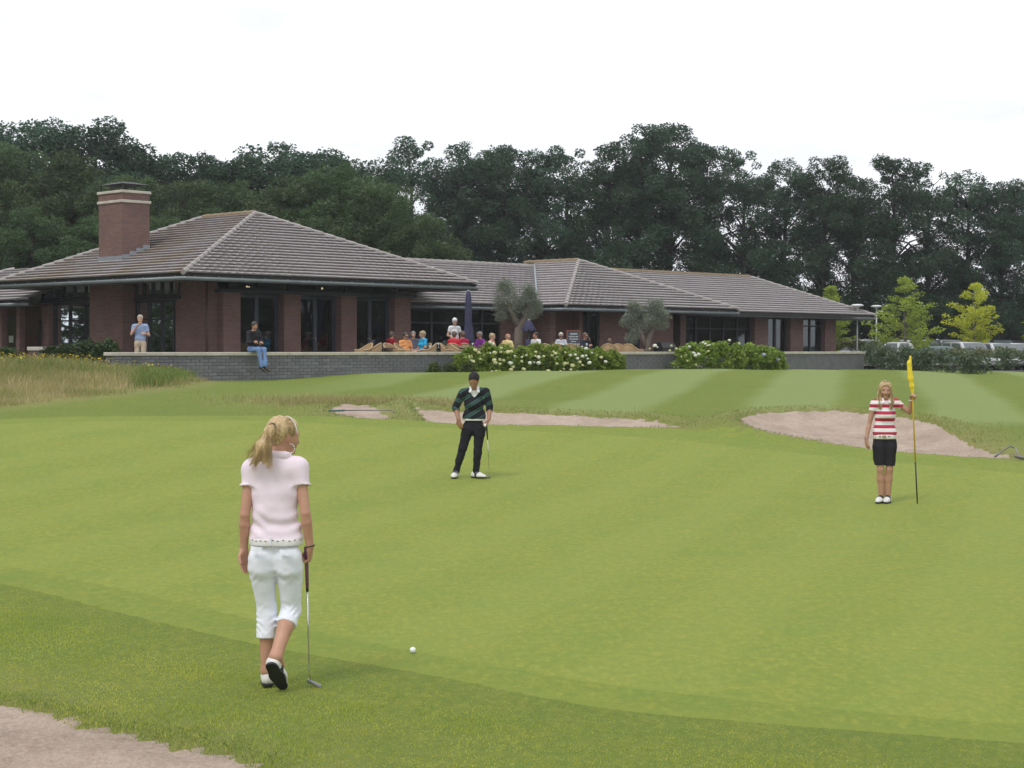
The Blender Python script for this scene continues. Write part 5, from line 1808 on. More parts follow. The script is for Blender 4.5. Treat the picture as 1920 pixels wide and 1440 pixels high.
def shoe(parent, heel, toe, up, h, mats, w=0.040):
    """upper, dark saddle and sole: heel and toe points at the sole's underside"""
    heel, toe = np.asarray(heel, float), np.asarray(toe, float)
    d = unit(toe - heel); up = unit(np.asarray(up, float) - d * (np.asarray(up, float) @ d)); sd_ = np.cross(d, up)
    L_ = np.linalg.norm(toe - heel)
    q = lambda a, s, u: heel + d * a * L_ + sd_ * s + up * u
    ups = [Prim(q(0.13, 0, 0.040), q(0.16, 0, 0.062), w * 0.92, w * 0.88, 1, None, 0.03), Prim(q(0.2, 0, 0.038), q(0.6, 0.003, 0.030), w * 0.92, w * 1.05, 1, None, 0.03),
           Prim(q(0.6, 0.003, 0.030), q(0.86, 0, 0.026), w * 1.06, w * 0.80, 0.85, up, 0.03), Prim(q(0.25, 0, 0.07), q(0.55, 0, 0.045), w * 0.78, w * 0.7, 1, None, 0.03)]
    o = sdf_obj('shoe', ups, h, mats[0], parent, cuts=[(q(0, 0, 0.016), -up)])
    sdl = [Prim(q(0.34, 0, 0.060), q(0.40, 0, 0.020), w * 1.04, w * 1.13, 1, None, 0.02), Prim(q(0.40, 0, 0.060), q(0.56, 0, 0.034), w * 0.92, w * 1.09, 1, None, 0.02)]
    sdf_obj('saddle', sdl, h, mats[1], o, cuts=[(q(0, 0, 0.018), -up), (q(0.62, 0, 0), d), (q(0.26, 0, 0), -d)])
    so = [Prim(q(0.13, 0, 0.008), q(0.5, 0, 0.008), w * 0.95, w * 1.0, 1, None, 0.03), Prim(q(0.5, 0, 0.008), q(0.86, 0, 0.008), w * 1.13, w * 0.86, 1, None, 0.03)]
    sdf_obj('sole', so, h, mats[2], o, cuts=[(q(0, 0, 0.020), up), (q(0, 0, 0.0), -up)])
    return o

def strands(name, lines, mat, parent, r0=0.0016, sides=4, taper=0.35):
    m = MB()
    for ln in lines:
        n = len(ln)
        m.tube([Vector(p) for p in ln], [r0 * (1 - (1 - taper) * (i / (n - 1))) for i in range(n)], sides, cap=False)
    return m.build(name, mat, parent, smooth=True)

def cloth_warp(amp, freq, seed, ax=2):
    rs = np.random.RandomState(seed)
    ks = [(rs.normal(size=3) * V3(0.7, 0.7, 1.0) * freq * (0.6 + 0.9 * rs.rand()), rs.rand() * 6.28) for _ in range(7)]
    def w_(P):
        s = 0
        for k, ph in ks:
            s = s + np.sin(P @ k + ph)
        return amp * s / 2.6
    return w_

def hair_warp(amp, seed, axis=(0, 0, 1)):
    ax = unit(axis)
    rs = np.random.RandomState(seed)
    ks = []
    for _ in range(6):
        k = rs.normal(size=3)
        k -= ax * (k @ ax)
        ks.append((unit(k) * (130 + 160 * rs.rand()) + ax * 8 * rs.normal(), rs.rand() * 6.28))
    return lambda P: amp * sum(np.sin(P @ k + ph) for k, ph in ks) / 2.4

def skin_mat(name, c):
    m = pmat(name, c, tuple(x * f for x, f in zip(c, (0.9, 0.86, 0.84))), 9, 0.5, 0.08, 120)
    b = [n for n in m.node_tree.nodes if n.type == 'BSDF_PRINCIPLED'][0]
    b.inputs['Subsurface Weight'].default_value = 0.12
    b.inputs['Subsurface Radius'].default_value = (0.012, 0.005, 0.003)
    b.inputs['Subsurface Scale'].default_value = 0.6
    return m
def cloth(name, c, c2=None, bump=0.25, sc=18):
    m = pmat(name, c, c2 or tuple(x * 0.92 for x in c), 6, 0.85, bump, sc, spec=0.2)
    return m
def hair_mat(name, c1, c2, stretch=(1, 1, 0.12), sc=70):
    return pmat(name, c1, c2, sc, 0.42, 0.35, sc * 1.6, stretch=stretch, detail=3)

WSHOE = pmat('white_leather', (0.70, 0.69, 0.66), (0.62, 0.61, 0.58), 12, 0.4)
BSHOE = pmat('black_leather', (0.022, 0.020, 0.022), (0.014, 0.013, 0.014), 12, 0.35)
SOLE = pmat('dark_rubber', (0.020, 0.020, 0.030), (0.012, 0.012, 0.018), 12, 0.6)
WHITECL = cloth('white_cotton', (0.77, 0.77, 0.80))
BLACKRUB = pmat('black_rubber', (0.02, 0.02, 0.021), None, 30, 0.6)

def putter(lab, grip_top, grip_end, hosel, headc, hd_dir, gripmat, origin, gr=0.0125, mallet=False):
    t = thing('golf_putter', lab, 'golf club', origin)
    O_ = Vector(origin)
    a, b, c, e = [Vector(x) - O_ for x in (grip_top, grip_end, hosel, headc)]
    MB().tube([a, a.lerp(b, 0.05), b], [gr * 1.15, gr * 1.1, gr * 0.8], 12).build('grip', gripmat, t, smooth=True)
    MB().tube([b - (b - a).normalized() * 0.012, b + (c - b).normalized() * 0.03], gr * 0.72, 10).build('grip_collar', BLACKRUB, t, smooth=True)
    MB().tube([b, b.lerp(c, 0.5), c, e], [0.0062, 0.0056, 0.0046, 0.0050], 10).build('shaft', STEEL, t, smooth=True)
    dd = Vector(hd_dir).normalized()
    sd_ = dd.cross(Vector((0, 0, 1))).normalized()
    m = MB()
    L_, w_, h_ = 0.055, 0.014 if not mallet else 0.03, 0.012
    vs = []
    for x, y, z in ((-.4, -1, -1), (1.3, -1, -1), (1.3, 1, -1), (-.4, 1, -1), (-.4, -1, 1), (1.3, -.8, .8), (1.3, .8, .8), (-.4, 1, 1)):
        vs.append(e + dd * x * L_ + sd_ * y * w_ + Vector((0, 0, z * h_)))
    m.add(vs, [(0, 3, 2, 1), (4, 5, 6, 7), (0, 1, 5, 4), (1, 2, 6, 5), (2, 3, 7, 6), (3, 0, 4, 7)])
    m.build('club_head', pmat('club_head_steel', (0.30, 0.30, 0.31), (0.2, 0.2, 0.21), 20, 0.3, metal=0.9), t, bevel=0.003)
    return t
def golf_ball(lab, c, r=0.0214):
    bm = bmesh.new()
    bmesh.ops.create_icosphere(bm, subdivisions=4, radius=r)
    for f_ in bm.faces: f_.smooth = True
    me = bpy.data.meshes.new('golf_ball'); bm.to_mesh(me); bm.free()
    m = pmat('golf_ball_white', (0.82, 0.82, 0.82), (0.80, 0.80, 0.80), 3, 0.3)
    if not m.get('dimpled'):
        t = m.node_tree
        b = [n for n in t.nodes if n.type == 'BSDF_PRINCIPLED'][0]
        vo = t.nodes.new('ShaderNodeTexVoronoi'); vo.inputs['Scale'].default_value = 260
        tc_ = t.nodes.new('ShaderNodeTexCoord'); bp = t.nodes.new('ShaderNodeBump')
        bp.inputs['Strength'].default_value = 0.5; bp.inputs['Distance'].default_value = 0.001
        t.links.new(tc_.outputs['Object'], vo.inputs['Vector']); t.links.new(vo.outputs['Distance'], bp.inputs['Height']); t.links.new(bp.outputs[0], b.inputs['Normal'])
        m['dimpled'] = 1
    return tag(link('golf_ball', me, m, None, c), lab, 'golf ball')

# ================================================================= golfer walking away, white capri trousers
DA = 10.65
gA = ground_at(512, 1290)
DA = gA.y
OA = Vector((gA.x, gA.y, gA.z))
def PA(u, v, dy=0.0):
    return np.array(at(u, v, DA + dy) - OA)
hA = 0.005
A = thing('person', 'golfer seen from behind in pale pink polo and white capri trousers, walking with a putter', 'person', OA)
SKA = skin_mat('tanned_skin', (0.50, 0.275, 0.185))
pelA, chA = PA(516, 1042, 0), PA(516, 915, 0.02)
slA, srA = PA(471, 880, 0.02), PA(561, 877, 0.02)
elA, erA = PA(459, 965, -0.03), PA(572.5, 962, -0.04)
wlA, wrA = PA(457, 1027, 0.02), PA(581, 1024, 0.0)
nbA = PA(519, 858, 0.03)
hcA = PA(531, 818, 0.06)
fA = unit(V3(0.80, 0.60, -0.10))            # face turned to the right
hp, hpf = head(hcA, fA, V3(-0.05, -0.05, 1))
hlA, hrA = PA(495, 1062, 0.0), PA(541, 1062, 0.0)
klA, krA = PA(500, 1138, 0.05), PA(546, 1142, 0.06)
alA, arA = PA(501, 1257, 0.03), PA(517, 1232, -0.17)
bk = V3(0, -1, 0)
torA = torso(pelA, chA, slA, srA, V3(0, 1, 0), 0.148, 0.098, 0.126, 0.70, neck=True)
armsA = arm(slA, elA, wlA) + arm(srA, erA, wrA)
legsA = leg(hlA, klA, alA, bk, (0.070, 0.044, 0.042, 0.031), 0.03) + leg(hrA, krA, arA, bk, (0.070, 0.044, 0.043, 0.031), 0.03)
footA = [Prim(alA, alA + V3(0, 0.10, -0.03), 0.034, 0.03, 1, None, 0.03), Prim(arA, arA + V3(0.02, 0.06, -0.06), 0.034, 0.03, 1, None, 0.03)]
gt, ge = PA(574, 1025, 0.045), PA(576, 1100, 0.03)
hdL = hand(wlA, V3(0.02, 0.10, -1), V3(0.75, -0.66, 0), 1, (0.2, 0.35, 0.3), 0.98)
hdR = hand(wrA + V3(0.0, 0.0, 0.0), V3(-0.02, 0.34, -0.80), V3(-1, 0.10, 0), 1, (1.0, 1.25, 0.9), 1.0, thumb=(0.7, 0.3, 0.5))
neckA = [Prim(nbA, hcA + V3(-0.01, -0.012, -0.03), 0.052, 0.050, 1, None, 0.03)]
sdf_obj('body', [p.grown(-0.015) for p in torA[:6]] + torA[6:] + armsA + legsA + footA + neckA + hp + hdL + hdR, hA, SKA, A)
eyes(A, hpf, 1.0)
# polo shirt
POLO = cloth('pale_pink_cotton', (0.80, 0.69, 0.765), (0.77, 0.655, 0.735), 0.15, 16)
shp = [p.grown(0.012, 0.06) for p in torA]
hem = PA(516, 1010, 0)
shp += [Prim(PA(493, 1006), PA(541, 1008), 0.083, None, 0.95, V3(0, 1, 0), 0.05), Prim(PA(503, 962, 0), PA(530, 962, 0), 0.076, None, 0.95, V3(0, 1, 0), 0.05)]
slv = [Prim(slA, slA + (elA - slA) * 0.48, 0.056, 0.057, 1, None, 0.04, cut=(slA + (elA - slA) * 0.37, unit(elA - slA) + V3(0.15, 0, 0))),
       Prim(srA, srA + (erA - srA) * 0.48, 0.056, 0.057, 1, None, 0.04, cut=(srA + (erA - srA) * 0.39, unit(erA - srA) + V3(-0.15, 0, 0)))]
cuts = [(hem, V3(0.01, 0, -1)), (PA(519, 850, 0), V3(0, 0.25, 1))]
wr = cloth_warp(0.0045, 26, 3)
fold = lambda P: wr(P) + 0.0040 * np.sin((P[:, 2] * 1.0 - np.abs(P[:, 0] + 0.02) * 0.45) * 75 + 4 * np.sin(P[:, 0] * 11)) * np.exp(-((P[:, 2] - 1.03) / 0.085) ** 2)
shirtA = sdf_obj('polo_shirt', shp + slv, hA, POLO, A, cuts, fold)
colr = [Prim(nbA + V3(-0.030, -0.030, 0.018), nbA + V3(0.045, -0.026, 0.020), 0.048, 0.048, 1, None, 0.03), Prim(nbA + V3(-0.028, 0.03, 0.008), nbA + V3(0.045, 0.034, 0.01), 0.046, None, 1, None, 0.03)]
sdf_obj('collar', colr, hA, POLO, shirtA, [(nbA + V3(0, 0, 0.034), V3(0.05, 0.2, 1)), (nbA + V3(0, 0, -0.02), V3(0, 0, -1))], hollow=[Prim(nbA - V3(0, 0, .05), nbA + V3(0.012, 0.01, 0.09), 0.057)])
for (s_, e_, nm_) in ((slA, elA, 1), (srA, erA, -1)):     # sleeve bands
    c0 = s_ + (e_ - s_) * (0.32 if nm_ > 0 else 0.34)
    c1 = s_ + (e_ - s_) * (0.375 if nm_ > 0 else 0.395)
    sdf_obj('sleeve_band', [Prim(c0, c1, 0.0582, 0.0590, 1, None, 0.01)], hA, POLO, shirtA, [(c1, unit(e_ - s_) + V3(0.15 * nm_, 0, 0)), (c0, -unit(e_ - s_) - V3(0.15 * nm_, 0, 0))], hollow=None)
# capri trousers
CAPRI = cloth('white_stretch_cotton', (0.78, 0.80, 0.87), (0.74, 0.76, 0.83), 0.22, 22)
hl2, hr2 = PA(491, 1066, 0.0), PA(543, 1066, 0.0)
seat = [Prim(PA(490, 1048, -0.030), PA(491, 1064, -0.026), 0.080, 0.078, 1, None, 0.03), Prim(PA(542, 1048, -0.030), PA(543, 1066, -0.026), 0.080, 0.078, 1, None, 0.03)]
cl_ = klA + (alA - klA) * 0.46
cr_ = krA + (arA - krA) * 0.33
trl = [Prim(hl2, klA, 0.086, 0.060, 1, None, 0.018), Prim(klA, klA + (alA - klA) * 0.55, 0.060, 0.0625, 1, None, 0.02, cut=(cl_, V3(0, 0, -1)))]
trl.append(Prim(klA + (alA - klA) * 0.08, klA + (alA - klA) * 0.50 + V3(0, -0.014, 0), 0.058, 0.060, 1, None, 0.02, cut=(cl_, V3(0, 0, -1))))
trr = [Prim(hr2, krA, 0.086, 0.060, 1, None, 0.018), Prim(krA, krA + (arA - krA) * 0.45, 0.061, 0.0655, 1, None, 0.02, cut=(cr_, unit(arA - krA) + V3(0.1, 0, 0)))]
pv = [p.grown(0.004, 0.04) for p in torA[:2]]
wr2 = cloth_warp(0.0014, 26, 8)
def fold2(P):
    x, z = P[:, 0], P[:, 2]
    lg = np.where(x < 0.035, 1.0, -1.0)
    kn = np.exp(-((z - np.where(x < 0.035, 0.42, 0.46)) / 0.085) ** 2)
    th = np.exp(-((z - 0.71) / 0.05) ** 2)
    ph = 3.0 * np.sin(x * 34 + z * 9) + 1.5 * np.sin(x * 61 - z * 23)
    pat = np.sin(z * 135 + lg * x * 34 + ph) * (0.55 + 0.45 * np.sin(x * 47 + z * 31))
    pat2 = np.sin(z * 105 - lg * x * 40 + ph * 0.6) * (0.5 + 0.5 * np.sin(x * 29 + z * 17))
    return wr2(P) + 0.0034 * kn * pat + 0.0026 * th * pat2
capri = sdf_obj('capri_trousers', pv + seat + trl + trr, hA, CAPRI, A, [(PA(516, 1013, 0), V3(-0.01, 0, 1))], fold2)
for (c0, c1, rr) in ((klA + (alA - klA) * 0.30, cl_, 0.0625), (krA + (arA - krA) * 0.20, cr_, 0.0655)):
    sdf_obj('turn_up', [Prim(c0, c1, rr, rr * 0.99, 1, None, 0.01)], hA, CAPRI, capri, [(c1, c1 - c0), (c0, c0 - c1)])
for (a_, b_) in (((470, 1024), (491, 1027)), ((524, 1031), (556, 1031))):    # pocket flaps
    p0, p1 = PA(*a_, -0.128), PA(*b_, -0.134)
    m_ = MB()
    k_ = 6
    vs_ = []
    for i in range(k_ + 1):
        f_ = i / k_
        q = p0 + (p1 - p0) * f_
        dip = 0.020 + 0.016 * (1 - abs(2 * f_ - 1))
        bow = -0.012 * math.sin(math.pi * f_)
        for (dz, dy) in ((0, 0.012), (0, 0.0), (-dip, -0.004), (-dip, 0.008)):
            vs_.append((q[0], q[1] + dy + bow, q[2] + dz))
    fs_ = []
    for i in range(k_):
        for j in range(4):
            fs_.append((i * 4 + j, i * 4 + (j + 1) % 4, (i + 1) * 4 + (j + 1) % 4, (i + 1) * 4 + j))
    fs_ += [(0, 1, 2, 3), (k_ * 4 + 3, k_ * 4 + 2, k_ * 4 + 1, k_ * 4)]
    m_.add(vs_, fs_).build('pocket_flap', CAPRI, capri)
# belt with dark motifs, loops
BELT = pmat('studded_belt', (0.74, 0.73, 0.70), (0.68, 0.67, 0.64), 20, 0.5)
bp0, bp1 = PA(499, 1015, 0), PA(535, 1016, 0)
belt = sdf_obj('belt', [Prim(bp0, bp1, 0.1065, None, 0.98, V3(0, 1, 0), 0.02)], hA, BELT, A, [(PA(516, 1008.5), V3(0, 0, 1)), (PA(516, 1021.5), V3(0, 0, -1))])
STUD = pmat('belt_motif', (0.24, 0.22, 0.21), None, 20, 0.5)
bx = np.array([v.co[:] for v in belt.data.vertices])
for i, u_ in enumerate((471, 479, 487, 496, 511, 520, 530, 541, 551, 560)):
    c_ = PA(u_, 1014.5 + (i % 2), -0.13)
    d2 = (bx[:, 0] - c_[0]) ** 2 + (bx[:, 2] - c_[2]) ** 2 + 0.05 * (bx[:, 1] > -0.01)
    q = bx[np.argmin(d2)]
    MB().box(-0.007, 0.007, -0.003, 0.003, -0.0032, 0.0032).build('belt_motif', STUD, belt, loc=(q[0], q[1] - 0.001, q[2]), bevel=0.002)
for u_ in (506, 563):
    c_ = PA(u_, 1015, -0.13)
    d2 = (bx[:, 0] - c_[0]) ** 2 + (bx[:, 2] - c_[2]) ** 2 + 0.05 * (bx[:, 1] > -0.01)
    q = bx[np.argmin(d2)]
    MB().box(-0.006, 0.006, -0.006, 0.004, -0.028, 0.026).build('belt_loop', CAPRI, belt, loc=tuple(q), bevel=0.002)
# shoes, socks
SOCK = cloth('white_sock', (0.76, 0.75, 0.73))
sdf_obj('sock', [Prim(alA + V3(0, 0, 0.03), alA + V3(0, 0.01, -0.04), 0.040, 0.043, 1, None, 0.02)], hA, SOCK, A)
sdf_obj('sock', [Prim(arA + (krA - arA) * 0.02, arA + V3(-0.010, -0.018, -0.035), 0.033, 0.033, 1, None, 0.02), Prim(arA + V3(-0.010, -0.015, -0.03), arA + V3(0.0, 0.02, -0.05), 0.032, 0.034, 1, None, 0.02)], hA, SOCK, A)
hl0 = PA(502, 1290, -0.02); hl0[2] = 0.012
shoe(A, hl0, hl0 + V3(-0.03, 0.265, 0.0), V3(0, 0, 1), hA, (WSHOE, BSHOE, SOLE))
heelR, toeR = PA(506, 1246, -0.235), PA(530, 1296, -0.085)
toeR[2] = 0.018
ddr = unit(toeR - heelR)
shoe(A, heelR, heelR + ddr * 0.262, V3(0.05, 0.86, 0.5), hA, (WSHOE, BSHOE, SOLE), 0.041)
# hair
HAIRA = hair_mat('blond_hair', (0.62, 0.455, 0.24), (0.36, 0.24, 0.11))
upA = V3(-0.05, -0.05, 1)
tie0 = PA(512, 799, -0.055)
cap = [Prim(hpf(0, -0.030, 0.044), hpf(0, 0.020, 0.044), 0.085, 0.081, 0.95, np.cross(fA, upA), 0.03), Prim(hpf(0, -0.05, 0.01), hpf(0, -0.04, -0.03), 0.066, 0.050, 1, None, 0.03)]
cwarp = hair_warp(0.0016, 5, tie0 - hcA)
hairA = sdf_obj('hair', cap, hA, HAIRA, A, [(hpf(0, 0.055, 0.04), np.array(hpf(0, 1, 0.15)) - np.array(hpf(0, 0, 0)) - 0.45 * (np.array(hpf(0, 0, 1)) - np.array(hpf(0, 0, 0)))), (hpf(0, 0.02, -0.012), -0.9 * (np.array(hpf(0, 0, 1)) - np.array(hpf(0, 0, 0))) + 0.75 * (np.array(hpf(0, 1, 0)) - np.array(hpf(0, 0, 0))))], cwarp)
tie = PA(512, 799, -0.055)
rh = random.Random(4)
lines = []
cc = np.array(hpf(0, -0.004, 0.042))
for i in range(260):                      # strands combed from the hairline back to the tie
    th = rh.uniform(-2.5, 2.5)
    rt3 = np.cross(fA, unit(upA))
    upn = unit(np.cross(rt3, fA))
    rim = unit(fA * (0.75 - 0.25 * abs(th) / 2.5) + upn * math.cos(th) * 0.9 + rt3 * math.sin(th) * 0.9)
    start = rim
    end = unit(tie - cc)
    pl = []
    for j in range(7):
        f_ = j / 6
        d_ = unit(start * (1 - f_) + end * f_)
        pl.append(cc + d_ * (0.0835 + 0.004 * rh.random() + 0.010 * f_ ** 4) * np.array([1, 1, 1.0]))
    lines.append(pl)
strands('hair_strands', lines, HAIRA, hairA, 0.0016, 3, 0.8)
lines = []
ends = [(466, 868, -0.10), (471, 880, -0.12), (478, 866, -0.12), (487, 862, -0.13), (496, 864, -0.13), (503, 878, -0.12), (491, 850, -0.12), (482, 858, -0.11), (460, 858, -0.09), (500, 850, -0.12)]
core = [Prim(tie, tie + V3(-0.02, -0.035, -0.03), 0.016, 0.024, 1, None, 0.02), Prim(tie + V3(-0.02, -0.035, -0.03), PA(494, 838, -0.115), 0.025, 0.040, 0.5, V3(0, 1, 0.2), 0.03), Prim(PA(494, 838, -0.115), PA(484, 860, -0.115), 0.040, 0.022, 0.4, V3(0, 1, 0.2), 0.02),
        Prim(PA(488, 842, -0.11), PA(468, 873, -0.105), 0.026, 0.004, 0.5, V3(0, 1, 0.2), 0.015), Prim(PA(490, 845, -0.11), PA(480, 874, -0.112), 0.024, 0.004, 0.5, V3(0, 1, 0.2), 0.012), Prim(PA(496, 842, -0.115), PA(493, 870, -0.12), 0.022, 0.004, 0.5, V3(0, 1, 0.2), 0.012), Prim(PA(499, 842, -0.115), PA(502, 880, -0.12), 0.018, 0.004, 0.5, V3(0, 1, 0.2), 0.012)]
sdf_obj('ponytail_core', core, hA, HAIRA, hairA, (), hair_warp(0.0016, 6, V3(-0.3, -0.3, -1)))
for i in range(520):
    e_ = ends[i % 10]
    en = PA(e_[0] + 4 + rh.gauss(0, 3.0), e_[1] - 2 + rh.gauss(0, 6), e_[2] + rh.gauss(0, 0.012))
    if i % 150 == 0:
        en = PA(450 + rh.uniform(-4, 10), 855 + rh.uniform(-6, 10), -0.1)
    st = tie + V3(rh.gauss(0, 0.008), rh.gauss(0, 0.006), rh.gauss(0, 0.008))
    m1 = st + V3(-0.022 + rh.gauss(0, 0.012), -0.050 + rh.gauss(0, 0.008), -0.035 + rh.gauss(0, 0.01))
    m2 = m1 * 0.5 + en * 0.5 + V3(0.004 + rh.gauss(0, 0.006), -0.020 + rh.gauss(0, 0.008), 0.008)
    pl = []
    for j in range(7):
        t_ = j / 6
        pl.append((1 - t_) ** 3 * st + 3 * (1 - t_) ** 2 * t_ * m1 + 3 * (1 - t_) * t_ ** 2 * m2 + t_ ** 3 * en)
    lines.append(pl)
strands('ponytail', lines, HAIRA, hairA, 0.0013, 3, 0.3)
tm_ = MB()
td_ = unit(V3(-0.5, -0.8, -0.3))
ta_ = unit(np.cross(td_, V3(0, 0, 1))); tb_ = np.cross(ta_, td_)
tm_.tube([Vector(tie + (ta_ * math.cos(t) + tb_ * math.sin(t)) * 0.017) for t in [6.2832 * i / 14 for i in range(15)]], 0.006, 6)
tm_.build('hair_tie', BLACKRUB, hairA, smooth=True)
# pale band over the head
gl_ = MB()
gl_.tube([Vector(hpf(0.0868 * math.cos(t), 0.045 - 0.03 * math.sin(t), 0.045 + 0.082 * math.sin(t))) for t in [math.pi * (-0.12 + 1.24 * i / 16) for i in range(17)]], [0.0035] * 17, 6)
gl_.build('hair_band', pmat('pale_plastic', (0.75, 0.74, 0.70), None, 10, 0.3), A, smooth=True)
ec = np.array(PA(543, 841, 0.02))
er_ = MB().tube([Vector(ec + V3(0.030 * math.cos(t), 0.006 * math.cos(t), 0.031 * math.sin(t))) for t in [6.2832 * i / 24 for i in range(25)]], 0.0026, 8)
er_.build('hoop_earring', pmat('silver', (0.8, 0.8, 0.8), None, 10, 0.2, metal=0.7), A, smooth=True)
wb = MB().tube([Vector(wrA + V3(0.030 * math.cos(t), 0.030 * math.sin(t), 0.006 * math.cos(t))) for t in [6.2832 * i / 16 for i in range(17)]], 0.004, 6)
wb.build('wristband', BLACKRUB, A, smooth=True)
hcA_w = [Vector(x) + OA for x in (gt, ge, PA(580, 1264, 0.02), PA(582.5, 1279, 0.02))]
putter('putter with purple grip hanging from the hand of the golfer in white capri trousers', hcA_w[0], hcA_w[1], hcA_w[2], hcA_w[3], (0.85, 0.0, -0.35), pmat('purple_grip', (0.22, 0.085, 0.165), (0.17, 0.06, 0.125), 40, 0.6), (hcA_w[3].x, hcA_w[3].y, OA.z))
gb = ground_at(774, 1226)
golf_ball('white golf ball lying on the near edge of the putting green', (gb.x, gb.y, gb.z + 0.027))

# ================================================================= golfer in the dark striped jumper
def pattern_mat(name, base, band, edge, kind):
    m = bpy.data.materials.new(name)
    t, b, out = nodes_of(m)
    N, K = t.nodes, t.links
    tc_ = N.new('ShaderNodeTexCoord')
    sp = N.new('ShaderNodeSeparateXYZ'); K.new(tc_.outputs['Object'], sp.inputs[0])
    def ma(op, a, b_=None, c=None):
        n = N.new('ShaderNodeMath'); n.operation = op
        for i, x in enumerate((a, b_, c)):
            if x is None: continue
            if isinstance(x, (int, float)): n.inputs[i].default_value = x
            else: K.new(x, n.inputs[i])
        return n.outputs[0]
    X, Z = sp.outputs['X'], sp.outputs['Z']
    if kind == 'diag':
        q1 = ma('MULTIPLY_ADD', X, -0.62, Z)
        q2 = ma('MULTIPLY_ADD', X, 0.45, Z)
        left = ma('LESS_THAN', X, -0.115)
        q = ma('ADD', ma('MULTIPLY', q2, left), ma('MULTIPLY', q1, ma('SUBTRACT', 1.0, left)))
        per, half, ph = 0.150, 0.026, 0.955
    else:
        q = Z
        per, half, ph = 0.0945, 0.0225, 0.959
    fr = ma('ABSOLUTE', ma('SUBTRACT', ma('FRACT', ma('ADD', ma('DIVIDE', ma('SUBTRACT', q, ph), per), 0.5)), 0.5))
    d = ma('MULTIPLY', fr, per)
    inb = ma('LESS_THAN', d, half)
    ed = ma('MULTIPLY', inb, ma('GREATER_THAN', d, half * 0.78))
    mx1 = N.new('ShaderNodeMix'); mx1.data_type = 'RGBA'
    K.new(inb, mx1.inputs['Factor']); mx1.inputs['A'].default_value = (*base, 1); mx1.inputs['B'].default_value = (*band, 1)
    mx2 = N.new('ShaderNodeMix'); mx2.data_type = 'RGBA'
    K.new(ed, mx2.inputs['Factor']); K.new(mx1.outputs['Result'], mx2.inputs['A']); mx2.inputs['B'].default_value = (*edge, 1)
    K.new(mx2.outputs['Result'], b.inputs['Base Color'])
    b.inputs['Roughness'].default_value = 0.9
    b.inputs['Specular IOR Level'].default_value = 0.15
    n2 = N.new('ShaderNodeTexNoise'); n2.inputs['Scale'].default_value = 20; n2.inputs['Detail'].default_value = 3
    K.new(tc_.outputs['Object'], n2.inputs['Vector'])
    bp = N.new('ShaderNodeBump'); bp.inputs['Strength'].default_value = 0.25; bp.inputs['Distance'].default_value = 0.02
    K.new(n2.outputs['Fac'], bp.inputs['Height']); K.new(bp.outputs[0], b.inputs['Normal'])
    return m

gB = ground_at(880, 897)
DB = gB.y
OB = Vector(gB)
def PB(u, v, dy=0.0):
    return np.array(at(u, v, DB + dy) - OB)
hB = 0.0068
FR = V3(0, -1, 0)
B = thing('person', 'golfer in black jumper with green diagonal stripes looking down, holding a putter and a ball', 'person', OB)
SKB = skin_mat('brown_skin', (0.36, 0.195, 0.125))
pelB, chB = PB(888, 801, 0), PB(889, 754, 0.0)
slB, srB = PB(867, 737, 0.0), PB(911, 735, 0.0)
elB, erB = PB(854.5, 764, 0.02), PB(918, 764, 0.02)
wlB, wrB = PB(859.5, 786, -0.08), PB(917, 785, -0.08)
nbB = PB(889.5, 731, 0.0)
hcB = PB(888.5, 714, -0.06)
fB = unit(V3(-0.10, -0.80, -0.58))
hp, hpf = head(hcB, fB, V3(0, -0.4, 0.9), 1.0)
hlB, hrB = PB(877, 806, 0), PB(899, 806, 0)
klB, krB = PB(867.5, 841, -0.02), PB(896, 846, -0.04)
alB, arB = PB(855, 883, 0.03), PB(892, 886, 0.0)
torB = torso(pelB, chB, slB, srB, FR, 0.140, 0.108, 0.120, 0.68, neck=True, bust=0.045)
hdl = hand(wlB, V3(0.30, -0.10, -0.95), V3(0.35, 0.94, 0), -1, (0.25, 0.3, 0.3), 0.95, 0.0098)
hdr = hand(wrB, V3(-0.30, -0.25, -0.92), V3(-0.85, -0.2, 0.1), -1, (0.55, 0.7, 0.5), 0.95, 0.0098, thumb=(0.8, 0.3, 0.5))
bodyB = [p.grown(-0.018) for p in torB[:6]] + torB[6:9] + arm(slB, elB, wlB, (0.046, 0.040, 0.039, 0.027)) + arm(srB, erB, wrB, (0.046, 0.040, 0.039, 0.027)) + leg(hlB, klB, alB, -FR) + leg(hrB, krB, arB, -FR) + [Prim(nbB, hcB + V3(0, 0.015, -0.03), 0.052, 0.050, 1, None, 0.03)]
sdf_obj('body', bodyB + hp + hdl + hdr, hB, SKB, B)
eyes(B, hpf, 1.0, (0.03, 0.02, 0.015))
JUMP = pattern_mat('striped_jumper', (0.018, 0.019, 0.026), (0.032, 0.068, 0.064), (0.115, 0.215, 0.185), 'diag')
hemB = PB(888, 787.5)
jp = [p.grown(0.016, 0.05) for p in torB] + [Prim(PB(880, 780), PB(898, 780), 0.096, None, 0.9, FR, 0.05)]
jp += arm(slB, elB, wlB, (0.062, 0.056, 0.052, 0.045)) + arm(srB, erB, wrB, (0.062, 0.056, 0.052, 0.045))
for p_, s_, e_, w_ in ((jp[-3:], srB, erB, wrB), (jp[-6:-3], slB, elB, wlB)):
    cp = e_ + (w_ - e_) * 0.28
    for q in p_:
        q.cut = (cp, unit(w_ - e_))
vneck = [Prim(nbB + V3(0, -0.105, 0.03), nbB + V3(0, -0.140, -0.095), 0.080, 0.074, 1, None, 0.008, '-')]
jump = sdf_obj('jumper', jp + vneck, hB, JUMP, B, [(PB(888, 785.5), V3(0, 0, -1)), (nbB + V3(0, 0, 0.035), V3(0, -0.2, 1))], cloth_warp(0.003, 24, 21))
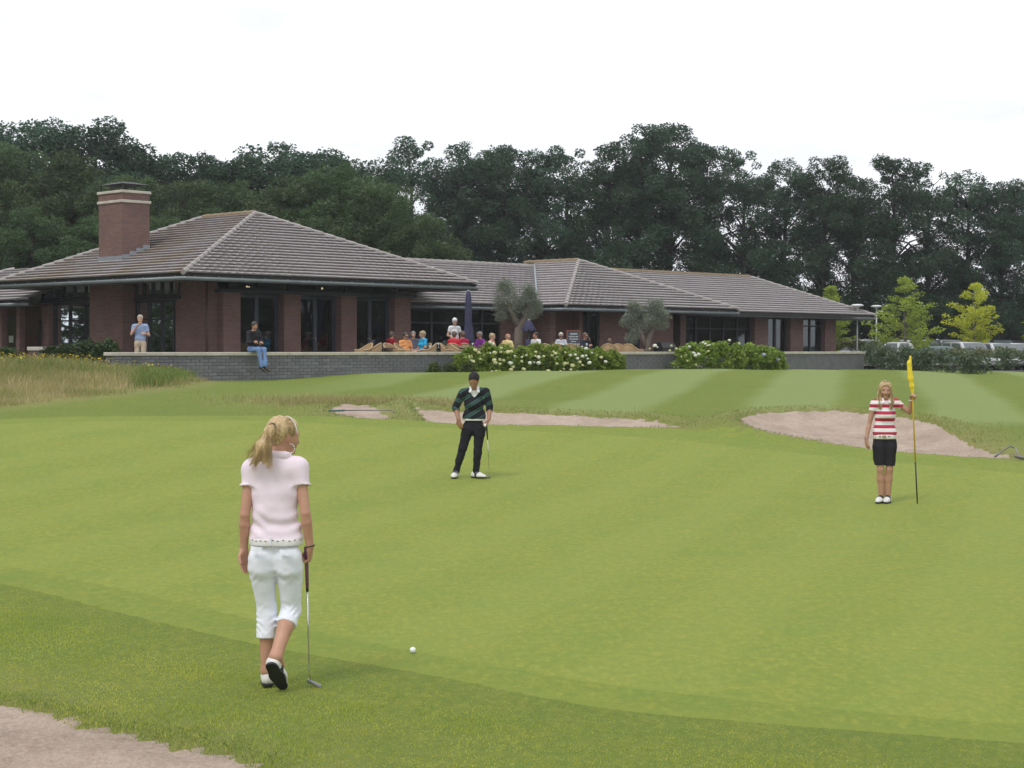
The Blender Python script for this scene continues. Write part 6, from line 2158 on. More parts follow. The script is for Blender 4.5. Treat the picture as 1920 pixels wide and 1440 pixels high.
crest = MB().box(-0.008, 0.008, -0.002, 0.002, -0.014, 0.014).build('crest', pmat('crest_green', (0.10, 0.28, 0.08), None, 20, 0.7), jump, loc=tuple(PB(907, 745.5, -0.128)))
sh = [p.grown(0.010, 0.05) for p in torB] + [Prim(PB(880, 783), PB(898, 783), 0.090, None, 0.9, FR, 0.05)]
shirtB = sdf_obj('white_shirt', sh, hB, WHITECL, B, [(PB(888, 788.5), V3(0, 0, -1)), (nbB + V3(0, 0, 0.02), V3(0, -0.45, 1))], None)
for sg in (-1, 1):
    sdf_obj('collar', [Prim(nbB + V3(sg * 0.055, -0.035, 0.032), nbB + V3(sg * 0.060, -0.090, -0.020), 0.030, 0.028, 0.35, V3(sg * 0.5, -0.6, 0.6), 0.02), Prim(nbB + V3(sg * 0.055, -0.03, 0.032), nbB + V3(sg * 0.045, 0.04, 0.035), 0.022, 0.020, 0.5, V3(sg, 0, 0), 0.02)], hB, WHITECL, shirtB)
BLACKCL = cloth('black_trousers', (0.020, 0.020, 0.026), (0.014, 0.014, 0.018), 0.2, 20)
tb = [p.grown(0.008, 0.05) for p in torB[:2]] + [Prim(hlB, klB, 0.094, 0.062, 1, None, 0.03), Prim(klB, alB + V3(0, 0, -0.01), 0.062, 0.050, 1, None, 0.03), Prim(hrB, krB, 0.094, 0.060, 1, None, 0.03), Prim(krB, arB + V3(0, 0, -0.01), 0.060, 0.050, 1, None, 0.03)]
sdf_obj('trousers', tb, hB, BLACKCL, B, [(PB(888, 785.5), V3(0, 0, 1))], cloth_warp(0.0045, 30, 22))
h0 = PB(855, 893, 0.05); h0[2] = 0.012
shoe(B, h0, h0 + V3(-0.035, -0.26, 0), V3(0, 0, 1), hB, (WSHOE, BSHOE, SOLE), 0.043)
h1 = PB(884, 896, 0.03); h1[2] = 0.012
shoe(B, h1, h1 + V3(0.225, -0.14, 0), V3(0, 0, 1), hB, (WSHOE, BSHOE, SOLE), 0.043)
HAIRB = pmat('black_hair', (0.014, 0.011, 0.012), (0.008, 0.006, 0.007), 70, 0.6, 0.4, 110, spec=0.25, stretch=(1, 0.15, 0.4))
F_ = lambda f, u, r=0.0: np.array(hpf(r, f, u)) - np.array(hpf(0, 0, 0))
hB_ = [Prim(hpf(0, -0.030, 0.044), hpf(0, 0.022, 0.044), 0.086, 0.080, 0.95, F_(0, 0, 1), 0.03), Prim(hpf(0, -0.05, 0.01), hpf(0, -0.05, -0.03), 0.062, 0.045, 1, None, 0.03)]
hairB = sdf_obj('hair', hB_, hB, HAIRB, B, [(hpf(0, 0.060, 0.05), F_(1, -0.55)), (hpf(0, 0.01, -0.02), F_(0.6, -0.8))], hair_warp(0.0022, 9, V3(0, 1, 0.3)))
sdf_obj('hair_bun', [Prim(hpf(0, -0.105, 0.03), hpf(0.02, -0.13, -0.03), 0.022, 0.014, 1, None, 0.02)], hB, HAIRB, hairB)
g0, g1, g2, g3 = PB(912, 797, -0.13), PB(914, 821, -0.10), PB(917.3, 882, -0.02), PB(917.5, 887, -0.02)
pw = [Vector(x) + OB for x in (g0, g1, g2, g3)]
pw[3].z = OB.z + 0.022
putter('putter with black grip in the hand of the golfer in the striped jumper', pw[0], pw[1], pw[2], pw[3], (-0.6, -0.8, 0), BLACKRUB, (pw[3].x, pw[3].y, OB.z))
bc = Vector(PB(909.3, 797.5, -0.185)) + OB
golf_ball('white golf ball held in the fingers of the golfer in the striped jumper', bc)

# ================================================================= golfer holding the flagstick
gC = ground_at(1656, 944)
DC = gC.y
OC = Vector(gC)
def PC(u, v, dy=0.0):
    return np.array(at(u, v, DC + dy) - OC)
Cp = thing('person', 'golfer in red and white striped polo and black shorts holding the yellow flagstick', 'person', OC)
SKC = skin_mat('light_tan_skin', (0.47, 0.265, 0.185))
pelC, chC = PC(1658, 828, 0), PC(1659.5, 774, 0.0)
slC, srC = PC(1639.5, 757, 0), PC(1680, 755, 0)
elC, wlC = PC(1630, 794, 0.02), PC(1624.5, 821, -0.02)
erC, wrC = PC(1705.5, 773.5, -0.02), PC(1708.7, 751, -0.10)
nbC = PC(1660, 751, 0.0)
hcC = PC(1660, 732, -0.01)
fC = unit(V3(-0.10, -1, -0.10))
hp, hpf = head(hcC, fC, V3(0, -0.1, 1), 0.98)
hlC, hrC = PC(1648, 838, 0), PC(1669, 838, 0)
klC, krC = PC(1651.0, 880, -0.02), PC(1667.5, 880, -0.02)
alC, arC = PC(1652.5, 929, 0.03), PC(1665, 929, 0.03)
torC = torso(pelC, chC, slC, srC, FR, 0.136, 0.102, 0.116, 0.68, neck=True, bust=0.045)
hdl = hand(wlC, V3(0.05, -0.08, -1), V3(0.9, 0.4, 0), -1, (0.25, 0.35, 0.3), 0.95, 0.0098)
# hand closed round the stick
stick = lambda f: at(1707.8 + 12.2 * f, 667 + 284.5 * f, DC - 0.13)
hs = np.array(stick((744 - 667) / 284.5) - OC)
hdr = hand(wrC, unit(hs + V3(0.022, 0.0, 0.012) - wrC), V3(-0.4, -0.9, 0), -1, (1.05, 1.2, 0.9), 0.95, 0.0098, thumb=(0.5, 0.3, 0.6))
bodyC = [p.grown(-0.018) for p in torC[:6]] + torC[6:9] + arm(slC, elC, wlC) + arm(srC, erC, wrC) + leg(hlC, klC, alC, -FR, (0.068, 0.047, 0.046, 0.031), 0.015) + leg(hrC, krC, arC, -FR, (0.068, 0.047, 0.046, 0.031), 0.015) + [Prim(nbC, hcC + V3(0, 0.02, -0.03), 0.050, 0.048, 1, None, 0.03)]
sdf_obj('body', bodyC + hp + hdl + hdr, hB, SKC, Cp)
eyes(Cp, hpf, 0.98, (0.05, 0.04, 0.035))
MB().tube([Vector(hpf(-0.024, 0.0925, -0.059)), Vector(hpf(0, 0.0975, -0.0585)), Vector(hpf(0.024, 0.0925, -0.059))], [0.003, 0.005, 0.003], 6).build('lips', pmat('lip', (0.42, 0.17, 0.14), None, 10, 0.4), Cp, smooth=True)
for sg in (-1, 1):
    MB().tube([Vector(hpf(sg * 0.017, 0.0945, 0.022)), Vector(hpf(sg * 0.033, 0.094, 0.026)), Vector(hpf(sg * 0.048, 0.084, 0.021))], [0.003, 0.0035, 0.002], 5).build('eyebrow', pmat('brow_brown', (0.16, 0.10, 0.06), None, 10, 0.7), Cp, smooth=True)
STR = pattern_mat('red_white_stripes', (0.76, 0.75, 0.77), (0.46, 0.040, 0.085), (0.46, 0.040, 0.085), 'hor')
sc_p = [p.grown(0.013, 0.05) for p in torC] + [Prim(PC(1651, 810), PC(1667, 810), 0.092, None, 0.9, FR, 0.05)]
sl1 = slC + (elC - slC) * 0.36
sl2 = srC + (erC - srC) * 0.44
sc_p += [Prim(slC, sl1 + (elC - slC) * 0.1, 0.049, 0.051, 1, None, 0.035, cut=(sl1, unit(elC - slC))), Prim(srC, sl2 + (erC - srC) * 0.1, 0.049, 0.052, 1, None, 0.035, cut=(sl2, unit(erC - srC)))]
poloC = sdf_obj('polo_shirt', sc_p + [Prim(nbC + V3(0, -0.12, 0.03), nbC + V3(0, -0.14, -0.04), 0.040, 0.02, 1, None, 0.01, '-')], hB, STR, Cp, [(PC(1658, 815.5), V3(0, 0, -1)), (nbC + V3(0, 0, 0.03), V3(0, -0.3, 1))], cloth_warp(0.003, 26, 31))
for sg in (-1, 1):
    sdf_obj('collar', [Prim(nbC + V3(sg * 0.050, -0.035, 0.026), nbC + V3(sg * 0.045, -0.085, -0.022), 0.024, 0.022, 0.35, V3(sg * 0.5, -0.6, 0.6), 0.02)], hB, WHITECL, poloC)
SHORTS = cloth('black_shorts', (0.024, 0.022, 0.028), (0.017, 0.016, 0.020), 0.25, 18)
kl2, kr2 = hlC + (klC - hlC) * 0.80, hrC + (krC - hrC) * 0.83
st_ = [p.grown(0.012, 0.05) for p in torC[:2]] + [Prim(hlC, klC, 0.092, 0.073, 1, None, 0.02, cut=(kl2, V3(0.05, 0, -1))), Prim(hrC, krC, 0.092, 0.073, 1, None, 0.02, cut=(kr2, V3(-0.05, 0, -1)))]
sdf_obj('shorts', st_, hB, SHORTS, Cp, [(PC(1658, 822.5), V3(0, 0, 1))], cloth_warp(0.004, 22, 32))
beltC = sdf_obj('belt', [Prim(PC(1652, 818.5), PC(1665, 818.5), 0.104, None, 0.92, FR, 0.02)], hB, BELT, Cp, [(PC(1658, 814.5), V3(0, 0, 1)), (PC(1658, 823), V3(0, 0, -1))])
for u_ in (1643, 1650, 1667, 1674):
    q = PC(u_, 818.6, -0.098 + max(0, abs(u_ - 1658.5) - 6) ** 2 * 0.0005)
    MB().box(-0.014, 0.014, -0.003, 0.003, -0.010, 0.010).build('belt_motif', STUD, beltC, loc=tuple(q), bevel=0.002)
MB().box(-0.026, 0.026, -0.006, 0.006, -0.020, 0.020).build('buckle', pmat('gold_buckle', (0.42, 0.38, 0.22), None, 8, 0.35, metal=0.6), beltC, loc=tuple(PC(1658, 819, -0.098)), bevel=0.004)
for (a_, sx) in ((alC, -0.12), (arC, -0.10)):
    h_ = np.array(a_) + V3(0.025, 0.055, 0); h_[2] = 0.012
    shoe(Cp, h_, h_ + V3(sx, -0.23, 0), V3(0, 0, 1), hB, (WSHOE, BSHOE, SOLE), 0.041)
HAIRC = hair_mat('dark_blond_hair', (0.52, 0.37, 0.19), (0.32, 0.21, 0.10), (1, 1, 0.08), 60)
F_ = lambda f, u, r=0.0: np.array(hpf(r, f, u)) - np.array(hpf(0, 0, 0))
hc_ = [Prim(hpf(0, -0.030, 0.046), hpf(0, 0.020, 0.046), 0.086, 0.082, 0.97, F_(0, 0, 1), 0.03)]
for sg in (-1, 1):
    hc_ += [Prim(hpf(sg * 0.062, 0.012, 0.05), hpf(sg * 0.080, 0.012, -0.06), 0.030, 0.030, 0.7, F_(0, 0, 1), 0.03), Prim(hpf(sg * 0.080, 0.012, -0.06), hpf(sg * 0.082, 0.050, -0.155), 0.034, 0.030, 0.6, F_(1, 0), 0.03),
            Prim(hpf(sg * 0.078, 0.055, -0.15), hpf(sg * 0.062, 0.110, -0.24), 0.030, 0.012, 0.5, F_(1, 0), 0.03)]
hc_ += [Prim(hpf(0, -0.05, 0.0), hpf(0, -0.07, -0.17), 0.075, 0.06, 0.6, F_(1, 0), 0.04)]
hairC = sdf_obj('hair', hc_, hB, HAIRC, Cp, [(hpf(0, 0.078, 0.07), F_(1, -0.30))] if False else (), hair_warp(0.0022, 33), hollow=[Prim(hpf(0, 0.075, -0.02), hpf(0, 0.11, -0.06), 0.058, 0.06), Prim(hpf(0, 0.085, 0.03), hpf(0, 0.10, 0.02), 0.052, 0.05)])
lines = []
for i in range(420):
    sg = rh.choice((-1, 1))
    a0 = np.array(hpf(sg * rh.uniform(0.0, 0.03), rh.uniform(-0.02, 0.05), 0.130))
    a1 = np.array(hpf(sg * (0.088 + rh.uniform(-0.004, 0.004)), rh.uniform(-0.02, 0.05), 0.04))
    a2 = np.array(hpf(sg * (0.098 + rh.gauss(0, 0.008)), rh.uniform(0.0, 0.05), -0.10))
    a3 = np.array(hpf(sg * (0.078 + rh.gauss(0, 0.013)), rh.uniform(0.07, 0.125), -0.19 - rh.uniform(0, 0.07)))
    lines.append([(1 - t) ** 3 * a0 + 3 * (1 - t) ** 2 * t * (a1 * 1.33 - a0 * 0.33) + 3 * (1 - t) * t * t * a2 + t ** 3 * a3 for t in [j / 8 for j in range(9)]])
strands('hair_strands', lines, HAIRC, hairC, 0.0018, 3, 0.4)
WB = pmat('pink_bracelet', (0.40, 0.25, 0.42), None, 10, 0.5)
MB().tube([Vector(wlC + V3(0.030 * math.cos(t), 0.030 * math.sin(t), 0.004)) for t in [6.2832 * i / 16 for i in range(17)]], 0.006, 6).build('bracelet', WB, Cp, smooth=True)
MB().tube([Vector(wrC + V3(0.030 * math.cos(t), 0.030 * math.sin(t), 0)) for t in [6.2832 * i / 16 for i in range(17)]], 0.007, 6).build('wrist_watch', pmat('white_strap', (0.7, 0.7, 0.7), None, 10, 0.5), Cp, smooth=True)

# flagstick
fs_b = stick(1.0)
gz = float(base_z(fs_b.x, fs_b.y)) + 0.012
fl = thing('golf_flagstick', 'yellow golf flagstick with black lower half and furled yellow flag', 'flagstick', (fs_b.x, fs_b.y, gz))
fo = Vector(fl.location)
YPOLE = pmat('yellow_fibreglass', (0.62, 0.43, 0.018), (0.55, 0.37, 0.014), 6, 0.4)
BPOLE = pmat('black_fibreglass', (0.018, 0.018, 0.02), None, 6, 0.4)
sp_ = lambda f: stick(f) - fo
bot = sp_(1.0); bot.z = 0.0
MB().tube([sp_(0.0), sp_(0.35), sp_(0.70)], [0.008, 0.010, 0.011], 10).build('upper_pole', YPOLE, fl, smooth=True)
MB().tube([sp_(0.70), bot], [0.0105, 0.0085], 10).build('lower_pole', BPOLE, fl, smooth=True)
YFLAG = pmat('yellow_flag_cloth', (0.78, 0.62, 0.035), (0.66, 0.50, 0.025), 5, 0.7, 0.4, 12)
fp = [Prim(np.array(sp_(0.005)) + V3(-0.004, 0, 0), np.array(sp_(0.05)) + V3(-0.028, -0.01, 0), 0.010, 0.024, 0.7, V3(0, 1, 0), 0.02), Prim(np.array(sp_(0.05)) + V3(-0.028, -0.01, 0), np.array(sp_(0.15)) + V3(-0.018, -0.012, 0), 0.026, 0.036, 0.7, V3(0, 1, 0), 0.02),
      Prim(np.array(sp_(0.15)) + V3(-0.016, -0.012, 0), np.array(sp_(0.20)) + V3(-0.008, -0.01, 0), 0.034, 0.030, 0.75, V3(0, 1, 0), 0.02), Prim(np.array(sp_(0.20)) + V3(-0.006, -0.01, 0), np.array(sp_(0.255)), 0.028, 0.014, 0.8, V3(0, 1, 0), 0.02)]
def flagfold(P):
    return 0.0030 * np.sin(P[:, 0] * 170 + P[:, 2] * 6) + 0.0018 * np.sin(P[:, 0] * 90 - P[:, 2] * 14)
sdf_obj('flag', fp, 0.005, YFLAG, fl, (), flagfold)

# ================================================================= guests and bystanders
def figure(lab, loc, face, shirt, hairc, skin, pose='sit', bottom=(0.05, 0.05, 0.07), female=True, bald=False, lean=0.0, h=0.0115, hat=None, glasses=False, shoes=(0.03, 0.03, 0.03), sleeves='short', armp=None, turn=0.0, name='person'):
    """one person; local frame faces -Y, then turned by 'face' (radians)"""
    o = thing(name, lab, 'person', loc, face)
    key = lambda p, c: p + '_%02d%02d%02d' % tuple(int(x * 99) for x in c)
    SK = skin_mat(key('skin', skin), skin)
    SH = cloth(key('shirt', shirt), shirt)
    BT = cloth(key('bottom', bottom), bottom)
    HR = hair_mat(key('hair', hairc), hairc, tuple(x * 0.65 for x in hairc))
    sit = pose != 'stand'
    zb = 0.47 if sit else 0.90
    if pose == 'wall':
        zb = 0.10
    pel = V3(0, 0, zb + 0.06)
    chest = V3(0, 0.05 * (1 if pose == 'sit' else -0.2) + lean * -0.12, zb + 0.40)
    sw = 0.150 if female else 0.170
    sl, sr = chest + V3(-sw, 0, 0.115), chest + V3(sw, 0, 0.115)
    nb = (sl + sr) / 2 + V3(0, 0, 0.03)
    hc = nb + V3(0, -0.03 - 0.05 * lean, 0.165)
    fw = unit(V3(math.sin(turn), -math.cos(turn), -0.15 - 0.3 * lean))
    hp, hpf = head(hc, fw, V3(0, 0, 1), 1.0, female)
    if sit:
        hl, hr = V3(-0.09, -0.03, zb + 0.03), V3(0.09, -0.03, zb + 0.03)
        kz = zb + 0.05
        kl, kr = V3(-0.13, -0.45, kz), V3(0.12, -0.45, kz)
        al, ar = (V3(-0.12, -0.42, 0.09), V3(0.12, -0.46, 0.09)) if pose == 'sit' else (V3(0.0, -0.50, -0.36), V3(0.10, -0.55, -0.34))
        if pose == 'wall':
            kl, kr = V3(-0.06, -0.42, 0.13), V3(0.13, -0.42, 0.13)
    else:
        hl, hr = V3(-0.09, 0, zb), V3(0.09, 0, zb)
        kl, kr = V3(-0.10, -0.02, 0.49), V3(0.10, -0.02, 0.49)
        al, ar = V3(-0.10, 0.03, 0.09), V3(0.10, 0.03, 0.09)
    tor = torso(pel, chest, sl, sr, FR, 0.138 if female else 0.142, 0.112 if female else 0.130, 0.122 if female else 0.138, 0.74, neck=True, bust=0.045 if female else 0)
    if armp is None:
        armp = [(V3(-0.24, -0.06, -0.18), V3(-0.12, -0.30, -0.24)), (V3(0.24, -0.06, -0.18), V3(0.12, -0.30, -0.24))] if pose != 'stand' else [(V3(-0.24, 0.02, -0.16), V3(-0.25, -0.05, -0.40)), (V3(0.24, 0.02, -0.16), V3(0.25, -0.05, -0.40))]
    P = [p.grown(-0.015) for p in tor[:6]] + tor[6:9]
    slv = []
    for sg, s_, (e, w_) in ((-1, sl, armp[0]), (1, sr, armp[1])):
        e, w_ = chest + e, chest + w_
        P += arm(s_, e, w_, (0.046, 0.040, 0.038, 0.028))
        d_ = unit(w_ - e)
        P += hand(w_, d_ + V3(0, 0, -0.1), V3(-sg, 0.2, -0.6), sg, (0.35, 0.4, 0.3), 1.0, 0.0115, k=0.006)
        if sleeves == 'short':
            c_ = s_ + (e - s_) * 0.55
            slv.append(Prim(s_, c_ + (e - s_) * 0.1, 0.058, 0.060, 1, None, 0.04, cut=(c_, e - s_)))
        else:
            slv += [Prim(s_, e, 0.066, 0.060, 1, None, 0.04), Prim(e, w_, 0.058, 0.046, 1, None, 0.03)]
    lg = (0.082, 0.056, 0.052, 0.036)
    P += leg(hl, kl, al, V3(0, 1, 0), lg) + leg(hr, kr, ar, V3(0, 1, 0), lg)
    P += [Prim(nb, hc + V3(0, 0.01, -0.03), 0.055, 0.052, 1, None, 0.03)]
    sdf_obj('body', P + hp, h, SK, o)
    sdf_obj('shirt', [p.grown(0.016, 0.05) for p in tor[2:]] + [tor[1].grown(0.016, 0.05)] + slv, h, SH, o, [(nb + V3(0, -0.02, 0.035), V3(0, -0.25, 1)), (V3(0, 0, zb - 0.02), V3(0, 0, -1))], cloth_warp(0.005, 22, int(abs(loc[0]) * 37) % 97))
    tb = [p.grown(0.012, 0.05) for p in tor[:2]]
    for hh, kk, aa in ((hl, kl, al), (hr, kr, ar)):
        tb += [Prim(hh, kk, 0.088, 0.068, 1, None, 0.03), Prim(kk, aa, 0.068, 0.056, 1, None, 0.03)]
    sdf_obj('trousers', tb, h, BT, o, [(V3(0, 0, zb + 0.12), V3(0, 0, 1))], cloth_warp(0.005, 22, 3))
    sm = pmat(key('shoe', shoes), shoes, None, 10, 0.5)
    for aa in (al, ar):
        dd = V3(0, -1, 0) if pose != 'wall' else unit(V3(0.25, -0.8, -0.5))
        hl_ = aa + V3(0, 0.05, -0.085)
        sdf_obj('shoe', [Prim(hl_ + V3(0, 0, 0.045), hl_ + dd * 0.12 + V3(0, 0, 0.04), 0.045, 0.045, 1, None, 0.03), Prim(hl_ + dd * 0.1 + V3(0, 0, 0.035), hl_ + dd * 0.21 + V3(0, 0, 0.03), 0.046, 0.034, 1, None, 0.03)], h, sm, o, [(hl_, V3(0, 0, -1))] if pose != 'wall' else ())
    if not bald:
        F2 = lambda f, u, r=0.0: np.array(hpf(r, f, u)) - np.array(hpf(0, 0, 0))
        hh = [Prim(hpf(0, -0.030, 0.048), hpf(0, 0.020, 0.048), 0.090, 0.084, 0.97, F2(0, 0, 1), 0.03), Prim(hpf(0, -0.05, 0.01), hpf(0, -0.045, -0.045 if female else -0.02), 0.070, 0.055, 1, None, 0.03)]
        sdf_obj('hair', hh, h * 0.8, HR, o, [(hpf(0, 0.070, 0.055), F2(1, -0.4))], cloth_warp(0.004, 60, 9))
    else:
        F2 = lambda f, u, r=0.0: np.array(hpf(r, f, u)) - np.array(hpf(0, 0, 0))
        sdf_obj('hair', [Prim(hpf(-0.06, -0.03, 0.0), hpf(0.06, -0.03, 0.0), 0.040, None, 1, None, 0.03)], h * 0.8, HR, o, [(hpf(0, 0.0, 0), F2(1, 0))])
    if hat:
        HT = cloth(key('hat', hat), hat)
        sdf_obj('visor_cap', [Prim(hpf(0, -0.03, 0.075), hpf(0, 0.02, 0.075), 0.088, 0.084, 1, None, 0.03), Prim(hpf(-0.03, 0.09, 0.055), hpf(0.03, 0.09, 0.055), 0.045, None, 0.2, V3(0, 0, 1), 0.02)], h * 0.8, HT, o, [(hpf(0, 0, 0.05), V3(0, 0, -1))])
    if glasses:
        m = MB()
        for sg in (-1, 1):
            c_ = Vector(hpf(sg * 0.032, 0.098, 0.004))
        m.tube([Vector(hpf(-0.075, 0.02, 0.01)), Vector(hpf(-0.06, 0.085, 0.006)), Vector(hpf(-0.03, 0.103, 0.002)), Vector(hpf(0, 0.106, 0.008)), Vector(hpf(0.03, 0.103, 0.002)), Vector(hpf(0.06, 0.085, 0.006)), Vector(hpf(0.075, 0.02, 0.01))], [0.004, 0.012, 0.019, 0.006, 0.019, 0.012, 0.004], 8)
        m.build('sunglasses', BSHOE, o, smooth=True)
    return o

def place(u, n):
    s = S_of(u, n)
    p = W(s, n)
    return p.x, p.y
SKL, SKT = (0.52, 0.32, 0.24), (0.45, 0.24, 0.16)
GREYH, BLONDH, DARKH, WHITEH, BROWNH = (0.30, 0.28, 0.26), (0.46, 0.34, 0.19), (0.03, 0.025, 0.022), (0.62, 0.60, 0.55), (0.13, 0.085, 0.055)
x, y = place(263, 43.0)
figure('man in light blue shirt and beige trousers standing on the terrace with hand to face', (x, y, FZ - 0.06), 0.1, (0.30, 0.40, 0.62), (0.50, 0.42, 0.33), SKL, 'stand', (0.52, 0.43, 0.32), female=False, bald=False,
       armp=[(V3(-0.24, -0.08, -0.12), V3(-0.06, -0.17, 0.14)), (V3(0.25, 0.0, -0.15), V3(0.16, -0.22, -0.10))])
x, y = place(476, 40.98)
pw_ = W(S_of(474, NW + 0.02), NW + 0.02)
figure('person in dark jacket and blue jeans sitting on the terrace wall with legs hanging', (pw_.x, pw_.y, 1.95 - 0.045), rad(40), (0.022, 0.022, 0.028), (0.025, 0.022, 0.02), SKT, 'wall', (0.16, 0.26, 0.48), female=False, sleeves='long', shoes=(0.03, 0.022, 0.018),
       armp=[(V3(-0.23, -0.08, -0.17), V3(0.02, -0.22, -0.16)), (V3(0.23, -0.08, -0.17), V3(-0.02, -0.25, -0.14))], lean=0.3)
x, y = place(852, 44.2)
figure('waitress in white cap and white polo standing beside the tall closed parasol', (x, y, FZ + 0.03), 0.25, (0.74, 0.75, 0.78), WHITEH, SKL, 'stand', (0.70, 0.70, 0.73), hat=(0.78, 0.78, 0.78), armp=[(V3(-0.25, 0.0, -0.15), V3(-0.18, -0.20, -0.20)), (V3(0.25, 0.02, -0.15), V3(0.22, -0.14, -0.22))])
G = 'guests seated on the terrace'
guests = [
    (761, 42.5, 0.55, (0.74, 0.32, 0.12), DARKH, SKT, dict(female=False, glasses=True, bottom=(0.45, 0.27, 0.18)), 'guest in orange shirt and sunglasses leaning back in a wicker chair'),
    (775, 44.6, 0.2, (0.10, 0.11, 0.15), GREYH, SKL, dict(female=False), 'grey-haired guest in dark shirt half hidden behind the guest in orange'),
    (791, 43.2, -1.0, (0.03, 0.36, 0.62), BLONDH, SKL, dict(turn=-0.3, bottom=(0.3, 0.3, 0.32)), 'blond guest in bright turquoise top turned towards the table'),
    (735, 45.6, 2.6, (0.30, 0.02, 0.03), BROWNH, SKL, dict(), 'guest in dark red top seated near the french doors'),
    (852, 43.2, 2.9, (0.62, 0.03, 0.06), BROWNH, SKL, dict(bottom=(0.04, 0.04, 0.05)), 'brown-haired guest in red top seated below the waitress'),
    (867, 43.2, 3.4, (0.42, 0.02, 0.07), BROWNH, SKL, dict(bottom=(0.04, 0.04, 0.05)), 'guest in dark crimson top seated beside the guest in red'),
    (898, 43.6, -0.9, (0.28, 0.05, 0.36), GREYH, SKT, dict(female=False), 'grey-haired guest in purple shirt beside the tall closed parasol'),
    (924, 42.7, 1.2, (0.72, 0.36, 0.26), BLONDH, SKL, dict(), 'blond guest in salmon pink top seated behind the hydrangea blossoms'),
    (953, 42.5, 2.4, (0.74, 0.62, 0.30), (0.5, 0.42, 0.35), SKT, dict(female=False, bald=True), 'bald guest in pale yellow shirt seated beside the olive trunk'),
    (1003, 43.0, -0.7, (0.76, 0.75, 0.76), DARKH, SKT, dict(), 'dark-haired guest in white shirt beside the short closed parasol'),
    (1052, 43.6, 0.1, (0.58, 0.60, 0.66), WHITEH, SKT, dict(glasses=True), 'white-haired guest in pale grey shirt in front of the menu board'),
    (1098, 43.6, 0.7, (0.035, 0.038, 0.055), BROWNH, SKT, dict(female=False, glasses=True, sleeves='long', armp=[(V3(-0.23, -0.10, -0.16), V3(-0.10, -0.30, -0.05)), (V3(0.23, -0.10, -0.14), V3(0.09, -0.17, 0.16))]), 'guest in dark navy jacket and sunglasses resting chin on hand'),
    (1142, 42.6, 3.0, (0.022, 0.02, 0.022), BROWNH, SKL, dict(sleeves='long', lean=1.0), 'dark-clothed guest bent low over a chair beside the wall'),
]
for (u_, n_, fc, shc, hrc, sk, kw, lab) in guests:
    x, y = place(u_, n_)
    z_ = FZ - (0.06 if n_ < 42.9 else 0.0)
    if u_ == 1142:
        z_ = FZ - 0.22
    o = figure(lab, (x, y, z_), fc, shc, hrc, sk, 'sit', **kw)
    o['group'] = G

# ------------------------------------------------------------------ terrace furniture
WICK = pmat('wicker', (0.40, 0.265, 0.135), (0.27, 0.175, 0.085), 40, 0.6, 0.6, 90)
CANE = pmat('cane_frame', (0.52, 0.38, 0.21), (0.42, 0.29, 0.15), 12, 0.45)
TTOP = pmat('dark_table_top', (0.035, 0.04, 0.045), (0.025, 0.028, 0.032), 6, 0.35)
TLEG = pmat('dark_table_leg', (0.03, 0.03, 0.032), None, 8, 0.4)
def chair_meshes():
    # rounded wicker shell: back and arms in one sweep
    vs, fs = [], []
    K_ = 18
    for i in range(K_ + 1):
        a = math.pi * (-0.16 + 1.32 * i / K_)
        r = 0.30
        x_, y_ = r * math.cos(a), r * 0.95 * math.sin(a)
        top = 0.66 + 0.22 * max(0, math.sin(a)) ** 1.6
        for (q, z) in ((1.0, 0.42), (1.05, 0.55), (1.10, top), (1.04, top), (0.99, 0.55), (0.94, 0.42)):
            vs.append((x_ * q, y_ * q, z))
    for i in range(K_):
        for j in range(6):
            fs.append((i * 6 + j, (i + 1) * 6 + j, (i + 1) * 6 + (j + 1) % 6, i * 6 + (j + 1) % 6))
    fs += [tuple(range(6)), tuple(K_ * 6 + j for j in range(5, -1, -1))]
    shell = MB().add(vs, fs).mesh('backrest', smooth=True)
    rim = MB().tube([(0.325 * math.cos(a), 0.31 * math.sin(a), 0.665 + 0.22 * max(0, math.sin(a)) ** 1.6) for a in [math.pi * (-0.16 + 1.32 * i / 22) for i in range(23)]], 0.020, 8).mesh('rim', smooth=True)
    seat = MB().lathe([(0.05, 0.41), (0.27, 0.41), (0.285, 0.43), (0.27, 0.455), (0.05, 0.46)], 18).mesh('seat', smooth=True)
    leg_ = MB().tube([(0, 0, 0), (0, 0, 0.22), (0, 0, 0.43)], [0.016, 0.018, 0.02], 8).mesh('leg', smooth=True)
    arch = MB().tube([(-0.2, 0, 0.03), (-0.16, 0, 0.24), (0, 0, 0.32), (0.16, 0, 0.24), (0.2, 0, 0.03)], 0.012, 6).mesh('brace', smooth=True)
    for m_, mt in ((shell, WICK), (rim, CANE), (seat, WICK), (leg_, CANE), (arch, CANE)):
        m_.materials.append(mt)
    return shell, rim, seat, leg_, arch
CH = chair_meshes()
def wicker_chair(u, n, rz, lab):
    x, y = place(u, n)
    o = thing('wicker_chair', lab, 'chair', (x, y, FZ), rz, 'wicker chairs on the terrace')
    b_ = link('backrest', CH[0], None, o); link('rim', CH[1], None, b_); link('seat', CH[2], None, o)
    for sx in (-0.21, 0.21):
        for sy in (-0.2, 0.2):
            link('leg', CH[3], None, o, (sx, sy, 0))
    link('brace', CH[4], None, o, (0, -0.2, 0))
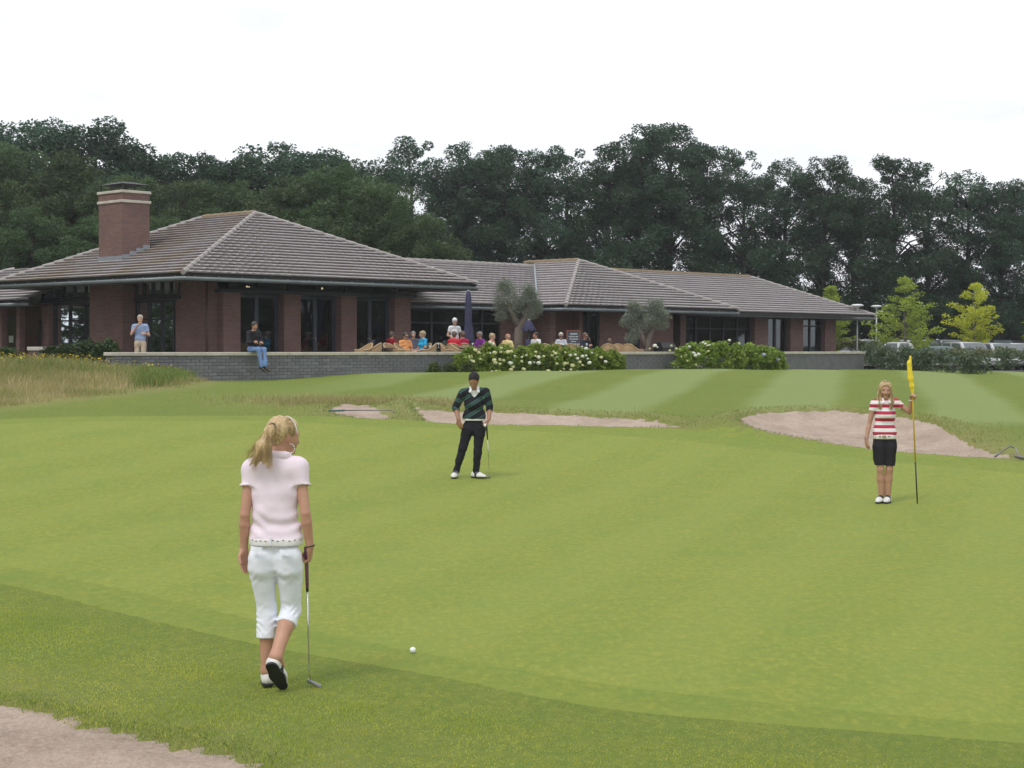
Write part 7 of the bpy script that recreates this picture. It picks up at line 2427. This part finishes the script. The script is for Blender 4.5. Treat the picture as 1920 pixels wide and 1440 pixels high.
chairs = [(680, 42.5, -1.0, 'empty wicker chair at the end of the terrace table by the french doors'), (698, 42.4, -1.9, 'empty wicker chair turned sideways beside the green bag'),
          (737, 42.7, 1.1, 'empty wicker chair behind the chair of the guest in orange'), (757, 42.2, 1.3, 'wicker chair of the guest in orange'),
          (801, 42.3, -1.6, 'empty wicker chair in front of the guest in turquoise'), (843, 42.3, 1.4, 'wicker chair with an orange bag beside it'), (860, 42.1, 1.7, 'empty wicker chair in front of the guest in crimson'),
          (1023, 42.6, 2.9, 'wicker chair seen from behind beside the guest in white'), (1043, 42.3, 3.2, 'wicker chair seen from behind before the white-haired guest'), (1067, 42.4, 3.3, 'wicker chair seen from behind in front of the menu board'),
          (1141, 42.1, 3.0, 'wicker chair of the dark-clothed guest bent low'), (1158, 42.3, 3.1, 'wicker chair with dark cushion beside the small olive tree'), (1176, 42.0, 3.2, 'empty wicker chair seen squarely from behind beside the small olive tree'), (1197, 42.2, 1.7, 'empty wicker chair sideways at the foot of the small olive tree')]
for c_ in chairs:
    wicker_chair(*c_)
for (u_, n_, fc, *_r) in guests:          # the guests' own seats where no chair is placed yet
    if u_ in (775, 791, 735, 852, 867, 898, 924, 953, 1003, 1052, 1098):
        x, y = place(u_, n_)
        lab = _r[-1].split(' seated')[0].split(' half')[0].split(' turned')[0].split(' beside')[0].split(' in front')[0].split(' resting')[0]
        wicker_chair(u_, n_, fc, 'wicker chair under the ' + lab)
def table(u, n, lab, items=()):
    x, y = place(u, n)
    o = thing('terrace_table', lab, 'table', (x, y, FZ), rad(45), 'tables on the terrace')
    MB().lathe([(0.02, 0.70), (0.44, 0.705), (0.45, 0.72), (0.44, 0.735), (0.02, 0.735)], 20).build('table_top', TTOP, o)
    MB().tube([(0, 0, 0.03), (0, 0, 0.70)], 0.035, 10).build('column', TLEG, o, smooth=True)
    MB().lathe([(0.25, 0.0), (0.25, 0.02), (0.05, 0.05), (0.03, 0.06)], 16).build('foot', TLEG, o)
table(716, 42.8, 'dark terrace table with a red drink near the french doors')
table(815, 42.9, 'dark terrace table between the guest in turquoise and the waitress')
table(884, 42.7, 'dark terrace table in front of the tall closed parasol')
table(938, 43.5, 'dark terrace table behind the guests in pink and yellow')
table(1028, 43.6, 'dark terrace table beside the guest in the white shirt')
table(1085, 42.7, 'dark terrace table with cups before the guest in navy')
table(1170, 43.2, 'dark terrace table behind the small olive tree')
# drinks and crockery
GL = pmat('drink_glass', (0.62, 0.66, 0.68), (0.5, 0.55, 0.58), 20, 0.1)
RED = pmat('red_drink', (0.50, 0.06, 0.07), (0.42, 0.05, 0.05), 12, 0.3)
def drinkware(u, n, kind, lab):
    x, y = place(u, n)
    if kind == 'cup':
        m = MB().lathe([(0.022, 0), (0.03, 0.004), (0.042, 0.07), (0.038, 0.07), (0.026, 0.012), (0.01, 0.01)], 14); mt = WSHOE; nm = 'cup'
    elif kind == 'red':
        m = MB().lathe([(0.03, 0), (0.034, 0.01), (0.04, 0.15), (0.036, 0.15), (0.03, 0.02), (0.01, 0.015)], 14); mt = RED; nm = 'drinking_glass'
    else:
        m = MB().lathe([(0.035, 0), (0.035, 0.005), (0.006, 0.012), (0.006, 0.08), (0.036, 0.12), (0.040, 0.17), (0.036, 0.17), (0.02, 0.11)], 14); mt = GL; nm = 'wine_glass'
    o = m.build(nm, mt, smooth=True, loc=(x, y, FZ + 0.7375))
    tag(o, lab, nm.replace('_', ' '))
drinkware(714, 42.7, 'red', 'glass of red drink on the table by the french doors')
drinkware(806, 42.75, 'cup', 'white cup on the table beside the guest in turquoise')
drinkware(822, 42.8, 'wine', 'stemmed glass on the table between turquoise guest and waitress')
drinkware(886, 42.6, 'wine', 'stemmed glass on the table in front of the tall parasol')
drinkware(878, 42.7, 'cup', 'white cup on the table in front of the tall parasol')
drinkware(1083, 42.5, 'cup', 'white cup before the guest in navy, beside a stemmed glass')
drinkware(1091, 42.6, 'cup', 'white cup nearer the guest in navy than the other cup')
drinkware(1100, 42.75, 'wine', 'stemmed glass on the table of the guest in navy')
def bag(u, n, c, lab):
    x, y = place(u, n)
    o = thing('shoulder_bag', lab, 'bag', (x, y, FZ), 0.4)
    mt = cloth('bag_%d' % int(c[0] * 99), c)
    sdf_obj('pouch', [Prim(V3(-0.12, 0, 0.10), V3(0.12, 0, 0.10), 0.10, None, 0.8, V3(0, 1, 0), 0.04), Prim(V3(-0.1, 0, 0.28), V3(0.1, 0, 0.28), 0.07, None, 0.7, V3(0, 1, 0), 0.1), Prim(V3(0, 0, 0.1), V3(0, 0, 0.28), 0.10, 0.09, 0.7, V3(0, 1, 0), 0.06)], 0.014, mt, o, [(V3(0, 0, 0.002), V3(0, 0, -1))], cloth_warp(0.006, 20, 4))
    MB().tube([(-0.1, 0, 0.3), (-0.07, 0, 0.46), (0.07, 0, 0.46), (0.1, 0, 0.3)], 0.012, 6).build('strap', mt, o, smooth=True)
bag(703, 42.2, (0.03, 0.30, 0.24), 'green bag on the ground beside the sideways wicker chair')
bag(824, 42.3, (0.58, 0.16, 0.04), 'orange bag standing by the wicker chair near the waitress')
# closed parasols
PCL = cloth('navy_parasol_cloth', (0.060, 0.058, 0.115), (0.042, 0.042, 0.085), 0.4, 8)
def parasol(u, n, vt, vm, vb, hw, lab, cover):
    x, y = place(u, n)
    D = y
    o = thing('closed_parasol', lab, 'parasol', (x, y, FZ))
    z = lambda v: at(u, v, D).z - FZ
    r = hw * D / F
    MB().tube([(0, 0, 0.05), (0, 0, z(vt) + 0.02)], 0.03, 10).build('pole', TLEG, o, smooth=True)
    MB().lathe([(0.30, 0.0), (0.30, 0.05), (0.06, 0.07), (0.05, 0.16)], 18).build('base', TLEG, o)
    vs, fs = [], []
    prof = [(0.25, vt), (0.5, vt + 3), (0.62, vt + (vm - vt) * 0.25), (0.75, vt + (vm - vt) * 0.6), (0.72, vm), (0.92, vm + (vb - vm) * 0.3), (1.15, vm + (vb - vm) * 0.7), (1.25, vb)] if not cover else [(0.35, vt), (0.8, vt + (vb - vt) * 0.3), (1.1, vt + (vb - vt) * 0.7), (1.3, vb)]
    K_ = 32
    for i, (q, v) in enumerate(prof):
        for k in range(K_):
            a = 6.2832 * k / K_
            f = 1 + (0.22 * i / len(prof)) * math.sin(8 * a + 0.4 * i)
            vs.append((r * q * f * math.cos(a), r * q * f * math.sin(a), z(v) + (0.05 * math.cos(8 * a) if i == len(prof) - 1 else 0)))
    for i in range(len(prof) - 1):
        for k in range(K_):
            fs.append((i * K_ + k, i * K_ + (k + 1) % K_, (i + 1) * K_ + (k + 1) % K_, (i + 1) * K_ + k))
    fs.append(tuple(range(K_ - 1, -1, -1)))
    c_ = MB().add(vs, fs).build('canopy', PCL, o, smooth=True)
    if not cover:
        MB().lathe([(r * 0.8, z(vm + 3)), (r * 0.84, z(vm + 1)), (r * 0.84, z(vm - 3)), (r * 0.8, z(vm - 4))], 20).build('strap', PCL, c_)
    MB().lathe([(0.04, z(vt) - 0.01), (0.05, z(vt) + 0.02), (0.02, z(vt) + 0.05)], 10).build('finial', pmat('grey_finial', (0.3, 0.3, 0.32), None, 5, 0.5), c_)
parasol(878, 43.4, 546, 606, 640, 8.5, 'tall closed navy parasol standing beside the waitress', False)
parasol(991, 43.3, 601, 615, 620, 9.5, 'short closed navy parasol behind the trunk of the big olive tree', True)
_pc = [o_ for o_ in bpy.data.objects if o_.name.startswith('closed_parasol')][-1]
x, y = _pc.location.x, _pc.location.y
MB().lathe([(0.12, 0.1), (0.14, 0.3), (0.13, 0.9), (0.10, 1.05)], 14).build('lower_cover', PCL, _pc, smooth=True)
# menu board
x, y = place(1075, 44.6)
mb = thing('menu_board', 'chalk menu board in reddish wooden frame standing on the terrace', 'sign', (x, y, FZ), rad(8))
FRM = pmat('red_wood_frame', (0.24, 0.085, 0.055), (0.18, 0.06, 0.04), 8, 0.6, stretch=(1, 1, 0.2))
SLATE = pmat('blackboard', (0.075, 0.095, 0.12), (0.055, 0.07, 0.09), 5, 0.8)
zt = at(1075, 619, y).z - FZ
MB().box(-0.22, 0.22, -0.012, 0.012, zt - 0.62, zt - 0.03).build('slate', SLATE, mb)
for (a_, b_, c_, d_) in ((-0.27, 0.27, zt - 0.05, zt), (-0.27, 0.27, zt - 0.67, zt - 0.62), (-0.27, -0.22, zt - 0.62, zt - 0.05), (0.22, 0.27, zt - 0.62, zt - 0.05)):
    MB().box(a_ + 0.001, b_ - 0.001, -0.022, 0.022, c_ + 0.001, d_ - 0.001).build('frame_bar', FRM, mb)
for sx in (-0.25, 0.25):
    MB().box(sx - 0.02, sx + 0.02, 0.0, 0.03, 0, zt - 0.67).build('leg', FRM, mb)
CHALK = pmat('chalk', (0.68, 0.70, 0.72), (0.5, 0.52, 0.55), 30, 0.9)
for i, s_ in enumerate((0.12, 0.18, 0.15, 0.10, 0.16)):          # lines of chalk writing too small to read
    m = MB()
    xx = -s_
    rc = random.Random(i)
    while xx < s_:
        l_ = rc.uniform(0.02, 0.05)
        m.box(xx, xx + l_, -0.0145, -0.0125, zt - 0.17 - i * 0.095, zt - (0.125 if i == 0 else 0.140) - i * 0.095 + rc.uniform(0, 0.012))
        xx += l_ + rc.uniform(0.006, 0.016)
    o = m.build('chalk_line', CHALK, mb)
    o['kind'] = 'stuff'
# black storage box by the second olive
x, y = place(1247, 46.2)
bb = thing('barbecue', 'black covered barbecue against the brick wall behind the small olive tree', 'barbecue', (x, y, FZ), rad(45))
MB().box(-0.45, 0.45, -0.28, 0.28, 0.12, 0.72).build('cabinet', TLEG, bb, bevel=0.02)
MB().add([(-0.47, -0.3, 0.725), (0.47, -0.3, 0.725), (0.47, 0.3, 0.725), (-0.47, 0.3, 0.725), (-0.42, -0.12, 0.98), (0.42, -0.12, 0.98), (0.42, 0.2, 0.98), (-0.42, 0.2, 0.98)], [(0, 3, 2, 1), (4, 5, 6, 7), (0, 1, 5, 4), (1, 2, 6, 5), (2, 3, 7, 6), (3, 0, 4, 7)]).build('lid', IRON, bb, bevel=0.02)
for sx in (-0.4, 0.4):
    for sy in (-0.22, 0.22):
        MB().tube([(sx, sy, 0), (sx, sy, 0.12)], 0.025, 8).build('leg', TLEG, bb)

# ------------------------------------------------------------------ rakes at the bunkers
GRN = pmat('green_handle', (0.05, 0.12, 0.10), (0.035, 0.09, 0.075), 6, 0.5)
GREYM = pmat('grey_handle', (0.22, 0.21, 0.21), None, 6, 0.4, metal=0.5)
def rake(p0, p1, hook, lab, hm):
    o = thing('bunker_rake', lab, 'rake', p0)
    q = [Vector(x) - Vector(p0) for x in (p0, p1)]
    MB().tube([q[0] + Vector((0, 0, 0.03)), q[0].lerp(q[1], 0.25) + Vector((0, 0, 0.04))], 0.02, 8).build('grip', hm, o, smooth=True)
    hk = [Vector(x) - Vector(p0) for x in hook]
    MB().tube([q[0].lerp(q[1], 0.24) + Vector((0, 0, 0.04)), q[1] + Vector((0, 0, 0.05))] + hk, 0.013, 8).build('handle', GREYM, o, smooth=True)
    e = hk[-1]
    h_ = MB().box(e.x - 0.02, e.x + 0.02, e.y - 0.25, e.y + 0.25, e.z - 0.02, e.z + 0.015).build('rake_head', hm, o, bevel=0.006)
    for k in range(10):
        y_ = e.y - 0.22 + 0.049 * k
        link('tine', TINE, None, h_, (e.x, y_, e.z - 0.02))
TINE = MB().tube([(0, 0, -0.06), (0, 0, 0)], [0.003, 0.006], 5).mesh('tine'); TINE.materials.append(GRN)
a_, b_ = ground_at(617, 775), ground_at(732, 779)
a_.z += 0.02; b_.z += 0.06
rake(a_, b_, [b_ + Vector((0.09, 0, 0.0)), b_ + Vector((0.13, 0.02, -0.12))], 'rake with dark green grip lying across the small sand bunker', GRN)
a_, b_ = ground_at(1866, 859), ground_at(1893, 853)
b_.z += 0.10
rake(a_, b_, [b_ + Vector((0.10, 0.0, 0.02)), ground_at(1911, 862) + Vector((0, 0, 0.05))], 'grey metal rake with bent handle at the tip of the large sand bunker', GREYM)

# ------------------------------------------------------------------ car park
struct(MB().add([(14, 84, 0.965), (60, 84, 0.965), (60, 112, 0.965), (14, 112, 0.965)], [(0, 1, 2, 3)]).build('car_park', pmat('asphalt', (0.075, 0.075, 0.078), (0.055, 0.055, 0.057), 3, 0.9, 0.3, 40)))
TYRE = pmat('tyre', (0.02, 0.02, 0.02), None, 10, 0.8)
RIM = pmat('alloy_rim', (0.45, 0.45, 0.46), None, 10, 0.3, metal=0.8)
CGL = pmat('car_glass', (0.10, 0.125, 0.13), (0.08, 0.10, 0.11), 2, 0.05, spec=1.0)
HLT = pmat('headlamp', (0.75, 0.77, 0.8), None, 10, 0.1)
TLT = pmat('tail_lamp', (0.35, 0.02, 0.02), None, 10, 0.2)
def car_meshes(kind):
    L_, Wd = (4.0, 1.7) if kind == 'hatch' else ((4.6, 1.75) if kind == 'estate' else (4.4, 1.8))
    H_ = {'hatch': 1.45, 'estate': 1.47, 'mpv': 1.68}[kind]
    hx = L_ / 2
    # lower body: rounded loft of cross sections along x
    secs = [(-hx, 0.46, 0.62, 0.78), (-hx + 0.12, 0.28, 0.86, 0.90), (-hx + 0.9, 0.22, 0.90, 0.98), (0, 0.22, 0.92, 1.0), (hx - 1.2, 0.22, 0.88, 1.0), (hx - 0.4, 0.24, 0.76, 0.95), (hx - 0.06, 0.30, 0.66, 0.86), (hx, 0.42, 0.56, 0.72)]
    def loft(secs, wfun):
        vs, fs = [], []
        n = 8
        for (x, z0, z1, w) in secs:
            hw = Wd / 2 * w
            ring = [(-hw * 0.92, z0), (-hw, z0 + (z1 - z0) * 0.25), (-hw, z0 + (z1 - z0) * 0.7), (-hw * wfun, z1), (hw * wfun, z1), (hw, z0 + (z1 - z0) * 0.7), (hw, z0 + (z1 - z0) * 0.25), (hw * 0.92, z0)]
            vs += [(x, y, z) for y, z in ring]
        for i in range(len(secs) - 1):
            for k in range(n):
                fs.append((i * n + k, i * n + (k + 1) % n, (i + 1) * n + (k + 1) % n, (i + 1) * n + k))
        fs += [tuple(range(n - 1, -1, -1)), tuple((len(secs) - 1) * n + k for k in range(n))]
        return MB().add(vs, fs)
    body = loft(secs, 0.93).mesh('body', smooth=True, bevel=0.0)
    rear = -hx + (0.25 if kind != 'estate' else 0.2)
    rt0 = rear + (0.35 if kind == 'hatch' else 0.2)
    fr0 = hx - (1.35 if kind != 'mpv' else 0.95)
    frt = fr0 - (0.75 if kind != 'mpv' else 0.85)
    zb_ = 0.87
    prof = [(rear, zb_), (rt0, H_ - 0.06), (rt0 + 0.35, H_), (frt - 0.3, H_), (frt, H_ - 0.05), (fr0, zb_)]
    wb = [0.86, 0.70, 0.68, 0.68, 0.70, 0.86]
    vs, fs = [], []
    for (x, z), w in zip(prof, wb):
        vs += [(x, -Wd / 2 * w, z), (x, Wd / 2 * w, z)]
    for i in range(len(prof) - 1):
        fs.append((i * 2, i * 2 + 1, i * 2 + 3, i * 2 + 2))
    fs += [(0, 2, 4, 6, 8, 10), (11, 9, 7, 5, 3, 1)]
    cab = MB().add(vs, fs).mesh('cabin', bevel=0.03, smooth=True)
    # windows, a few mm proud of the cabin faces
    def quad(p, off):
        p = [Vector(q) for q in p]
        n = (p[1] - p[0]).cross(p[2] - p[0]).normalized()
        if n.dot(Vector(off)) < 0: n = -n
        c = sum(p, Vector()) / 4
        p = [c + (q - c) * 0.88 + n * 0.035 for q in p]
        return MB().add(p, [(0, 1, 2, 3)]).mesh('window')
    Y0, Y1 = Wd / 2 * 0.86, Wd / 2 * 0.70
    wins = [quad([(fr0, -Y0, zb_), (fr0, Y0, zb_), (frt, Y1, H_ - .05), (frt, -Y1, H_ - .05)], (1, 0, 1)), quad([(rear, -Y0, zb_), (rear, Y0, zb_), (rt0, Y1, H_ - .06), (rt0, -Y1, H_ - .06)], (-1, 0, 1))]
    mx_ = (rt0 + frt) / 2
    for sg in (-1, 1):
        wins.append(quad([(rear + 0.2, sg * Y0, zb_), (mx_, sg * Y0, zb_), (mx_, sg * Y1, H_ - .05), (rt0 + 0.15, sg * Y1, H_ - .05)], (0, sg, 0)))
        wins.append(quad([(mx_ + 0.05, sg * Y0, zb_), (fr0 - 0.15, sg * Y0, zb_), (frt - 0.05, sg * Y1, H_ - .05), (mx_ + 0.05, sg * Y1, H_ - .05)], (0, sg, 0)))
    for m_ in wins: m_.materials.append(CGL)
    return body, cab, wins, L_, Wd
CARM = {k: car_meshes(k) for k in ('hatch', 'estate', 'mpv')}
WH = MB()
_t = []
for (r, y) in ((0.20, -0.09), (0.30, -0.10), (0.315, -0.06), (0.315, 0.06), (0.30, 0.10), (0.20, 0.09)):
    _t.append((r, y))
def wheel_meshes():
    m = MB().lathe(_t, 20); tyre = m.mesh('tyre', smooth=True)
    r = MB().lathe([(0.03, -0.095), (0.20, -0.08), (0.205, 0.08), (0.03, 0.095)], 14).mesh('rim')
    tyre.materials.append(TYRE); r.materials.append(RIM)
    return tyre, r
TY, RI = wheel_meshes()
LAMP = MB().box(-0.02, 0.02, -0.16, 0.16, -0.06, 0.06).mesh('lamp', bevel=0.015)
LAMP2 = LAMP.copy()
LAMP.materials.append(HLT); LAMP2.materials.append(TLT)
def car(u, vroof, D, kind, paint, rz, lab):
    body, cab, wins, L_, Wd = CARM[kind]
    p = at(u, vroof, D)
    H_ = {'hatch': 1.45, 'estate': 1.47, 'mpv': 1.68}[kind]
    o = thing('parked_car', lab, 'car', (p.x, D, 0.97), rz, 'cars in the car park')
    o.scale = (1, 1, max(0.85, min(1.12, (p.z - 0.97) / H_)))
    pm = pmat('paint_%02d%02d%02d' % tuple(int(x * 99) for x in paint), paint, paint, 3, 0.25, metal=0.3, coat=0.6)
    b_ = link('body', body.copy(), None, o); b_.data.materials.clear(); b_.data.materials.append(pm)
    c_ = link('cabin', cab.copy(), None, o); c_.data.materials.clear(); c_.data.materials.append(pm)
    for w_ in wins: link('window', w_, None, o)
    for sx in (-L_ / 2 + 0.8, L_ / 2 - 0.85):
        for sy in (-Wd / 2 + 0.09, Wd / 2 - 0.09):
            w_ = bpy.data.objects.new('wheel', None); col.objects.link(w_); w_.parent = o; w_.location = (sx, sy, 0.315); w_.rotation_euler.x = rad(90)
            link('tyre', TY, None, w_); link('rim', RI, None, w_)
    for sy in (-0.58, 0.58):
        link('headlight', LAMP, None, o, (L_ / 2 - 0.04, sy, 0.58)); link('tail_light', LAMP2, None, o, (-L_ / 2 + 0.05, sy, 0.72))
SIL, DRK, WHT, GRN2, BLU = (0.55, 0.56, 0.58), (0.05, 0.055, 0.06), (0.74, 0.75, 0.76), (0.10, 0.17, 0.16), (0.10, 0.14, 0.24)
car(1590, 632, 104, 'hatch', SIL, rad(-95), 'silver parked car just past the end of the clubhouse')
car(1634, 634, 103, 'estate', WHT, rad(-85), 'white parked car between the two lamp posts')
car(1658, 641, 92, 'hatch', SIL, rad(170), 'silver parked car in front of the yellow-green young tree, partly hidden by the hedge')
car(1668, 633, 106, 'estate', DRK, rad(-92), 'dark parked car behind the white car near the lamp posts')
car(1683, 634, 105, 'hatch', WHT, rad(-88), 'white parked car under the crown of the yellow-green young tree')
car(1716, 637, 98, 'mpv', WHT, rad(-80), 'tall white parked car just beside the stem of the yellow-green young tree')
car(1742, 633, 104, 'hatch', GRN2, rad(-90), 'dark green parked car between the young trees')
car(1733, 651, 88, 'hatch', GRN2, rad(175), 'green car roof just showing above the broad dark hedge')
car(1782, 636, 105, 'estate', SIL, rad(-95), 'silver parked car in the back row beside the golden tree stem')
car(1818, 634, 106, 'hatch', DRK, rad(-88), 'dark parked car behind the golden tree stem')
car(1838, 636, 105, 'hatch', SIL, rad(-90), 'silver parked car in the back row just right of the golden tree stem')
car(1816, 641, 90, 'mpv', SIL, rad(-78), 'large silver people carrier facing the hedge, windscreen towards the green')
car(1852, 643, 91, 'hatch', BLU, rad(-85), 'blue parked car between the silver people carrier and the pale car')
car(1880, 643, 90, 'hatch', SIL, rad(-82), 'pale parked car behind the yellow-topped hedge')
car(1910, 643, 91, 'estate', WHT, rad(-80), 'white parked car at the end of the row behind the yellow-topped hedge')
car(1876, 636, 106, 'mpv', DRK, rad(-90), 'dark tall parked car in the back row')
car(1905, 636, 107, 'hatch', WHT, rad(-90), 'white parked car in the far back row')
# lamp posts
PST = pmat('grey_post', (0.52, 0.53, 0.54), (0.45, 0.46, 0.47), 4, 0.4)
LSH = pmat('white_lamp_shade', (0.72, 0.73, 0.74), (0.66, 0.67, 0.68), 4, 0.35)
for (u, vt, D, lab) in ((1607.5, 570, 88, 'grey lamp post with white dish lamp beside the clubhouse corner'), (1643.5, 572, 100, 'lamp post with white dish lamp standing before the yellow-green young tree')):
    p = at(u, vt, D)
    o = thing('street_lamp', lab, 'lamp post', (p.x, D, 0.9), 0, 'lamp posts of the car park')
    H_ = p.z - 0.9
    MB().tube([(0, 0, 0), (0, 0, H_ - 0.22)], [0.05, 0.038], 10).build('post', PST, o, smooth=True)
    MB().lathe([(0.04, H_ - 0.22), (0.09, H_ - 0.20), (0.10, H_ - 0.16), (0.07, H_ - 0.14)], 14).build('lamp_body', PST, o, smooth=True)
    MB().lathe([(0.10, H_ - 0.15), (0.17, H_ - 0.13), (0.34, H_ - 0.09), (0.33, H_ - 0.06), (0.20, H_ - 0.01), (0.04, H_)], 20).build('lamp_shade', LSH, o, smooth=True)

# ------------------------------------------------------------------ air
hm = bpy.data.materials.new('haze')
hm.use_nodes = True
ht = hm.node_tree
ht.nodes.clear()
ho = ht.nodes.new('ShaderNodeOutputMaterial')
hv_ = ht.nodes.new('ShaderNodeVolumePrincipled')
hv_.inputs['Color'].default_value = (0.95, 0.97, 1.0, 1)
hv_.inputs['Density'].default_value = 0.0004
hv_.inputs['Anisotropy'].default_value = 0.3
ht.links.new(hv_.outputs[0], ho.inputs['Volume'])
o = MB().box(-950, 950, -950, 950, -1.2, 20.5).build('haze', hm)
o['kind'] = 'stuff'
